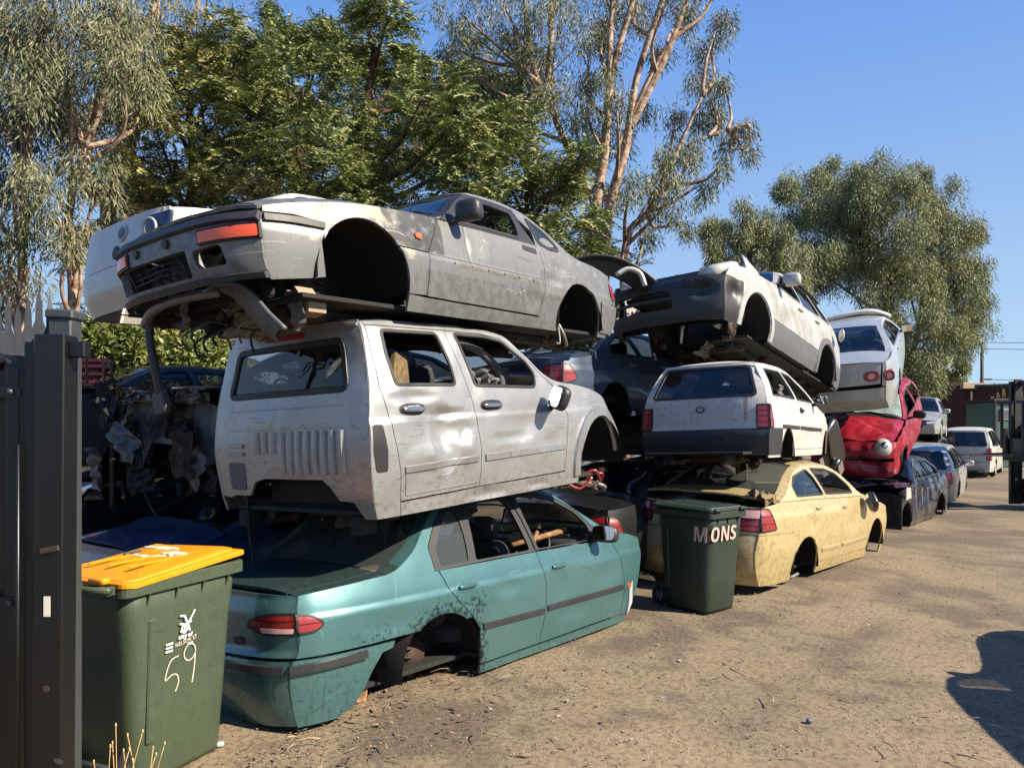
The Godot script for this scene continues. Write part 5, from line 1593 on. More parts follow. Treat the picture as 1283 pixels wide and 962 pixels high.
func red_hatch() -> void:
	var c := new_car("red_hatchback", "crumpled red small car with one round headlight, squashed under the silver sedan", Vector3(6.75, 0.9, -15.4), 236.0, -14.0, -4.0)
	c.w = 0.83
	c.prof = Tab.new([0.2, 0.93, 0.4, 0.99, 0.6, 1.0, 0.9, 0.96, 1.5, 0.66])
	c.plan = Tab.new([0.75, 0.8, 0.6, 0.88, 0.2, 0.97, -0.2, 1.0, -2.2, 1.0, -2.9, 0.9])
	c.edge = Tab.new([0.7, 0.78, 0.4, 0.88, 0.0, 0.95, -0.4, 1.0, -0.6, 1.08, -1.1, 1.4, -1.4, 1.46, -2.2, 1.45, -2.6, 1.3, -2.85, 1.0])
	c.crown = Tab.new([0.7, 0.03, 0.2, 0.1, -0.4, 0.08, -0.9, 0.1, -1.4, 0.05, -2.8, 0.04])
	c.fx = Tab.new([0.2, 0.58, 0.4, 0.64, 0.65, 0.64, 0.85, 0.5])
	c.rx = Tab.new([0.2, -2.9, 0.6, -2.95, 1.0, -2.85])
	c.fb = 0.16
	c.sides = [L, R]
	c.arches = [[0.0, 0.3, 0.33], [-2.43, 0.3, 0.33]]
	c.na = 0.03
	c.noise.frequency = 2.6
	c.dents = [[F, -0.4, 0.42, 0.25, 0.16, 0.12], [F, -0.15, 0.5, 0.2, 0.25, 0.06, 1], [F, -0.6, 0.35, 0.14, 0.2, -0.05, 1], [L, 0.3, 0.6, 0.25, 0.2, 0.05, 1], [T, 0.1, -0.3, 0.4, 0.3, 0.05, 1], [L, -0.9, 0.7, 0.4, 0.25, 0.05, 1]]
	var m: Material = M.red
	std(c, {"m": m, "belt": Tab.new([-2.8, 1.05, -0.5, 1.0]), "g0": -2.75, "g1": -0.5, "sill": 0.32, "sillmat": m, "cuts": [-4.0, -1.9, -0.7, 2.0], "names": ["rear_quarter_panel", "door", "front_fender"],
		"bumpers": [[0.32, 0.55, 1, "front_bumper_end", 0.2, m]],
		"win": [[-0.62, 1.04, -1.05, 1.36, -1.6, 1.4, -1.62, 1.04], [-1.72, 1.05, -1.7, 1.4, -2.4, 1.36, -2.55, 1.1]], "glass": [null, null], "handles": [[-1.6, 0.92]],
		"top": [["bonnet", -0.42, 0.55, -0.94, 0.94, m, {"bow": 0.08, "cell": 0.04}], ["windscreen", -1.2, -0.5, -0.88, 0.88, M.shatter, {"t": 0.0}], ["roof_panel", -2.5, -1.2, -1.0, 1.0, m], ["front_pillar_skin", -1.25, -0.46, -1.0, -0.9, m], ["front_pillar_skin", -1.25, -0.46, 0.9, 1.0, m]],
		"front": [["front_panel", [-1, 0.56, 1, 0.56, 1, 0.84, -1, 0.84], m, {"cell": 0.035}], ["front_bumper", [-1, 0.2, 1, 0.2, 1, 0.5, -1, 0.5], m, {"off": 0.03, "cell": 0.03}], ["grille_slot", [-0.5, 0.505, 0.5, 0.505, 0.5, 0.552, -0.5, 0.552], M.rubber]],
		"rear": [["tailgate", [-1, 0.3, 1, 0.3, 1, 1.0, -1, 1.0], m]], "cabin": [-2.6, -0.5, 0.95]})
	for sg in [-1.0, 1.0]:
		var lamp := blob(c.root, "headlight", Vector3(0.655, 0.75, sg * 0.525), Vector3(0.19, 0.34, 0.3), M.clearlens, 0.95, Basis(Vector3.UP, -sg * 0.3) * Basis(Vector3(0, 0, 1), 0.5))
		var st := begin(true)
		add_torus(st, Vector3(0.64, 0.75, sg * 0.525), (Vector3(0.8, 0.55, sg * 0.25)).normalized(), 0.15, 0.018)
		put(done(st), "headlight_rim", m, lamp)
		tube(lamp, "headlight_reflector", [Vector3(0.62, 0.75, sg * 0.525), Vector3(0.62, 0.75, sg * 0.525) + Vector3(0.8, 0.55, sg * 0.25).normalized() * 0.125], 0.085, M.chrome, 0.06, 18)
	mirror(c, Vector3(-0.7, 1.08, -0.95), -1.0, M.rubber)
	plate(c.root, "loose_white_panel", pv([0, 0, 0.14, -0.05, 0.22, 0.3, 0.04, 0.45]), Transform3D(Basis(Vector3.UP, -0.9), Vector3(0.95, 0.25, 0.32)), 0.02, M.white)

func simple_sedan(called: String, label: String, at: Vector3, yaw: float, pitch: float, roll: float, m: Material, o := {}) -> Car:
	var c := new_car(called, label, at, yaw, pitch, roll)
	sedan_lines(c, 4.6, 1.42, 0.87, 2.65, 1.05)
	c.edge = Tab.new([-1.1, 0.95, -0.5, 1.0, -0.3, 1.06, 0.1, 1.25, 0.4, 1.36, 0.9, 1.39, 1.3, 1.375, 1.6, 1.27, 2.0, 1.03, 2.2, 0.97, 2.8, 0.88, 3.4, 0.74])
	c.crown = Tab.new([-1.1, 0.03, -0.2, 0.09, 0.4, 0.05, 1.2, 0.05, 1.8, 0.12, 2.2, 0.07, 3.4, 0.05])
	c.rx = Tab.new([0.2, -0.98, 0.4, -1.06, 0.6, -1.04, 0.95, -0.97])
	c.fx = Tab.new([0.2, 3.3, 0.55, 3.42, 0.74, 3.36])
	if o.has("nose"):
		c.fx = Tab.new([0.2, o.nose, 0.8, o.nose])
	c.na = o.get("na", 0.006)
	c.creases = [[0.84, 0.78, 0.012, -1.0, 3.3]]
	c.cell = o.get("cell", 0.08)
	if o.has("dents"):
		c.dents = o.dents
	var tops := [["rear_window", -0.3, 0.38, -0.86, 0.86, o.get("screen", M.tint), {"t": 0.0}], ["rear_pillar_skin", -0.32, 0.4, -1.0, -0.87, m], ["rear_pillar_skin", -0.32, 0.4, 0.87, 1.0, m], ["roof_panel", 0.4, 1.4, -1.0, 1.0, m], ["windscreen", 1.42, 2.02, -0.88, 0.88, o.get("screen", M.tint), {"t": 0.0}], ["front_pillar_skin", 1.4, 2.06, -1.0, -0.89, m], ["front_pillar_skin", 1.4, 2.06, 0.89, 1.0, m], ["boot_lid", -1.0, -0.34, -0.97, 0.97, m]]
	if o.get("bonnet", true):
		tops.append(["bonnet", 2.1, 3.34, -0.97, 0.97, m])
	var fr := [["front_bumper", [-1, 0.2, 1, 0.2, 1, 0.52, -1, 0.52], m, {"off": 0.012}], ["grille", [-0.42, 0.53, 0.42, 0.53, 0.42, 0.7, -0.42, 0.7], M.rubber], ["nose_panel", [-0.44, 0.53, -1, 0.53, -1, 0.75, -0.44, 0.75], m], ["nose_panel", [0.44, 0.53, 1, 0.53, 1, 0.75, 0.44, 0.75], m]]
	std(c, {"m": m, "belt": Tab.new([-0.7, 1.02, 2.2, 0.97]), "g0": -0.36, "g1": 2.08, "sill": 0.3, "sillmat": m, "cuts": [-2.0, 0.36, 1.2, 2.2, 4.0], "names": ["rear_quarter_panel", "rear_door", "front_door", "front_fender"],
		"bumpers": [[-0.36, 0.6, -1, "rear_bumper_end", 0.2, m]], "win": [[0.05, 1.05, 0.1, 1.18, 0.42, 1.32, 0.68, 1.34, 0.74, 1.03], [0.82, 1.03, 0.76, 1.34, 1.2, 1.33, 1.55, 1.2, 1.8, 1.02]], "glass": [o.get("side_glass", M.tint), o.get("side_glass", M.tint)], "handles": [[0.5, 0.9], [1.35, 0.89]],
		"top": tops, "front": fr if o.get("bonnet", true) else [], "rear": [["rear_bumper", [-1, 0.2, 1, 0.2, 1, 0.56, -1, 0.56], m, {"off": 0.012}], ["boot_face", [-1, 0.57, 1, 0.57, 1, 0.97, -1, 0.97], m]], "cabin": [0.0, 2.0, 0.95]})
	for s in [R, L]:
		var sg := 1.0 if s == R else -1.0
		if o.get("lamps", true):
			lamp(c, B, rnd(pv([sg * 0.5, 0.66, sg * 0.48, 0.88, sg * 0.74, 0.9, sg * 0.76, 0.64]), 0.03), M.redlens, 2)
			lamp(c, s, rnd(pv([-1.03, 0.64, -0.99, 0.9, -0.88, 0.87, -0.8, 0.7]), 0.03), M.redlens, 1)
		if o.get("bonnet", true):
			panel(c, "headlight", F, [rnd(pv([sg * 0.46, 0.56, sg * 0.46, 0.71, sg * 0.7, 0.73, sg * 0.72, 0.57]), 0.03)], M.clearlens, {"off": 0.014, "t": 0.02, "cell": 0.1})
	return c

func simple_wagon(called: String, label: String, at: Vector3, yaw: float, m: Material, h: float, ln: float, wheels: bool, pitch := 0.0) -> Car:
	# a tall two-box body: estate, hatch or SUV
	var c := new_car(called, label, at, yaw, pitch)
	var w := 0.92 if ln > 4.4 else 0.86
	c.w = w
	var wb := ln * 0.575
	var ov := ln * 0.205
	var f := ln - ov
	c.prof = Tab.new([0.15, 0.93, 0.35, 0.98, 0.6, 1.0, h * 0.6, 0.98, h, 0.7])
	c.plan = Tab.new([-ov - 0.02, 0.87, -ov + 0.3, 0.97, 0.2, 1.0, wb * 0.8, 1.0, f - 0.5, 0.97, f, 0.8])
	var be := h * 0.6
	c.edge = Tab.new([-ov, be, -ov + 0.1, be + 0.15, -ov + 0.3, h - 0.14, -ov + 0.5, h - 0.07, 0.6, h - 0.03, wb * 0.5, h - 0.05, wb * 0.64, h - 0.17, wb * 0.84, be + 0.05, wb * 0.9, be + 0.01, f - 0.5, be - 0.12, f - 0.1, be - 0.25])
	c.crown = Tab.new([-ov, 0.03, 0.5, 0.05, wb * 0.5, 0.05, wb * 0.75, 0.1, wb, 0.06, f, 0.04])
	c.rx = Tab.new([0.2, -ov + 0.05, 0.4, -ov, 0.6, -ov, be, -ov + 0.04, h - 0.1, -ov + 0.33])
	c.fx = Tab.new([0.2, f - 0.14, 0.5, f - 0.02, be - 0.25, f - 0.1])
	c.ybot = 0.22
	c.rb = 0.07
	c.pe = 3.6
	c.arches = [[0.0, 0.32, 0.37], [wb, 0.32, 0.37]]
	c.na = 0.004
	c.cell = 0.07
	var g1 := wb * 0.87
	std(c, {"m": m, "belt": Tab.new([-2, be + 0.02, wb, be]), "g0": -ov - 0.1, "g1": g1, "sill": 0.32, "sillmat": m, "cuts": [-2.0, 0.36, wb * 0.42, wb * 0.82, 5.0], "names": ["rear_quarter_panel", "rear_door", "front_door", "front_fender"],
		"bumpers": [[-0.37, 0.58, -1, "rear_bumper_end", 0.22, m]],
		"win": [[-ov + 0.26, be + 0.06, -ov + 0.46, h - 0.16, 0.14, h - 0.13, 0.2, be + 0.05], [0.27, be + 0.05, 0.24, h - 0.13, wb * 0.38, h - 0.12, wb * 0.41, be + 0.05], [wb * 0.45, be + 0.05, wb * 0.41, h - 0.12, wb * 0.55, h - 0.14, wb * 0.65, h - 0.24, wb * 0.79, be + 0.05]], "glass": [M.tint, M.tint, M.tint], "handles": [[0.55, be - 0.08], [wb * 0.5, be - 0.08]],
		"top": [["roof_panel", -ov + 0.3, wb * 0.56, -1.0, 1.0, m], ["windscreen", wb * 0.58, wb * 0.85, -0.88, 0.88, M.tint, {"t": 0.0}], ["front_pillar_skin", wb * 0.56, wb * 0.87, -1.0, -0.89, m], ["front_pillar_skin", wb * 0.56, wb * 0.87, 0.89, 1.0, m], ["bonnet", wb * 0.89, f - 0.1, -0.97, 0.97, m]],
		"front": [["front_bumper", [-1, 0.22, 1, 0.22, 1, 0.5, -1, 0.5], m, {"off": 0.012}], ["grille", [-0.45, 0.51, 0.45, 0.51, 0.45, be - 0.27, -0.45, be - 0.27], M.rubber], ["nose_panel", [-0.46, 0.51, -1, 0.51, -1, be - 0.26, -0.46, be - 0.26], m], ["nose_panel", [0.46, 0.51, 1, 0.51, 1, be - 0.26, 0.46, be - 0.26], m]],
		"rear": [["rear_bumper", [-1, 0.22, 1, 0.22, 1, 0.56, -1, 0.56], m, {"off": 0.03}]], "cabin": [-ov + 0.3, wb * 0.82, be]})
	var hole := rnd(pv([-w * 0.78, be + 0.05, w * 0.78, be + 0.05, w * 0.66, h - 0.17, -w * 0.66, h - 0.17]), 0.05)
	endp(c, "tailgate", B, [-1, 0.57, 1, 0.57, 1, h - 0.1, -1, h - 0.1], m, {"holes": [hole]})
	panel(c, "tailgate_window", B, [grow(hole, 0.01)], M.tint, {"off": -0.006, "t": 0.0, "cell": 0.3})
	strip(c, "tailgate_window_seal", B, hole, 0.03, 0.006, M.rubber, true)
	panel(c, "number_plate", B, [pv([-0.2, 0.62, 0.2, 0.62, 0.2, 0.74, -0.2, 0.74])], M.plate, {"off": 0.012, "t": 0.01, "cell": 0.3})
	for sg in [-1.0, 1.0]:
		var s := R if sg > 0 else L
		panel(c, "tail_light", B, [rnd(pv([sg * w * 0.74, 0.62, sg * w * 0.76, be - 0.02, sg * w * 0.9, be - 0.02, sg * w * 0.91, 0.62]), 0.02)], M.redlens, {"off": 0.012, "t": 0.02, "cell": 0.1})
		panel(c, "tail_light", s, [rnd(pv([-ov + 0.01, 0.62, -ov + 0.04, be - 0.02, -ov + 0.14, be - 0.02, -ov + 0.14, 0.62]), 0.02)], M.redlens, {"off": 0.012, "t": 0.02, "cell": 0.1})
		panel(c, "headlight", F, [rnd(pv([sg * 0.48, 0.53, sg * 0.48, be - 0.28, sg * 0.74, be - 0.28, sg * 0.75, 0.55]), 0.03)], M.clearlens, {"off": 0.014, "t": 0.02, "cell": 0.1})
		mirror(c, Vector3(wb * 0.76, be + 0.08, sg * (w + 0.08)), sg, m)
		if wheels:
			for x in [0.0, wb]:
				road_wheel(c.root, Vector3(x, 0.31, sg * (w - 0.13)), 0.31, sg)
	return c

func road_wheel(parent: Node, at: Vector3, r: float, sg: float) -> void:
	var o := Node3D.new()
	o.name = "wheel"
	parent.add_child(o, true)
	var st := begin(true)
	add_torus(st, at, Vector3(0, 0, 1), r * 0.8, r * 0.2, 28, 10)
	add_tube(st, [at + Vector3(0, 0, -0.09), at + Vector3(0, 0, 0.09)], r * 0.86, r * 0.86, 28)
	put(done(st), "tyre", M.tyre, o)
	var s2 := begin()
	for k in 5:
		var a := TAU * k / 5.0
		add_box(s2, at + Vector3(cos(a) * r * 0.34, sin(a) * r * 0.34, sg * 0.1), Vector3(r * 0.5, r * 0.2, 0.03), Basis(Vector3(0, 0, 1), a), 0.006)
	add_torus(s2, at + Vector3(0, 0, sg * 0.09), Vector3(0, 0, 1), r * 0.62, 0.02, 24, 6)
	put(done(s2), "rim", M.plate, o)

# ---------------------------------------------------------------- ground
func ground() -> void:
	var xs := []
	var zs := []
	var v := -160.0
	while v < 160.0:
		xs.append(v)
		v += 0.09 if v > -4.0 and v < 6.0 else (0.3 if v > -10.0 and v < 14.0 else (2.0 if v > -40.0 and v < 40.0 else 15.0))
	v = -200.0
	while v < 20.0:
		zs.append(v)
		v += 0.09 if v > -9.0 and v < -3.0 else (0.25 if v > -20.0 and v < 1.0 else (1.5 if v > -50.0 else 12.0))
	var f := FastNoiseLite.new()
	f.seed = 3
	f.frequency = 0.6
	f.fractal_octaves = 5
	var g := FastNoiseLite.new()
	g.seed = 9
	g.frequency = 0.28
	g.fractal_octaves = 4
	var Vv := PackedVector3Array()
	var Cc := PackedColorArray()
	var Ii := PackedInt32Array()
	for z in zs:
		for x in xs:
			Vv.append(Vector3(x, f.get_noise_2d(x, z) * 0.035 - 0.012 + nz.get_noise_2d(x * 140.0, z * 140.0) * 0.005 - 0.012 * exp(-pow((x * 0.8 + z * 0.6 + 1.05) / 0.9, 2.0)), z))
			# soil patches: pale sand in the drive, darker oily earth along the stacks and farther back
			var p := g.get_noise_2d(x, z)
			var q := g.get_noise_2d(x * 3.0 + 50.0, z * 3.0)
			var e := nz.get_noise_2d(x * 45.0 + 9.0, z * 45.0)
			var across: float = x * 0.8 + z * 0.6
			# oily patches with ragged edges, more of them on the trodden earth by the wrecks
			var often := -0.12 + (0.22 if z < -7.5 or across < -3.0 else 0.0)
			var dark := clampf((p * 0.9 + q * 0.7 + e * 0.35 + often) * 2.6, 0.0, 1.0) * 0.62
			# tyre tracks pressed into the drive
			var track := maxf(exp(-pow((across + 0.35 + p * 0.5) / 0.13, 2.0)), exp(-pow((across + 1.75 + p * 0.5) / 0.13, 2.0)))
			dark = maxf(dark, track * clampf(0.35 + q, 0.0, 0.6))
			# fine dark specks of oil and old leaves
			dark = maxf(dark, clampf((e + 0.3 * p - 0.2) * 3.0, 0.0, 0.55))
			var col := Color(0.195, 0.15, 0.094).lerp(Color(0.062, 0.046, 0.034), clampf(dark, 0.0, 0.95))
			col = col.lerp(Color(0.235, 0.182, 0.115), clampf((p + 0.5 * q + 0.1) * -1.2, 0.0, 0.6))
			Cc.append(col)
	var w := xs.size()
	for j in zs.size() - 1:
		for i in w - 1:
			var a := j * w + i
			Ii.append_array([a, a + w + 1, a + w, a, a + 1, a + w + 1])
	# turn the faces up
	var arr := []
	arr.resize(Mesh.ARRAY_MAX)
	arr[Mesh.ARRAY_VERTEX] = Vv
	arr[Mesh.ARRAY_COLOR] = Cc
	var n0 := (Vv[w + 1] - Vv[0]).cross(Vv[w] - Vv[0])
	if n0.y > 0.0:
		for k in range(0, Ii.size(), 3):
			var t := Ii[k + 1]
			Ii[k + 1] = Ii[k + 2]
			Ii[k + 2] = t
	arr[Mesh.ARRAY_INDEX] = Ii
	var me := ArrayMesh.new()
	me.add_surface_from_arrays(Mesh.PRIMITIVE_TRIANGLES, arr)
	var st := SurfaceTool.new()
	st.create_from(me, 0)
	st.generate_normals()
	var m := StandardMaterial3D.new()
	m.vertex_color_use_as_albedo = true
	m.albedo_texture = noise_tex(5, 0.02, [Color(0.80, 0.78, 0.75), Color(0.95, 0.94, 0.92), Color(1, 1, 1)], [0.25, 0.5, 0.75], 6, 1024)
	m.uv1_triplanar = true
	m.uv1_world_triplanar = true
	m.uv1_scale = Vector3.ONE * 0.8
	m.roughness = 0.95
	m.normal_enabled = true
	m.normal_texture = bumps(21, 0.06, 4.0, 5, 1024)
	m.normal_scale = 0.7
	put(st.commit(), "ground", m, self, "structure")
	# broken glass and plastic gathered along the foot of the wrecks
	var sh := begin()
	tri(sh, Vector3(-0.5, 0, -0.3), Vector3(0.5, 0.1, 0), Vector3(-0.1, 0.05, 0.5), Vector3.UP)
	tri(sh, Vector3(-0.5, -0.06, -0.3), Vector3(0.5, 0.04, 0), Vector3(-0.1, -0.01, 0.5), Vector3.DOWN)
	scatter("broken_bits", "broken glass and plastic bits lying along the foot of the wrecks", "debris", done(sh), 240, [Color(0.3, 0.3, 0.29), Color(0.04, 0.04, 0.04), Color(0.06, 0.05, 0.045), Color(0.3, 0.26, 0.2)], 0.008, 0.05, -1.0)
	# grit, pebbles, dead leaves and twigs
	var peb := begin(true)
	add_blob(peb, Vector3.ZERO, Vector3(1, 0.6, 0.8), 0.8, Basis.IDENTITY, 7, 5, 0.3)
	scatter("gravel", "small stones and grit strewn over the dirt", "gravel", done(peb), 9000, [Color(0.22, 0.17, 0.125), Color(0.15, 0.115, 0.085), Color(0.07, 0.055, 0.045), Color(0.26, 0.21, 0.16)], 0.003, 0.018, 0.25)
	var lf := begin()
	quad(lf, Vector3(-0.5, 0, 0), Vector3(0, 0.06, 0.16), Vector3(0.5, 0.1, 0), Vector3(0, 0.03, -0.14), Vector3.UP)
	scatter("fallen_leaves", "dry gum leaves scattered on the dirt by the bin", "leaves", done(lf), 620, [Color(0.2, 0.13, 0.075), Color(0.3, 0.21, 0.13), Color(0.1, 0.07, 0.05), Color(0.07, 0.05, 0.04)], 0.03, 0.085, 0.9)
	var tw := begin(true)
	add_tube(tw, [Vector3(-0.5, 0, 0), Vector3(-0.1, 0.05, 0.06), Vector3(0.5, 0.02, -0.03)], 0.03, 0.018, 5)
	scatter("twigs", "thin broken twigs lying on the dirt", "twigs", done(tw), 260, [Color(0.13, 0.09, 0.07), Color(0.3, 0.22, 0.15)], 0.05, 0.18, 0.6)

func scatter(called: String, label: String, cat: String, mesh: Mesh, n: int, cols: Array, s0: float, s1: float, near_bin: float) -> void:
	var mm := MultiMesh.new()
	mm.transform_format = MultiMesh.TRANSFORM_3D
	mm.use_colors = true
	mm.mesh = mesh
	mm.instance_count = n
	for i in n:
		var d := 3.4 + 11.0 * pow(rng.randf(), 1.6)
		var x := rng.randf_range(-0.62, 0.68) * d
		if rng.randf() < near_bin * 0.5:
			d = rng.randf_range(3.6, 6.0)
			x = -1.5 + rng.randf_range(-0.3, 1.6) * rng.randf() + (d - 4.0) * 0.4
		if near_bin < 0.0:
			var along := rng.randf_range(-1.0, 9.0)
			var out_ := 0.1 + 1.1 * pow(rng.randf(), 2.0)
			x = -0.55 + along * 0.63 + out_ * 0.78
			d = 4.9 + along * 0.77 - out_ * 0.6
		var s := s0 + (s1 - s0) * pow(rng.randf(), 3.0)
		mm.set_instance_transform(i, Transform3D(Basis(Vector3.UP, rng.randf() * TAU) * Basis(Vector3(1, 0, 0), rng.randf_range(-0.2, 0.2)) * Basis.from_scale(Vector3(s, s, s)), Vector3(x, s * 0.16 + 0.002, -d)))
		var c: Color = cols[rng.randi() % cols.size()]
		mm.set_instance_color(i, c * rng.randf_range(0.7, 1.2))
	var o := MultiMeshInstance3D.new()
	o.multimesh = mm
	o.name = uniq(called)
	var m := mat(Color.WHITE, 0.85)
	m.vertex_color_use_as_albedo = true
	o.material_override = m
	add_child(o)
	tag(o, label, cat, "", "stuff")

# ---------------------------------------------------------------- trees
var SPRIG := {}

func sprigs() -> void:
	# gum: a drooping twig of long narrow leaves
	for kind in ["gum", "feather", "bush"]:
		var list := []
		for variant in 3:
			var st := begin()
			var n := {"gum": 17, "feather": 14, "bush": 12}[kind] as int
			for i in n:
				var f := float(i) / n
				if kind == "gum":
					var p := Vector3(0.10 * sin(i * 2.4 + variant), -0.34 * f, 0.10 * cos(i * 2.4 + variant))
					var d := Vector3(sin(i * 2.4 + variant) * rng.randf_range(0.25, 0.75), -1.0 + rng.randf_range(0.0, 0.45), cos(i * 2.4 + variant) * rng.randf_range(0.25, 0.75)).normalized()
					leaf(st, p, d, rng.randf_range(0.09, 0.18), rng.randf_range(0.016, 0.027))
				elif kind == "feather":
					# a frond with paired leaflets
					var along := Vector3(0.42 * f, 0.12 * f - 0.2 * f * f, 0.0)
					for s in [-1.0, 1.0]:
						leaf(st, along, Vector3(0.35, rng.randf_range(-0.3, 0.15), s).normalized(), 0.095 * (1.1 - 0.6 * f), 0.026)
				else:
					var d2 := Vector3(rng.randf_range(-1, 1), rng.randf_range(-0.4, 1), rng.randf_range(-1, 1)).normalized()
					leaf(st, d2 * 0.06, d2, rng.randf_range(0.07, 0.11), rng.randf_range(0.035, 0.05))
			list.append(done(st))
		SPRIG[kind] = list

func leaf(st: SurfaceTool, p: Vector3, d: Vector3, ln: float, w: float) -> void:
	var s := d.cross(Vector3(rng.randf_range(-1, 1), rng.randf_range(-1, 1), rng.randf_range(-1, 1))).normalized() * w * 0.5
	var n := d.cross(s)
	quad(st, p, p + d * ln * 0.4 + s, p + d * ln + n.normalized() * ln * 0.08, p + d * ln * 0.4 - s, n)

func tree(called: String, label: String, base: Vector3, trunks: Array, clumps: Array, kind: String, cols: Array, bark: Material, dens := 1.0, limbs := true, group := "", ss := 1.0) -> void:
	# trunks: [points, radius at the foot, radius at the top]; clumps: [centre, radii, number of sprigs]
	var t := thing(called, label, "tree", base, group)
	var nodes := []
	for tr in trunks:
		var st := begin(true)
		var pts := []
		for q in curve(tr[0], 18):
			pts.append(q - base)
			nodes.append(q - base)
		add_tube(st, pts, tr[1] * 0.8, tr[2] * 0.75, 10, 0.5)
		put(done(st), "trunk", bark, t)
	var ls := begin(true)
	var any := false
	var xf := []
	for c in clumps:
		var cen: Vector3 = c[0] - base
		var rad: Vector3 = c[1]
		if limbs:
			var best := Vector3.ZERO
			var bd := 1e9
			for q in nodes:
				var dd: float = q.distance_to(cen - Vector3(0, rad.y * 1.6 + 0.6, 0))
				if dd < bd:
					bd = dd
					best = q
			var mid := best.lerp(cen, 0.5) + Vector3(rng.randf_range(-0.3, 0.3), -0.15, rng.randf_range(-0.3, 0.3))
			var lp := curve([best, mid, cen], 8)
			add_tube(ls, lp, 0.045 + 0.012 * bd, 0.012, 6, 0.4)
			any = true
			for k in 3:
				var e := cen + Vector3(rng.randf_range(-1, 1) * rad.x, rng.randf_range(-0.3, 0.9) * rad.y, rng.randf_range(-1, 1) * rad.z) * 0.8
				add_tube(ls, curve([mid.lerp(cen, rng.randf_range(0.1, 0.9)), mid.lerp(e, 0.7), e], 5), 0.014, 0.005, 5)
		var subs := []
		for k in 9:
			var d := Vector3(rng.randfn(), rng.randfn(), rng.randfn()).normalized() * pow(rng.randf(), 0.45)
			subs.append([cen + d * rad, rng.randf_range(0.22, 0.5) * minf(rad.x, minf(rad.y, rad.z) * 1.4)])
		for i in int(c[2] * dens):
			var sb: Array = subs[rng.randi() % subs.size()]
			var d := Vector3(rng.randfn(), rng.randfn(), rng.randfn()).normalized() * pow(rng.randf(), 0.4)
			var p: Vector3 = sb[0] + d * sb[1] * Vector3(1, 1.25 if kind == "gum" else 0.75, 1)
			var bs := Basis(Vector3.UP, rng.randf() * TAU)
			if kind == "gum":
				bs = bs * Basis(Vector3(1, 0, 0), rng.randf_range(-0.5, 0.5))
			elif kind == "feather":
				var a := atan2(-(p.z - cen.z), p.x - cen.x) + rng.randf_range(-1.0, 1.0)
				bs = Basis(Vector3.UP, a) * Basis(Vector3(0, 0, 1), rng.randf_range(-0.5, 0.6)) * Basis(Vector3(1, 0, 0), rng.randf_range(-0.6, 0.6))
			else:
				bs = bs * Basis(Vector3(1, 0, 0), rng.randf_range(-1.0, 1.0))
			xf.append([Transform3D(bs.scaled(Vector3.ONE * rng.randf_range(0.75, 1.25) * ss), p), cols[rng.randi() % cols.size()] * rng.randf_range(0.7, 1.25)])
	if any:
		put(done(ls), "limbs", bark, t)
	var m := mat(Color.WHITE, 0.5)
	m.vertex_color_use_as_albedo = true
	m.backlight_enabled = true
	m.backlight = Color(0.45, 0.5, 0.25)
	for variant in 3:
		var mm := MultiMesh.new()
		mm.transform_format = MultiMesh.TRANSFORM_3D
		mm.use_colors = true
		mm.mesh = SPRIG[kind][variant]
		var mine := []
		for i in range(variant, xf.size(), 3):
			mine.append(xf[i])
		mm.instance_count = mine.size()
		for i in mine.size():
			mm.set_instance_transform(i, mine[i][0])
			var c: Color = mine[i][1]
			mm.set_instance_color(i, Color(c.r, c.g, c.b, 1))
		var o := MultiMeshInstance3D.new()
		o.multimesh = mm
		o.name = "crown"
		o.material_override = m
		t.add_child(o, true)
		o.set_meta("kind", "stuff")

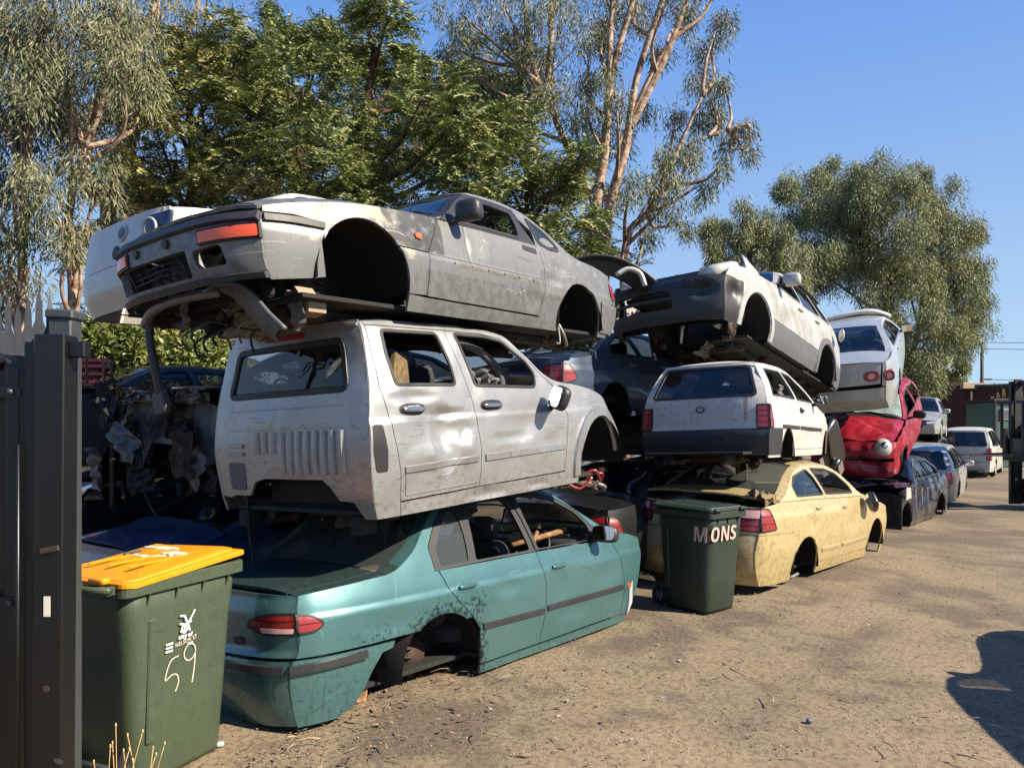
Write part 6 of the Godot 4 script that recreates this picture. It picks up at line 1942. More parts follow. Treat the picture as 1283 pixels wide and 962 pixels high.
func trees() -> void:
	sprigs()
	var pale := mat(Color(0.68, 0.61, 0.54), 0.85, 0.0, noise_tex(41, 0.012, [Color(0.58, 0.47, 0.39), Color(0.86, 0.81, 0.76), Color(1, 1, 1)], [0.3, 0.52, 0.75], 5, 512), 0.8)
	var brown := mat(Color(0.36, 0.27, 0.21), 0.9, 0.0, noise_tex(42, 0.02, [Color(0.5, 0.45, 0.4), Color(1, 1, 1)], [0.3, 0.7], 5, 256), 1.2)
	var gum := [Color(0.14, 0.165, 0.068), Color(0.17, 0.18, 0.085), Color(0.11, 0.135, 0.058), Color(0.195, 0.19, 0.098), Color(0.155, 0.135, 0.075)]
	var gum2 := [Color(0.167, 0.186, 0.077), Color(0.202, 0.200, 0.094), Color(0.133, 0.153, 0.061), Color(0.195, 0.200, 0.061)]
	var green := [Color(0.122, 0.156, 0.039), Color(0.158, 0.186, 0.046), Color(0.086, 0.120, 0.032), Color(0.194, 0.199, 0.058)]
	var olive := [Color(0.187, 0.204, 0.055), Color(0.224, 0.225, 0.065), Color(0.149, 0.168, 0.049), Color(0.261, 0.225, 0.078)]
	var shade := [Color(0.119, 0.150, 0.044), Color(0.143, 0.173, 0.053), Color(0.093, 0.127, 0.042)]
	# tall gum at the left edge, hanging over the gate
	var cl := []
	for q in [[10, 20, 70], [70, 40, 70], [130, 25, 60], [20, 90, 75], [90, 100, 70], [150, 80, 45], [30, 170, 70], [100, 175, 60], [0, 240, 60], [70, 240, 55], [120, 225, 45], [-20, 310, 55], [15, 345, 40], [95, 285, 30], [-40, 130, 80], [-40, 30, 80], [60, -40, 90], [160, -30, 70], [180, 110, 35], [40, 130, 60], [60, 60, 60], [125, 140, 50], [10, 280, 45], [150, 30, 50], [-30, 380, 35]]:
		cl.append([px(q[0], q[1], rng.randf_range(12.0, 14.0)), Vector3.ONE * q[2] / 990.0 * 13.0, 92 * q[2] / 60.0])
	tree("gum_tree", "tall gum tree with drooping grey-green leaves behind the black gate", Vector3(-8.05, 0, -13.0), [[[Vector3(-8.05, 0, -13.0), px(27, 380, 13), px(30, 230, 13), px(45, 90, 13), px(60, -60, 13)], 0.1, 0.06], [[Vector3(-7.2, 0, -12.8), px(92, 380, 12.8), px(84, 290, 12.8), px(100, 200, 12.9), px(150, 60, 13)], 0.13, 0.04]], cl, "gum", gum, pale, 1.0)
	# gum with a pale leaning trunk
	cl = []
	for q in [[175, 50, 40], [220, 30, 45], [240, 90, 35], [200, -20, 60], [170, 190, 26], [260, -10, 50], [300, 20, 40], [150, 130, 30]]:
		cl.append([px(q[0], q[1], rng.randf_range(15.0, 16.5)), Vector3.ONE * q[2] / 990.0 * 16.0, 36 * q[2] / 50.0])
	tree("gum_tree", "slender gum tree with pale peeling trunk rising beside the tall green wattle", Vector3(-8.2, 0, -16.0), [[[Vector3(-8.2, 0, -16.0), px(133, 280, 16), px(140, 240, 16), px(152, 170, 16), px(150, 110, 16), px(185, 30, 16), px(210, -60, 16)], 0.2, 0.06], [[px(146, 200, 16), px(172, 150, 16), px(180, 110, 16), px(235, 40, 16), px(255, -30, 16)], 0.1, 0.05], [[px(142, 235, 16), px(170, 175, 15.8), px(176, 145, 15.8)], 0.07, 0.05]], cl, "gum", gum, pale)
	# dense dark trees that close the view behind the wattles
	cl = []
	for i in 46:
		var x := 120.0 + 620.0 * rng.randf()
		var y := rng.randf_range(60.0, 340.0) + absf(x - 360.0) * 0.16
		cl.append([px(x, y, rng.randf_range(18.5, 20.5)), Vector3.ONE * rng.randf_range(0.7, 1.2), 90])
	for q in [[365, 45, 40], [395, 60, 30], [330, 70, 40], [300, 90, 50], [430, 90, 40]]:
		cl.append([px(q[0], q[1], 19.0), Vector3.ONE * q[2] / 990.0 * 19.0, 110])
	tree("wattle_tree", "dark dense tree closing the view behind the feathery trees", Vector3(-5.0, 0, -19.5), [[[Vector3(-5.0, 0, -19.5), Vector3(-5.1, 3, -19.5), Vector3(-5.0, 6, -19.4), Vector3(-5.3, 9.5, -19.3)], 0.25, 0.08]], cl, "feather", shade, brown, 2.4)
	# olive wattle on the left of the green mass
	cl = []
	for q in [[190, 90, 50], [230, 70, 45], [190, 150, 50], [250, 120, 55], [215, 200, 50], [280, 180, 55], [180, 230, 40], [240, 250, 50], [300, 240, 50], [165, 280, 40], [215, 300, 40], [275, 300, 40], [320, 130, 45], [260, 60, 35], [290, 90, 40], [340, 190, 45]]:
		cl.append([px(q[0], q[1], rng.randf_range(14.2, 16.2)), Vector3(1.15, 0.9, 1.15) * q[2] / 990.0 * 15.0, 150 * q[2] / 50.0])
	tree("wattle_tree", "olive green wattle tree between the leaning gum and the feathery tree", Vector3(-6.3, 0, -15.5), [[[Vector3(-6.3, 0, -15.5), px(230, 330, 15.5), px(240, 220, 15.5), px(235, 110, 15.5)], 0.16, 0.05]], cl, "feather", olive, brown, 1.25)
	# bright feathery tree in the middle, with young shoots standing out on top
	cl = []
	for q in [[300, 40, 32], [345, 60, 35], [320, 100, 45], [380, 110, 50], [440, 130, 55], [400, 60, 26], [455, 70, 32], [480, 40, 26], [490, 15, 22], [465, 20, 20], [500, 90, 35], [340, 170, 55], [410, 190, 60], [480, 180, 60], [540, 170, 45], [370, 250, 55], [440, 260, 60], [520, 240, 55], [570, 220, 40], [340, 300, 45], [410, 310, 50], [490, 310, 50], [560, 290, 45], [530, 120, 32], [560, 100, 22], [575, 150, 30]]:
		cl.append([px(q[0], q[1], rng.randf_range(13.4, 15.6)), Vector3(1.15, 0.95, 1.15) * q[2] / 990.0 * 14.5, 150 * q[2] / 50.0])
	tree("feathery_tree", "bright green tree with feathery fronds rising behind the grey coupe", Vector3(-2.7, 0, -14.6), [[[Vector3(-2.7, 0, -14.6), px(440, 340, 14.6), px(450, 200, 14.6), px(470, 40, 14.6)], 0.14, 0.03], [[Vector3(-3.0, 0, -14.5), px(400, 300, 14.5), px(360, 120, 14.5)], 0.1, 0.03]], cl, "feather", green, brown, 1.3)
	cl = []
	for q in [[620, 200, 40], [660, 190, 45], [690, 220, 35], [610, 260, 45], [660, 260, 50], [705, 260, 40], [620, 310, 40], [680, 310, 45], [715, 300, 30], [640, 150, 26], [725, 200, 20], [590, 180, 26]]:
		cl.append([px(q[0], q[1], rng.randf_range(13.6, 15.4)), Vector3(1.15, 0.95, 1.15) * q[2] / 990.0 * 14.5, 140 * q[2] / 45.0])
	tree("feathery_tree", "lower bright green feathery tree in front of the tall multi-stemmed gum", Vector3(0.3, 0, -14.6), [[[Vector3(0.3, 0, -14.6), px(660, 340, 14.6), px(660, 180, 14.6)], 0.1, 0.03]], cl, "feather", green, brown, 1.25)
	# tall many-stemmed gum
	cl = []
	for q in [[575, 15, 30], [600, 50, 32], [590, 90, 22], [640, 20, 45], [620, 110, 22], [660, 80, 35], [700, 30, 45], [690, 110, 28], [740, 60, 38], [720, 140, 26], [760, 20, 40], [800, 10, 26], [770, 110, 30], [745, 180, 26], [780, 170, 20], [860, 20, 26], [890, 50, 24], [885, 110, 30], [850, 140, 32], [900, 140, 22], [915, 170, 18], [935, 155, 14], [940, 185, 10], [870, 190, 26], [835, 190, 22], [820, 240, 30], [790, 230, 18], [850, 240, 24], [810, 290, 16], [860, 280, 12], [880, 230, 14], [905, 205, 10], [760, 240, 16], [825, 60, 18], [905, 15, 16], [905, 95, 10], [560, 60, 16], [650, 140, 22], [690, -20, 50], [770, -30, 50], [620, -30, 45], [845, -20, 30], [740, 100, 22], [800, 130, 16]]:
		cl.append([px(q[0], q[1], rng.randf_range(16.0, 18.6)), Vector3(0.9, 1.15, 0.9) * q[2] / 990.0 * 17.2, 58 * q[2] / 30.0])
	var d := 17.3
	tree("gum_tree", "very tall gum with many bare salmon stems behind the coupe's tail", Vector3(1.9, 0, -d), [[[Vector3(1.9, 0, -d), px(742, 320, d), px(757, 190, d), px(768, 90, d), px(800, -20, d)], 0.2, 0.06], [[Vector3(2.2, 0, -d), px(757, 322, d), px(785, 180, d), px(800, 90, d), px(845, -40, d)], 0.17, 0.06], [[Vector3(2.5, 0, -d), px(782, 326, d), px(812, 265, d), px(848, 190, d), px(880, 120, d)], 0.13, 0.03], [[px(750, 240, d), px(762, 130, d), px(765, 40, d), px(772, -40, d)], 0.12, 0.05], [[px(748, 260, d), px(690, 130, d), px(692, 30, d), px(690, -40, d)], 0.1, 0.05], [[px(790, 150, d), px(835, 60, d), px(880, 20, d), px(900, -20, d)], 0.09, 0.03], [[px(690, 140, d), px(668, 80, d), px(655, -20, d)], 0.09, 0.05], [[px(790, 160, d), px(830, 80, d), px(850, 30, d), px(870, -30, d)], 0.1, 0.05], [[px(800, 250, d), px(850, 190, d), px(905, 165, d), px(935, 155, d)], 0.04, 0.012]], cl, "gum", gum, pale, 1.0)
	# big rounded gum on the right
	cl = []
	for q in [[1020, 235, 40], [1060, 240, 45], [990, 270, 35], [1105, 235, 38], [1145, 240, 40], [1180, 260, 35], [1030, 290, 55], [1090, 290, 60], [1150, 300, 60], [1200, 310, 40], [1215, 350, 30], [1000, 320, 45], [1060, 345, 55], [1130, 360, 60], [1190, 380, 45], [1215, 400, 25], [1150, 420, 45], [1190, 430, 30], [1090, 400, 45], [1145, 470, 30], [1165, 480, 22], [1205, 450, 10], [1170, 455, 25], [1130, 455, 30], [1095, 215, 18], [1035, 215, 20], [1160, 220, 20], [1075, 260, 50], [1120, 320, 55], [1050, 310, 50], [1175, 340, 50], [1222, 285, 14], [985, 235, 14]]:
		cl.append([px(q[0], q[1], rng.randf_range(37.0, 41.0)), Vector3(1.0, 1.05, 1.0) * q[2] / 990.0 * 39.0, 250 * q[2] / 45.0])
	tree("gum_tree", "broad round-topped gum tree behind the silver sedan", Vector3(18.7, 0, -39), [[[Vector3(18.7, 0, -39), px(1125, 480, 39), px(1115, 400, 39), px(1090, 300, 39)], 0.4, 0.1], [[px(1125, 480, 39), px(1150, 420, 39), px(1160, 330, 39)], 0.22, 0.08]], cl, "gum", gum2, brown, 1.75, true, "", 1.5)
	cl = []
	for q in [[905, 290, 26], [930, 275, 24], [955, 290, 30], [900, 315, 22], [975, 310, 26], [940, 320, 30], [985, 345, 30]]:
		cl.append([px(q[0], q[1], rng.randf_range(30.0, 32.0)), Vector3.ONE * q[2] / 990.0 * 31.0, 170])
	tree("gum_tree", "lower gum tree behind the nose-up SUV", Vector3(9.5, 0, -31), [[[Vector3(9.5, 0, -31), px(945, 420, 31), px(940, 300, 31)], 0.2, 0.05]], cl, "gum", gum2, brown, 1.5, true, "", 1.3)
	cl = []
	for q in [[1160, 470, 18], [1180, 475, 15], [1195, 478, 10], [1150, 485, 16], [1172, 488, 14]]:
		cl.append([px(q[0], q[1], 54.0), Vector3.ONE * q[2] / 990.0 * 54.0, 160])
	tree("bush", "small green tree showing over the brick building's roof", Vector3(28.7, 0, -54), [[[Vector3(28.7, 0, -54), px(1168, 520, 54), px(1170, 475, 54)], 0.12, 0.05]], cl, "bush", olive, brown, 1.6, true, "", 2.0)
	# sunlit bushes seen through the gap beside the gate
	var k := 0
	for q in [[130, 440, 34, 10.5], [180, 430, 40, 11], [235, 425, 40, 11.5], [150, 480, 40, 10.8], [220, 470, 45, 11.2], [270, 450, 40, 12]]:
		cl = []
		for i in 5:
			cl.append([px(q[0] + rng.randf_range(-20, 20), q[1] + rng.randf_range(-20, 20), q[3] + rng.randf_range(-0.4, 0.4)), Vector3.ONE * q[2] / 990.0 * q[3] * 0.8, 130])
		var b := px(q[0], 534, q[3])
		tree("bush", "sunlit leafy bush seen through the gap beside the gate", Vector3(b.x, 0, b.z), [[[Vector3(b.x, 0, b.z), Vector3(b.x + 0.1, 1.0, b.z), px(q[0], q[1], q[3])], 0.06, 0.03]], cl, "bush", olive if k % 2 else green, brown, 1.5, true, "bushes by the gate")
		k += 1
	# far line of trees along the yard's end
	cl = []
	for i in 33:
		var x := -16.0 + i * 0.75 + rng.randf_range(-0.4, 0.4)
		cl.append([Vector3(x, rng.randf_range(0.6, 3.6), -24.0 + rng.randf_range(-1.5, 1.5)), Vector3(1.0, 1.0, 1.0), 110])
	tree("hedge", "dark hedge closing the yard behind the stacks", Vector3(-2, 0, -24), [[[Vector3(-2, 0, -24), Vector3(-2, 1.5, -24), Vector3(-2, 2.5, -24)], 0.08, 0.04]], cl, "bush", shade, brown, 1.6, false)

# ---------------------------------------------------------------- buildings and street things
func buildings() -> void:
	var brick := mat(Color(0.33, 0.185, 0.145), 0.9, 0.0, noise_tex(61, 0.05, [Color(0.65, 0.6, 0.58), Color(1, 1, 1)], [0.3, 0.7], 4, 512), 0.5)
	var cream := mat(Color(0.66, 0.58, 0.47), 0.8)
	var t := thing("brick_building", "dark red brick building with pale roof capping beyond the parked cars", "building", Vector3(25, 0, -43))
	var p0 := px(1157, 534, 46.0)
	var p1 := px(1208, 534, 43.0)
	var p2 := px(1420, 534, 40.0)
	for q in [[p0, p1, 4.05, "wall"], [p1, p2, 3.9, "wall"]]:
		var a := Vector3(q[0].x, 0, q[0].z) - t.position
		var b := Vector3(q[1].x, 0, q[1].z) - t.position
		var dir := (b - a).normalized()
		var ln := a.distance_to(b)
		var bs := Basis(dir, Vector3.UP, dir.cross(Vector3.UP))
		box(t, "wall", (a + b) * 0.5 + Vector3(0, q[2] * 0.5, 0) - bs.z * 0.2, Vector3(ln - 0.02, q[2], 0.4), brick, bs)
		box(t, "capping", (a + b) * 0.5 + Vector3(0, q[2] + 0.09, 0) - bs.z * 0.2, Vector3(ln + 0.1, 0.16, 0.5), cream if q[0] == p0 else M.bumper, bs)
		# courses of brick, every sixth one standing proud
		var rows := 9
		for k in rows:
			box(t, "brick_course", (a + b) * 0.5 + Vector3(0, 0.3 + k * 0.42, 0) + bs.z * 0.0, Vector3(ln - 0.06, 0.05, 0.05), brick, bs)
	var dp := Vector3(p1.x, 0, p1.z) - t.position
	tube(t, "downpipe", [dp + Vector3(0.25, 0.1, 0.2), dp + Vector3(0.25, 3.7, 0.2)], 0.09, M.rust)
	box(t, "fascia_end", dp + Vector3(0.5, 4.02, 0.1), Vector3(1.3, 0.3, 0.3), cream)
	# green site hut in front of it
	var g := mat(Color(0.27, 0.38, 0.34), 0.6, 0.0, M.grime2, 0.5)
	var h := thing("site_hut", "green metal hut with a small window, seen beside the forklift mast", "hut", px(1246, 534, 36.0) * Vector3(1, 0, 1))
	box(h, "wall", Vector3(0, 1.45, 0), Vector3(1.35, 2.9, 2.2), g, Basis.IDENTITY, 0.04)
	box(h, "roof", Vector3(0, 2.97, 0), Vector3(1.5, 0.12, 2.4), M.bumper, Basis.IDENTITY, 0.02)
	for x in [-0.12]:
		var wn := box(h, "window", Vector3(x, 2.35, 1.11), Vector3(0.6, 0.5, 0.06), M.plate)
		box(wn, "pane", Vector3(x, 2.35, 1.15), Vector3(0.48, 0.38, 0.02), M.clear)
	box(h, "corner_post", Vector3(-0.64, 1.45, 1.14), Vector3(0.08, 2.9, 0.08), M.bumper)
	for k in 6:
		tube(h, "scrap_on_roof", curve([Vector3(-0.7 + k * 0.26, 3.0, 0.9), Vector3(-0.67 + k * 0.26, 3.1 + 0.22 * ((k * 7) % 3), 0.9), Vector3(-0.58 + k * 0.26, 3.08, 0.9)], 6), 0.035, M.card)
	# power pole and wires
	var pp := px(1231, 534, 62.0)
	var t2 := thing("power_pole", "timber power pole with cross arms behind the brick building", "pole", Vector3(pp.x, 0, pp.z))
	tube(t2, "post", [Vector3.ZERO, Vector3(0, 7.7, 0)], 0.17, mat(Color(0.30, 0.31, 0.26), 0.9), 0.12, 10)
	box(t2, "cross_arm", Vector3(0, 4.9, 0), Vector3(2.2, 0.14, 0.14), M.trim)
	box(t2, "cross_arm", Vector3(0.3, 5.5, 0), Vector3(0.9, 0.12, 0.12), M.trim)
	tube(t2, "top_bracket", [Vector3(0, 7.6, 0), Vector3(0.0, 8.4, 0)], 0.05, M.trim)
	for x in [-1.0, -0.4, 0.4, 1.0]:
		tube(t2, "insulator", [Vector3(x, 4.95, 0), Vector3(x, 5.2, 0)], 0.06, M.plate)
	for w in [[8.4, 9.4, 60.0], [7.9, 8.4, 60.0], [5.2, 5.4, 60.0], [5.2, 4.6, -40.0], [5.5, 5.9, 60.0]]:
		var pts := []
		for i in 13:
			var f := i / 12.0
			pts.append(Vector3(w[2] * f, lerpf(w[0], w[1], f) - 1.0 * 4.0 * f * (1 - f) * 0.6, 6.0 * f))
		tube(t2, "wire", pts, 0.022, M.rubber, -1.0, 5)

func forklift() -> void:
	var t := thing("forklift", "dark forklift with raised forks and white lettering on its mast", "forklift", Vector3(11.32, 0, -17.4))
	var dark := mat(Color(0.10, 0.105, 0.12), 0.45, 0.0, M.grime2, 1.0)
	var body := mat(Color(0.13, 0.13, 0.14), 0.5, 0.0, M.grime2, 1.0)
	for z in [0.35, -0.35]:
		var o := box(t, "mast_rail", Vector3(0, 1.45, z), Vector3(0.26, 2.75, 0.1), dark, Basis.IDENTITY, 0.01)
		box(o, "inner_channel", Vector3(0.0, 1.62, z * 0.75), Vector3(0.16, 2.5, 0.06), M.trim)
	for y in [0.4, 1.6, 2.78]:
		box(t, "mast_crossbar", Vector3(0.05, y, 0), Vector3(0.1, 0.1, 0.6), dark)
	tube(t, "lift_cylinder", [Vector3(0.12, 0.3, 0), Vector3(0.12, 2.3, 0)], 0.06, M.chrome)
	box(t, "carriage_plate", Vector3(-0.16, 1.3, 0), Vector3(0.06, 0.5, 1.0), dark)
	for z in [-0.55, -0.2, 0.2, 0.55]:
		box(t, "backrest_bar", Vector3(-0.18, 1.85, z), Vector3(0.05, 1.05, 0.06), M.trim)
	box(t, "backrest_top", Vector3(-0.18, 2.36, 0), Vector3(0.06, 0.06, 1.2), M.trim)
	for z in [-0.35, 0.3]:
		var pts := pv([0, 0, 0, 0.6, -0.05, 0.6, -0.06, 0.06, -1.18, 0.02, -1.18, 0.0])
		plate(t, "fork", pts, Transform3D(Basis.IDENTITY, Vector3(-0.2, 1.17, z + 0.06)), 0.12, M.trim)
	for z in [0.42, -0.42]:
		road_wheel(t, Vector3(0.45, 0.36, z), 0.36, signf(z))
		road_wheel(t, Vector3(1.9, 0.28, z), 0.28, signf(z))
	box(t, "chassis", Vector3(1.2, 0.65, 0), Vector3(1.7, 0.7, 0.95), body, Basis.IDENTITY, 0.06)
	box(t, "counterweight", Vector3(2.15, 0.8, 0), Vector3(0.5, 1.0, 1.05), body, Basis.IDENTITY, 0.12)
	for x in [0.5, 1.9]:
		for z in [-0.45, 0.45]:
			tube(t, "guard_post", [Vector3(x, 1.0, z), Vector3(x + 0.1, 2.15, z)], 0.035, dark)
	box(t, "overhead_guard", Vector3(1.25, 2.18, 0), Vector3(1.6, 0.06, 1.0), dark)
	blob(t, "seat", Vector3(1.4, 1.15, 0), Vector3(0.5, 0.3, 0.5), M.seat, 0.4)
	var tm := TextMesh.new()
	tm.text = "APACHE"
	tm.font_size = 44
	tm.pixel_size = 0.0043
	tm.depth = 0.006
	var f := SystemFont.new()
	f.font_names = PackedStringArray(["Droid Sans"])
	f.font_weight = 700
	tm.font = f
	var o := put(tm, "mast_lettering", mat(Color(0.62, 0.63, 0.64), 0.6), t)
	o.transform = Transform3D(Basis(Vector3(0, 0, 1), PI / 2), Vector3(0.03, 1.78, 0.404))
	plate(t, "mast_badge", rnd(pv([-0.07, 0, 0.07, 0, 0.07, 0.2, -0.07, 0.2]), 0.03), Transform3D(Basis.IDENTITY, Vector3(0.03, 2.3, 0.406)), 0.006, mat(Color(0.66, 0.67, 0.7), 0.6))
	plate(t, "mast_badge", oval(0, 0, 0.06, 0.06), Transform3D(Basis.IDENTITY, Vector3(0.03, 1.2, 0.406)), 0.006, mat(Color(0.55, 0.56, 0.6), 0.6))

func gate() -> void:
	var t := thing("steel_gate", "black steel sheet gate with box post and spiked grey pickets along its top", "gate", Vector3(-1.815, 0, -3.0))
	# the post leans a touch; its face looks at the lens
	var bs := Basis(Vector3(0, 0, 1), -0.008)
	box(t, "post", Vector3(0.075, 1.08, 0), Vector3(0.115, 2.17, 0.1), M.gate, bs, 0.005)
	box(t, "post_flange", Vector3(-0.01, 1.07, -0.01), Vector3(0.045, 2.14, 0.05), M.gate)
	tube(t, "drop_rod", [Vector3(-0.045, 0.1, 0.03), Vector3(-0.045, 1.75, 0.03)], 0.008, M.gate)
	box(t, "sheet_panel", Vector3(-0.62, 1.05, -0.05), Vector3(1.13, 2.06, 0.02), M.gate)
	box(t, "sheet_edge", Vector3(-0.09, 1.05, -0.03), Vector3(0.06, 2.08, 0.05), M.gate)
	plate(t, "sticker", pv([-0.012, 0, 0.012, 0, 0.012, 0.075, -0.012, 0.075]), Transform3D(Basis.IDENTITY, Vector3(0.078, 1.11, 0.053)), 0.002, mat(Color(0.78, 0.77, 0.7), 0.7))
	box(t, "latch_stop", Vector3(0.165, 2.11, 0), Vector3(0.075, 0.06, 0.05), M.gate)
	box(t, "latch_tab", Vector3(0.09, 1.36, 0.055), Vector3(0.07, 0.02, 0.012), M.rust, Basis(Vector3(0, 0, 1), 0.2))
	for k in 3:
		var ch := oval(0, 0, 0.006 + 0.004 * (k % 3), 0.012 + 0.008 * (k % 2), 7)
		plate(t, "paint_chip", ch, Transform3D(Basis(Vector3(0, 0, 1), k * 1.1), Vector3(0.03 + 0.09 * ((k * 5) % 3) * 0.5, 0.3 + k * 0.27, 0.0525)), 0.002, M.galv if k % 2 else M.rust)
	for y in [0.35, 1.15, 1.95]:
		tube(t, "hinge_bolt", [Vector3(-0.09, y, -0.01), Vector3(-0.09, y, 0.012)], 0.012, M.galv, -1.0, 6)
		box(t, "hinge_strap", Vector3(-0.13, y, -0.004), Vector3(0.16, 0.045, 0.01), M.gate)
	# torn rubber sheet folded over the top edge
	var st := begin()
	for i in 14:
		var x0 := -1.15 + i * 0.08
		var x1 := x0 + 0.08
		var y0 := 2.09 + 0.012 * sin(i * 1.7)
		var y1 := 2.09 + 0.012 * sin((i + 1) * 1.7)
		var d0 := 0.05 + 0.03 * sin(i * 2.3)
		var d1 := 0.05 + 0.03 * sin((i + 1) * 2.3)
		quad(st, Vector3(x0, y0, -0.08), Vector3(x1, y1, -0.08), Vector3(x1, y1 + 0.005, -0.01), Vector3(x0, y0 + 0.005, -0.01), Vector3.UP)
		quad(st, Vector3(x0, y0 + 0.005, -0.01), Vector3(x1, y1 + 0.005, -0.01), Vector3(x1, y1 - d1, 0.0), Vector3(x0, y0 - d0, 0.0), Vector3(0, 0, 1))
	put(done(st), "torn_cover", M.rubber, t)
	# palisade fence behind it
	var f := thing("palisade_fence", "galvanised palisade fence whose spiked pickets show above the black gate", "fence", Vector3(-2.26, 0, -3.35))
	for i in 9:
		var p := pv([-0.028, 0.15, 0.028, 0.15, 0.028, 2.22, 0.014, 2.26, 0.012, 2.33, 0.0, 2.40, -0.012, 2.33, -0.014, 2.26, -0.028, 2.22])
		plate(f, "picket", p, Transform3D(Basis(Vector3.UP, 0.35 if i > 0 else 0.7), Vector3(0.30 - i * 0.1025, 0.02 * ((i * 5) % 3) - 0.02, -i * 0.09)), 0.012, M.galv)
	for y in [0.5, 1.8]:
		box(f, "rail", Vector3(-0.13, y, -0.42), Vector3(1.2, 0.05, 0.04), M.galv, Basis(Vector3.UP, -0.72))
	box(f, "fence_post", Vector3(0.365, 1.14, 0.0), Vector3(0.095, 2.27, 0.09), M.galv, Basis.IDENTITY, 0.006)
	box(f, "post_cap", Vector3(0.365, 2.29, 0.0), Vector3(0.12, 0.04, 0.11), M.galv, Basis(Vector3(0, 0, 1), -0.05), 0.008)

# ---------------------------------------------------------------- wheelie bins
func bin_ring(w: float, d: float, y: float, r: float) -> Array:
	var out_ := []
	for k in 4:
		var cx: float = (w / 2 - r) * [1, -1, -1, 1][k]
		var cz: float = (d / 2 - r) * [1, 1, -1, -1][k]
		for i in 5:
			var a := PI / 2 * (k + i / 4.0)
			out_.append(Vector3(cx + r * cos(a), y, cz + r * sin(a)))
	return out_

func loft(st: SurfaceTool, rings: Array, capped := true) -> void:
	for j in rings.size() - 1:
		var n: int = rings[j].size()
		var cen := Vector3.ZERO
		for p in rings[j]:
			cen += p / n
		for i in n:
			var i2 := (i + 1) % n
			quad(st, rings[j][i], rings[j][i2], rings[j + 1][i2], rings[j + 1][i], (rings[j][i] + rings[j][i2]) * 0.5 - cen)
	if capped:
		for e in [0, rings.size() - 1]:
			var n: int = rings[e].size()
			for i in range(1, n - 1):
				tri(st, rings[e][0], rings[e][i], rings[e][i + 1], Vector3.DOWN if e == 0 else Vector3.UP)

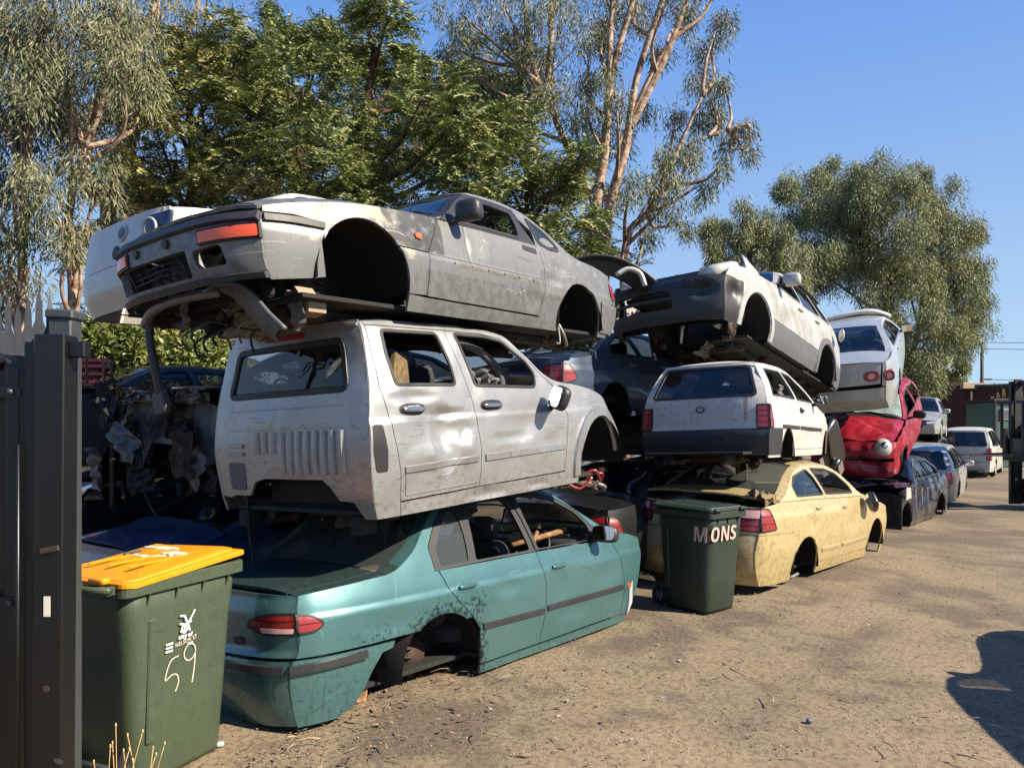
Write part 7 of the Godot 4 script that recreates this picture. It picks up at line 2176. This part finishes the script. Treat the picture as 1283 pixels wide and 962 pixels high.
func wheelie_bin(label: String, at: Vector3, yaw: float, body: Material, lidm: Material, lid_tilt: float, group: String, wx := 0.25) -> Node3D:
	# local x: width 0.58; local z: depth 0.72, hinge and wheels at -z
	var t := thing("wheelie_bin", label, "bin", at, group)
	t.rotation.y = deg_to_rad(yaw)
	var st := begin(true)
	loft(st, [bin_ring(0.46, 0.50, 0.0, 0.05), bin_ring(0.48, 0.53, 0.03, 0.07), bin_ring(0.51, 0.58, 0.35, 0.08), bin_ring(0.535, 0.63, 0.72, 0.08), bin_ring(0.55, 0.665, 0.84, 0.08), bin_ring(0.55, 0.67, 0.97, 0.07)])
	put(done(st), "body", body, t)
	var rim := begin()
	loft(rim, [bin_ring(0.585, 0.72, 0.925, 0.05), bin_ring(0.60, 0.735, 0.93, 0.05), bin_ring(0.60, 0.735, 0.985, 0.05), bin_ring(0.59, 0.725, 0.99, 0.05)])
	put(done(rim), "rim", body, t)
	for s in [-1.0, 1.0]:
		for z in [-0.24, -0.08, 0.08, 0.24]:
			plate(t, "rim_gusset", pv([0, 0, 0.035, 0.0, 0.0, -0.09]), Transform3D(Basis(Vector3(s, 0, 0), Vector3.UP, Vector3(0, 0, s)), Vector3(s * 0.265, 0.93, z)), 0.008, body)
		for x in [-0.16, 0.0, 0.16]:
			if s > 0:
				plate(t, "rim_gusset", pv([0, 0, 0.035, 0.0, 0.0, -0.09]), Transform3D(Basis(Vector3(0, 0, s), Vector3.UP, Vector3(-s, 0, 0)), Vector3(x, 0.93, s * 0.325)), 0.008, body)
		# lower side recess lines
		box(t, "side_rib", Vector3(s * 0.262, 0.5, -0.2), Vector3(0.02, 0.6, 0.05), body, Basis(Vector3(0, 0, 1), -s * 0.035), 0.008)
		var o := Node3D.new()
		o.name = "wheel"
		t.add_child(o, true)
		var ws := begin(true)
		add_torus(ws, Vector3(s * wx, 0.1, -0.30 + (0.25 - wx)), Vector3(1, 0, 0), 0.075, 0.028, 24, 8)
		put(done(ws), "tyre", M.tyre, o)
		tube(o, "hub", [Vector3(s * (wx - 0.025), 0.1, -0.30 + (0.25 - wx)), Vector3(s * (wx + 0.025), 0.1, -0.30 + (0.25 - wx))], 0.062, M.bindark, 0.055, 20)
		for k in 6:
			var a := TAU * k / 6.0
			box(o, "spoke", Vector3(s * (wx + 0.029), 0.1 + 0.034 * sin(a), -0.30 + (0.25 - wx) + 0.034 * cos(a)), Vector3(0.008, 0.012, 0.05), M.clad, Basis(Vector3(1, 0, 0), -a))
	tube(t, "axle", [Vector3(-0.25, 0.1, -0.30), Vector3(0.25, 0.1, -0.30)], 0.012, M.galv)
	tube(t, "push_handle", [Vector3(-0.24, 0.97, -0.40), Vector3(0.24, 0.97, -0.40)], 0.017, body)
	for x in [-0.22, 0.0, 0.22]:
		box(t, "handle_bracket", Vector3(x, 0.965, -0.38), Vector3(0.03, 0.04, 0.06), body)
	# lid: domed, hinged at the back
	var lid := begin()
	var rings := [bin_ring(0.60, 0.73, 0.0, 0.05), bin_ring(0.612, 0.742, 0.003, 0.05), bin_ring(0.612, 0.742, 0.022, 0.05), bin_ring(0.604, 0.734, 0.027, 0.05), bin_ring(0.54, 0.67, 0.03, 0.06), bin_ring(0.53, 0.66, 0.038, 0.06), bin_ring(0.50, 0.63, 0.041, 0.07), bin_ring(0.2, 0.3, 0.047, 0.05)]
	if lidm == M.lid:
		for ring in rings:
			for i in ring.size():
				ring[i].y += 0.02 * nz.get_noise_2d(ring[i].x * 70.0 + 5.0, ring[i].z * 70.0) - 0.03 * absf(ring[i].x) + 0.022 * sin(ring[i].z * 7.0)
	loft(lid, rings)
	var lo := put(done(lid), "lid", lidm, t)
	for x in [-0.2, 0.2]:
		blob(lo, "lid_grip", Vector3(x, 0.02, 0.375), Vector3(0.12, 0.03, 0.05), lidm, 0.5)
	for x in [-0.15, 0.15]:
		blob(lo, "hinge_knuckle", Vector3(x, 0.015, -0.385), Vector3(0.11, 0.035, 0.05), lidm, 0.5)
	for k in 3:
		box(lo, "lid_rib", Vector3(-0.14 + k * 0.14, 0.046, 0.0), Vector3(0.012, 0.012, 0.46), lidm, Basis.IDENTITY, 0.003)
	lo.transform = Transform3D(Basis(Vector3(1, 0, 0), lid_tilt), Vector3(0, 0.993 + 0.36 * sin(absf(lid_tilt)), 0.0))
	return t

func ribbon(t: Node3D, called: String, pts: Array, w: float, at: Transform3D, m: Material) -> void:
	# a painted stroke: a thin flat band in at's plane
	var st := begin()
	for i in pts.size() - 1:
		var d: Vector2 = (pts[i + 1] - pts[i]).normalized().orthogonal() * w * 0.5
		var e: Vector2 = (pts[i + 1] - pts[i]).normalized() * w * 0.3
		quad(st, at * Vector3(pts[i].x - d.x - e.x, pts[i].y - d.y - e.y, 0), at * Vector3(pts[i].x + d.x - e.x, pts[i].y + d.y - e.y, 0), at * Vector3(pts[i + 1].x + d.x + e.x, pts[i + 1].y + d.y + e.y, 0), at * Vector3(pts[i + 1].x - d.x + e.x, pts[i + 1].y - d.y + e.y, 0), at.basis.z)
	put(done(st), called, m, t)

func lettering(t: Node3D, called: String, text: String, at: Transform3D, size: float, m: Material, weight := 400) -> void:
	var tm := TextMesh.new()
	tm.text = text
	tm.font_size = 40
	tm.pixel_size = size / 40.0
	tm.depth = 0.002
	var f := SystemFont.new()
	f.font_names = PackedStringArray(["Droid Sans"])
	f.font_weight = weight
	tm.font = f
	put(tm, called, m, t).transform = at

func bins() -> void:
	# the bin with the yellow lid: its long side looks to the right
	var a := wheelie_bin("green wheelie bin with a scuffed yellow lid and painted number 59", Vector3(-1.98, 0.0, -4.31), 157.7, M.bin, M.lid, -0.012, "", 0.17)
	a.scale = Vector3(1.0, 1.06, 1.15)
	var at := Transform3D(Basis(Vector3(0, 0, 1), Vector3(-0.075, 1, 0).normalized(), Vector3(-1, -0.075, 0).normalized()), Vector3(-0.2655, 0.52, -0.10))
	var s5 := [Vector2(0.045, 0.06), Vector2(0.0, 0.045), Vector2(-0.025, -0.04), Vector2(0.015, -0.025), Vector2(0.045, -0.035), Vector2(0.055, -0.075), Vector2(0.035, -0.12), Vector2(0.0, -0.14), Vector2(-0.04, -0.125)]
	ribbon(a, "painted_number", curve(s5, 30), 0.006, at, M.scuff)
	var s9 := []
	for i in 17:
		s9.append(Vector2(0.115 + 0.035 * cos(TAU * i / 16.0), 0.06 + 0.042 * sin(TAU * i / 16.0)))
	ribbon(a, "painted_number", s9, 0.006, at, M.scuff)
	ribbon(a, "painted_number", [Vector2(0.15, 0.06), Vector2(0.148, -0.03), Vector2(0.14, -0.1)], 0.006, at, M.scuff)
	var lg := Transform3D(at.basis, at.origin + at.basis * Vector3(0.08, 0.21, 0.003))
	for q in [[Vector2(-0.035, 0.05), Vector2(-0.01, 0.045), Vector2(0.015, -0.01), Vector2(0.025, -0.035)], [Vector2(0.05, 0.06), Vector2(0.02, 0.015), Vector2(-0.015, -0.03)], [Vector2(-0.035, 0.01), Vector2(0.0, 0.0), Vector2(0.03, 0.01)], [Vector2(-0.02, -0.005), Vector2(-0.028, -0.03), Vector2(-0.005, -0.04), Vector2(0.015, -0.02), Vector2(0.0, 0.0), Vector2(-0.02, -0.005)]]:
		ribbon(a, "printed_emblem", q, 0.009, lg, M.ink)
	lettering(a, "printed_word", "city of", Transform3D(lg.basis, lg.origin + lg.basis * Vector3(0.0, -0.058, 0)), 0.028, M.ink, 700)
	for k in 3:
		ribbon(a, "printed_bar", [Vector2(-0.11, -0.075 - k * 0.018), Vector2(-0.075, -0.075 - k * 0.018)], 0.009, lg, M.ink)
	lettering(a, "written_word", "NELSON ST", Transform3D(lg.basis * Basis(Vector3(0, 0, 1), 0.12), lg.origin + lg.basis * Vector3(0.005, -0.085, 0)), 0.026, M.scuff)
	ribbon(a, "printed_bar", [Vector2(0.02, -0.105), Vector2(0.045, -0.103)], 0.01, lg, M.ink)
	# scuffed patches where the lid's colour is worn through
	var lid: Node3D = a.get_node("lid")
	for q in [[0.05, 0.05, 0.07, 0.03], [-0.08, 0.12, 0.05, 0.025], [0.15, -0.05, 0.06, 0.03], [0.12, 0.22, 0.09, 0.02], [-0.12, -0.12, 0.04, 0.03], [0.2, 0.12, 0.03, 0.05], [-0.02, -0.2, 0.05, 0.02]]:
		var p := PackedVector2Array()
		for i in 18:
			var r := 1.0 + 0.6 * nz.get_noise_2d(i * 9.0 + q[0] * 400.0, q[1] * 300.0)
			p.append(Vector2(q[2] * 1.4 * r * cos(TAU * i / 18.0), q[3] * 1.7 * r * sin(TAU * i / 18.0)))
		plate(lid, "worn_patch", p, Transform3D(Basis(Vector3(1, 0, 0), Vector3(0, 0, -1), Vector3(0, 1, 0)), Vector3(q[0] * 0.9, 0.047 - 0.03 * absf(q[0]) + 0.022 * sin(q[1] * 5.2), q[1] * 0.75)), 0.012, M.scuff if q[2] > 0.045 else M.clad)
	# the dark bin: its long side to the left, wheels at the far left
	var b := wheelie_bin("dark green wheelie bin with graffiti letters, standing between the teal and gold sedans", Vector3(1.9, 0.0, -8.0), 39.0, M.bindark, M.bindark, 0.02, "")
	var pink := mat(Color(0.80, 0.66, 0.63), 0.6, 0.0, M.grime2, 3.0)
	return_letters(b, pink)

func return_letters(b: Node3D, m: Material) -> void:
	# the letters run round the corner: first two on the shaded side, the rest on the lit face
	lettering(b, "graffiti_letter", "M", Transform3D(Basis(Vector3(0, 0, 1), Vector3(0.05, 1, 0).normalized(), Vector3(-1, 0.05, 0).normalized()), Vector3(-0.2785, 0.77, 0.225)), 0.2, m, 700)
	lettering(b, "graffiti_letter", "ONS", Transform3D(Basis(Vector3(1, 0, 0), Vector3(0, 1, 0.09).normalized(), Vector3(0, -0.09, 1).normalized()), Vector3(-0.055, 0.773, 0.3345)), 0.2, m, 700)

func fillers() -> void:
	# stack behind the front one: a blue sedan, a black one with its nose cut off, a white one on top
	simple_sedan("blue_sedan", "blue sedan in deep shade at the bottom of the stack behind the yellow-lidded bin", Vector3(-2.75, -0.12, -7.25), 52.0, 0.0, 0.0, M.blue)
	simple_sedan("black_saloon", "dark sedan hidden low behind the blue sedan", Vector3(-4.4, -0.1, -8.6), 52.0, 0.0, 0.0, M.black)
	simple_sedan("grey_saloon", "dark grey sedan on top of the car behind the blue sedan", Vector3(-4.6, 1.1, -8.8), 52.0, 0.0, 0.0, M.greydark)
	var c := simple_sedan("black_sedan", "black sedan with its stripped grey engine bay facing out, beside the silver pickup", Vector3(-1.15, 1.22, -9.2), 234.0, 0.0, 0.0, M.black, {"bonnet": false, "nose": 3.0})
	var wall := rnd(pv([-0.72, -0.38, -0.3, -0.38, -0.22, -0.2, 0.2, -0.22, 0.28, -0.4, 0.72, -0.36, 0.74, 0.1, 0.5, 0.16, -0.6, 0.14, -0.74, 0.06]), 0.03)
	plate(c.root, "engine_bay_panel", wall, Transform3D(Basis(Vector3(0, 0, -1), Vector3(0, 1, 0), Vector3(1, 0, 0)), Vector3(3.06, 0.66, 0)), 0.03, M.primer)
	for q in [[-0.35, 0.62, 0.12, 0.1], [-0.28, 0.5, 0.05, 0.12], [0.1, 0.7, 0.16, 0.08]]:
		box(c.root, "panel_cutout", Vector3(3.07, q[1], q[0]), Vector3(0.02, q[3], q[2]), M.rubber)
	box(c.root, "radiator_crossbar", Vector3(3.12, 0.84, 0.05), Vector3(0.08, 0.08, 1.35), M.bare, Basis(Vector3(1, 0, 0), -0.03), 0.015)
	for k in 9:
		var a := Vector3(3.15, 0.84 + 0.03 * (k % 3), -0.6 + k * 0.14)
		crumple(c.root, "torn_bracket", a, Vector2(0.16, 0.12 + 0.02 * (k % 3)), [M.bare, M.liner, M.rust][k % 3], Basis(Vector3.UP, 1.4) * Basis(Vector3(1, 0.2, 0).normalized(), k * 0.9), k + 30.0, 0.4)
	tube(c.root, "hanging_cable", curve([Vector3(3.14, 0.8, -0.1), Vector3(3.2, 0.5, -0.05), Vector3(3.22, 0.2, 0.1), Vector3(3.2, 0.0, 0.05), Vector3(3.2, -0.15, -0.1)], 20), 0.008, M.rubber)
	for k in 16:
		var a := Vector3(3.1 + 0.06 * (k % 3), 0.15 + 0.11 * (k % 8), -0.75 + 0.1 * k)
		crumple(c.root, "torn_panel", a, Vector2(0.26 + 0.05 * (k % 3), 0.2), [M.under, M.primer, M.rust, M.black_liner, M.under][k % 5], Basis(Vector3.UP, 1.2 + 0.3 * (k % 3)) * Basis(Vector3(0, 0, 1), k * 0.8), k + 80.0, 0.3)
	tube(c.root, "bonnet_stay", [Vector3(2.2, 0.98, 0.6), Vector3(3.1, 0.93, 0.66)], 0.02, M.black)
	box(c.root, "bonnet_edge", Vector3(2.72, 0.93, 0.0), Vector3(0.9, 0.03, 1.5), M.black, Basis(Vector3(0, 0, 1), -0.08), 0.01)
	crumple(c.root, "crumpled_foil", Vector3(3.3, 0.25, 0.62), Vector2(0.22, 0.34), M.bare, Basis(Vector3.UP, 1.3), 44.0, 0.5)
	c = simple_sedan("white_sedan", "white sedan with round boot badge on top of the stack, behind the coupe's nose", Vector3(-2.75, 2.68, -7.75), 52.0, 2.0, -3.0, M.white, {"side_glass": null, "cell": 0.05, "lamps": false})
	panel(c, "boot_badge", B, [oval(0.12, 0.84, 0.075, 0.075, 24)], M.plate, {"off": 0.012, "t": 0.02, "cell": 0.2})
	panel(c, "badge_centre", B, [oval(0.12, 0.84, 0.05, 0.05, 24)], M.clad, {"off": 0.018, "t": 0.008, "cell": 0.2})
	panel(c, "boot_lock", B, [oval(0.05, 0.68, 0.05, 0.06, 20)], M.rubber, {"off": 0.012, "t": 0.02, "cell": 0.2})
	for q in [[0.62, 0.78, 0.2, 0.12]]:
		panel(c, "lamp_unit", B, [rnd(pv([0.46, 0.66, 0.5, 0.9, 0.8, 0.92, 0.8, 0.64]), 0.04)], M.navy, {"off": 0.02, "t": 0.02, "cell": 0.1})
		var st := begin(true)
		add_torus(st, Vector3(-1.11, 0.78, 0.64), Vector3(-1, 0, 0.2).normalized(), 0.075, 0.012)
		put(done(st), "lamp_ring", M.plate, c.root)
	# stack beyond the pickup's nose
	simple_sedan("dark_sedan", "dark sedan in deep shade at the bottom, behind the graffiti bin", Vector3(1.1, -0.08, -10.0), 52.0, 0.0, 0.0, M.black)
	simple_sedan("blue_grey_sedan", "blue-grey sedan with tall red tail light above the silver pickup's bonnet", Vector3(0.75, 1.72, -11.1), 50.0, 2.0, -2.0, M.bluegrey, {"cell": 0.05})
	simple_sedan("black_saloon", "black sedan in the row behind, under another dark car", Vector3(2.2, -0.1, -12.9), 54.0, 0.0, 0.0, M.black)
	simple_sedan("grey_saloon", "dark grey sedan stacked in the row behind the white hatchback", Vector3(2.3, 1.2, -12.9), 54.0, 0.0, 0.0, M.greydark)
	var t := thing("loose_bonnet", "loose black bonnet lying on the stack between the coupe's tail and the SUV", "car part", px(770, 332, 9.4))
	var st := begin(true)
	for i in 8:
		for j in 4:
			var f := func(a: int, b: int) -> Vector3: return Vector3((a / 8.0 - 0.5) * 1.0, 0.16 * (1.0 - pow(a / 4.0 - 1.0, 2.0)) - 0.25 * (a / 8.0 - 0.3), -b * 0.25)
			quad(st, f.call(i, j), f.call(i + 1, j), f.call(i + 1, j + 1), f.call(i, j + 1), Vector3.UP)
			quad(st, f.call(i, j) - Vector3(0, 0.03, 0), f.call(i + 1, j) - Vector3(0, 0.03, 0), f.call(i + 1, j + 1) - Vector3(0, 0.03, 0), f.call(i, j + 1) - Vector3(0, 0.03, 0), Vector3.DOWN)
			if j == 0:
				quad(st, f.call(i, 0), f.call(i + 1, 0), f.call(i + 1, 0) - Vector3(0, 0.03, 0), f.call(i, 0) - Vector3(0, 0.03, 0), Vector3(0, 0, 1))
	put(done(st), "bonnet_skin", M.bumper, t)
	tube(t, "white_arch_trim", curve([Vector3(0.02, -0.12, 0.02), Vector3(0.16, -0.05, 0.02), Vector3(0.3, -0.1, 0.02), Vector3(0.36, -0.25, 0.02)], 10), 0.03, M.white)
	tube(t, "support_strut", [Vector3(-0.2, 0.05, -0.4), Vector3(-0.2, -0.8, -0.4)], 0.04, M.under)
	# dark blue car under the red one, wrapped in torn plastic
	var nv := simple_sedan("navy_sedan", "navy blue car without its nose, crushed under the red car", Vector3(8.05, -0.18, -16.55), 230.0, 0.0, 0.0, M.navy, {"bonnet": false, "nose": 3.0, "na": 0.03, "cell": 0.06, "dents": [[L, 2.3, 0.6, 0.4, 0.3, 0.06, 1], [L, 1.6, 0.7, 0.5, 0.3, 0.05, 1]]})
	box(nv.root, "wheel_arch_liner", Vector3(3.0, 0.5, -0.5), Vector3(0.03, 0.6, 0.7), M.rubber)
	for k in 3:
		var a := Vector3(2.2 - 0.45 * k, 0.85, -0.885)
		tube(nv.root, "scraped_stripe", curve([a, a + Vector3(0.03, -0.25, -0.012), a + Vector3(-0.14, -0.5, -0.004)], 8), 0.006, M.plate)
	crumple(nv.root, "folded_bonnet", Vector3(2.65, 0.9, 0.0), Vector2(0.8, 1.5), M.navy, Basis(Vector3(1, 0, 0), -PI / 2), 61.0, 0.12)
	crumple(nv.root, "torn_nose", Vector3(3.05, 0.55, 0.0), Vector2(1.5, 0.6), M.under, Basis(Vector3.UP, PI / 2), 62.0, 0.15)
	plate(nv.root, "torn_white_sheet", pv([0, 0, 0.35, 0.02, 0.3, 0.2, 0.02, 0.22]), Transform3D(Basis(Vector3.UP, PI), Vector3(3.0, 0.72, -0.92)), 0.01, M.white)
	# black mirror and door scrap wedged between hatch and red car
	var sc := thing("loose_door", "black car door scrap with mirror wedged beside the white hatchback's nose", "car part", Vector3(4.95, 1.5, -12.2))
	sc.rotation = Vector3(0.2, 0.8, -0.75)
	blob(sc, "door_skin", Vector3.ZERO, Vector3(1.0, 0.45, 0.16), M.black, 0.35, Basis.IDENTITY, 20, 12)
	blob(sc, "mirror_housing", Vector3(0.1, -0.28, 0.16), Vector3(0.3, 0.2, 0.16), M.black, 0.6)
	plate(sc, "mirror_glass", rnd(pv([-0.11, -0.07, 0.11, -0.07, 0.11, 0.07, -0.11, 0.07]), 0.03), Transform3D(Basis.IDENTITY, Vector3(0.1, -0.28, 0.245)), 0.004, M.mirror)
	# parked beyond
	simple_wagon("silver_estate", "silver estate car with red tail lamps standing past the navy car", Vector3(9.78, -0.12, -19.1), 57.0, M.silverblue, 1.52, 4.8, false)
	simple_wagon("white_suv", "white SUV on its wheels, parked in front of the brick building", Vector3(16.6, 0.0, -28.8), 54.0, M.white, 1.78, 4.8, true)
	simple_wagon("grey_hatchback", "grey hatchback carrying another hatchback, hidden behind the silver estate", Vector3(14.4, 0.0, -27.6), 235.0, M.greydark, 1.5, 4.2, true)
	simple_wagon("silver_hatchback", "silver hatchback sitting on another car behind the silver estate", Vector3(14.4, 1.36, -27.9), 238.0, M.silverblue, 1.45, 4.2, true)
	# a car just outside the frame whose roof shades the drive
	simple_wagon("parked_hatchback", "white hatchback parked at the right edge of the drive", Vector3(5.33, 0.0, -3.3), 80.0, M.white, 1.68, 4.3, true)

func small_things() -> void:
	# red crates behind the gate
	for i in 2:
		var t := thing("red_crate", "red plastic crate stacked behind the gate post", "crate", px(104 + i * 20, 481, 8.2), "red crates behind the gate")
		for k in 4:
			var a := PI / 2 * k
			var bs := Basis(Vector3.UP, a)
			for y in [0.02, 0.10, 0.18, 0.24]:
				box(t, "slat", bs * Vector3(0, y, 0.085), Vector3(0.17, 0.035, 0.012), M.red, bs)
			box(t, "corner_post", bs * Vector3(0.085, 0.13, 0.085), Vector3(0.02, 0.26, 0.02), M.red, bs)
		box(t, "base", Vector3(0, 0.005, 0), Vector3(0.16, 0.012, 0.16), M.red)
	var sh := thing("steel_shelf", "rusty steel shelf holding red crates behind the gate", "shelf", px(112, 484, 8.2) * Vector3(1, 0, 1))
	var top_y := px(112, 482, 8.2).y
	box(sh, "deck", Vector3(0, top_y - 0.03, 0), Vector3(0.7, 0.04, 0.4), M.rust)
	for x in [-0.32, 0.32]:
		for z in [-0.17, 0.17]:
			box(sh, "leg", Vector3(x, (top_y - 0.05) * 0.5, z), Vector3(0.04, top_y - 0.05, 0.04), M.rust)
	# dry weeds at the foot of the gate
	var straw := mat(Color(0.72, 0.60, 0.40), 0.9)
	for q in [[-1.66, -3.22, 0.60], [-1.60, -3.32, 0.54], [-1.93, -2.94, 0.58], [-1.63, -3.26, 0.68], [-1.56, -3.34, 0.6]]:
		var t := thing("dry_weed", "pale dry weed stalk with seed heads at the foot of the gate", "weed", Vector3(q[0], 0, q[1]), "dry weeds by the gate")
		for k in 3:
			var a: float = k * 1.7 + q[0] * 9.0
			var tip := Vector3(cos(a) * 0.1, q[2] * (0.72 + 0.09 * k), sin(a) * 0.07)
			tube(t, "stalk", curve([Vector3.ZERO, tip * Vector3(0.3, 0.5, 0.3), tip], 6), 0.003, straw, 0.0015, 5)
			blob(t, "seed_head", tip, Vector3(0.007, 0.02, 0.007), straw, 0.9, Basis.IDENTITY, 8, 6)
	# litter
	for q in [[1015, 905, 0.05, "grey"], [275, 935, 0.05, "white"], [1120, 652, 0.12, "white"]]:
		var d: float = 990.0 * 1.82 / (q[1] - 534.0)
		var t := thing("litter_scrap", {"grey": "small crumpled grey leaf-like scrap on the open drive", "white": "crumpled pale paper scrap on the dirt"}[q[3]], "litter", px(q[0], q[1], d), "" if q[3] == "grey" else "paper scraps")
		blob(t, "scrap", Vector3(0, 0.012, 0), Vector3(q[2], 0.03, q[2] * 0.7), M.clad if q[3] == "grey" else M.plate, 0.7, Basis(Vector3.UP, 0.6), 12, 8, 0.9)

func yard() -> void:
	ground()
	trees()
	buildings()
	teal_sedan()
	silver_pickup()
	grey_coupe()
	gold_sedan()
	white_hatch()
	silver_suv()
	silver_sedan_tail()
	red_hatch()
	fillers()
	forklift()
	gate()
	bins()
	small_things()

func _ready() -> void:
	rng.seed = 4242
	nz.seed = 11
	nz.frequency = 0.05
	nz.fractal_octaves = 3
	# ---- camera
	var cam := Camera3D.new()
	cam.projection = Camera3D.PROJECTION_FRUSTUM
	cam.near = 0.1
	cam.far = 600.0
	cam.size = 2.0 * 481.0 / 990.0 * 0.1
	cam.frustum_offset = Vector2(0, 53.0 / 990.0 * 0.1)
	cam.position = Vector3(0, 1.82, 0)
	add_child(cam)
	cam.current = true
	# ---- sky
	var env := Environment.new()
	env.background_mode = Environment.BG_SKY
	var sm := ProceduralSkyMaterial.new()
	sm.sky_top_color = Color(0.24, 0.52, 0.90)
	sm.sky_horizon_color = Color(0.78, 0.90, 0.98)
	sm.sky_curve = 0.26
	sm.ground_bottom_color = Color(0.3, 0.26, 0.22)
	sm.ground_horizon_color = Color(0.5, 0.5, 0.48)
	sm.sun_angle_max = 1.0
	sm.energy_multiplier = 0.42
	var sky := Sky.new()
	sky.sky_material = sm
	env.sky = sky
	env.tonemap_mode = Environment.TONE_MAPPER_LINEAR
	env.tonemap_exposure = 2.4
	env.sdfgi_enabled = true
	env.ssao_enabled = true
	env.ssil_enabled = true
	var we := WorldEnvironment.new()
	we.environment = env
	add_child(we)
	# ---- sun: from the right, a little behind the camera
	var sun := DirectionalLight3D.new()
	sun.light_energy = 1.6
	sun.light_color = Color(1.0, 0.945, 0.86)
	sun.light_angular_distance = 0.5
	sun.shadow_enabled = true
	add_child(sun)
	var el := deg_to_rad(38.0)
	var to_sun := Vector3(0.925 * cos(el), sin(el), 0.38 * cos(el)).normalized()
	sun.look_at_from_position(Vector3.ZERO, -to_sun)
	materials()
	yard()
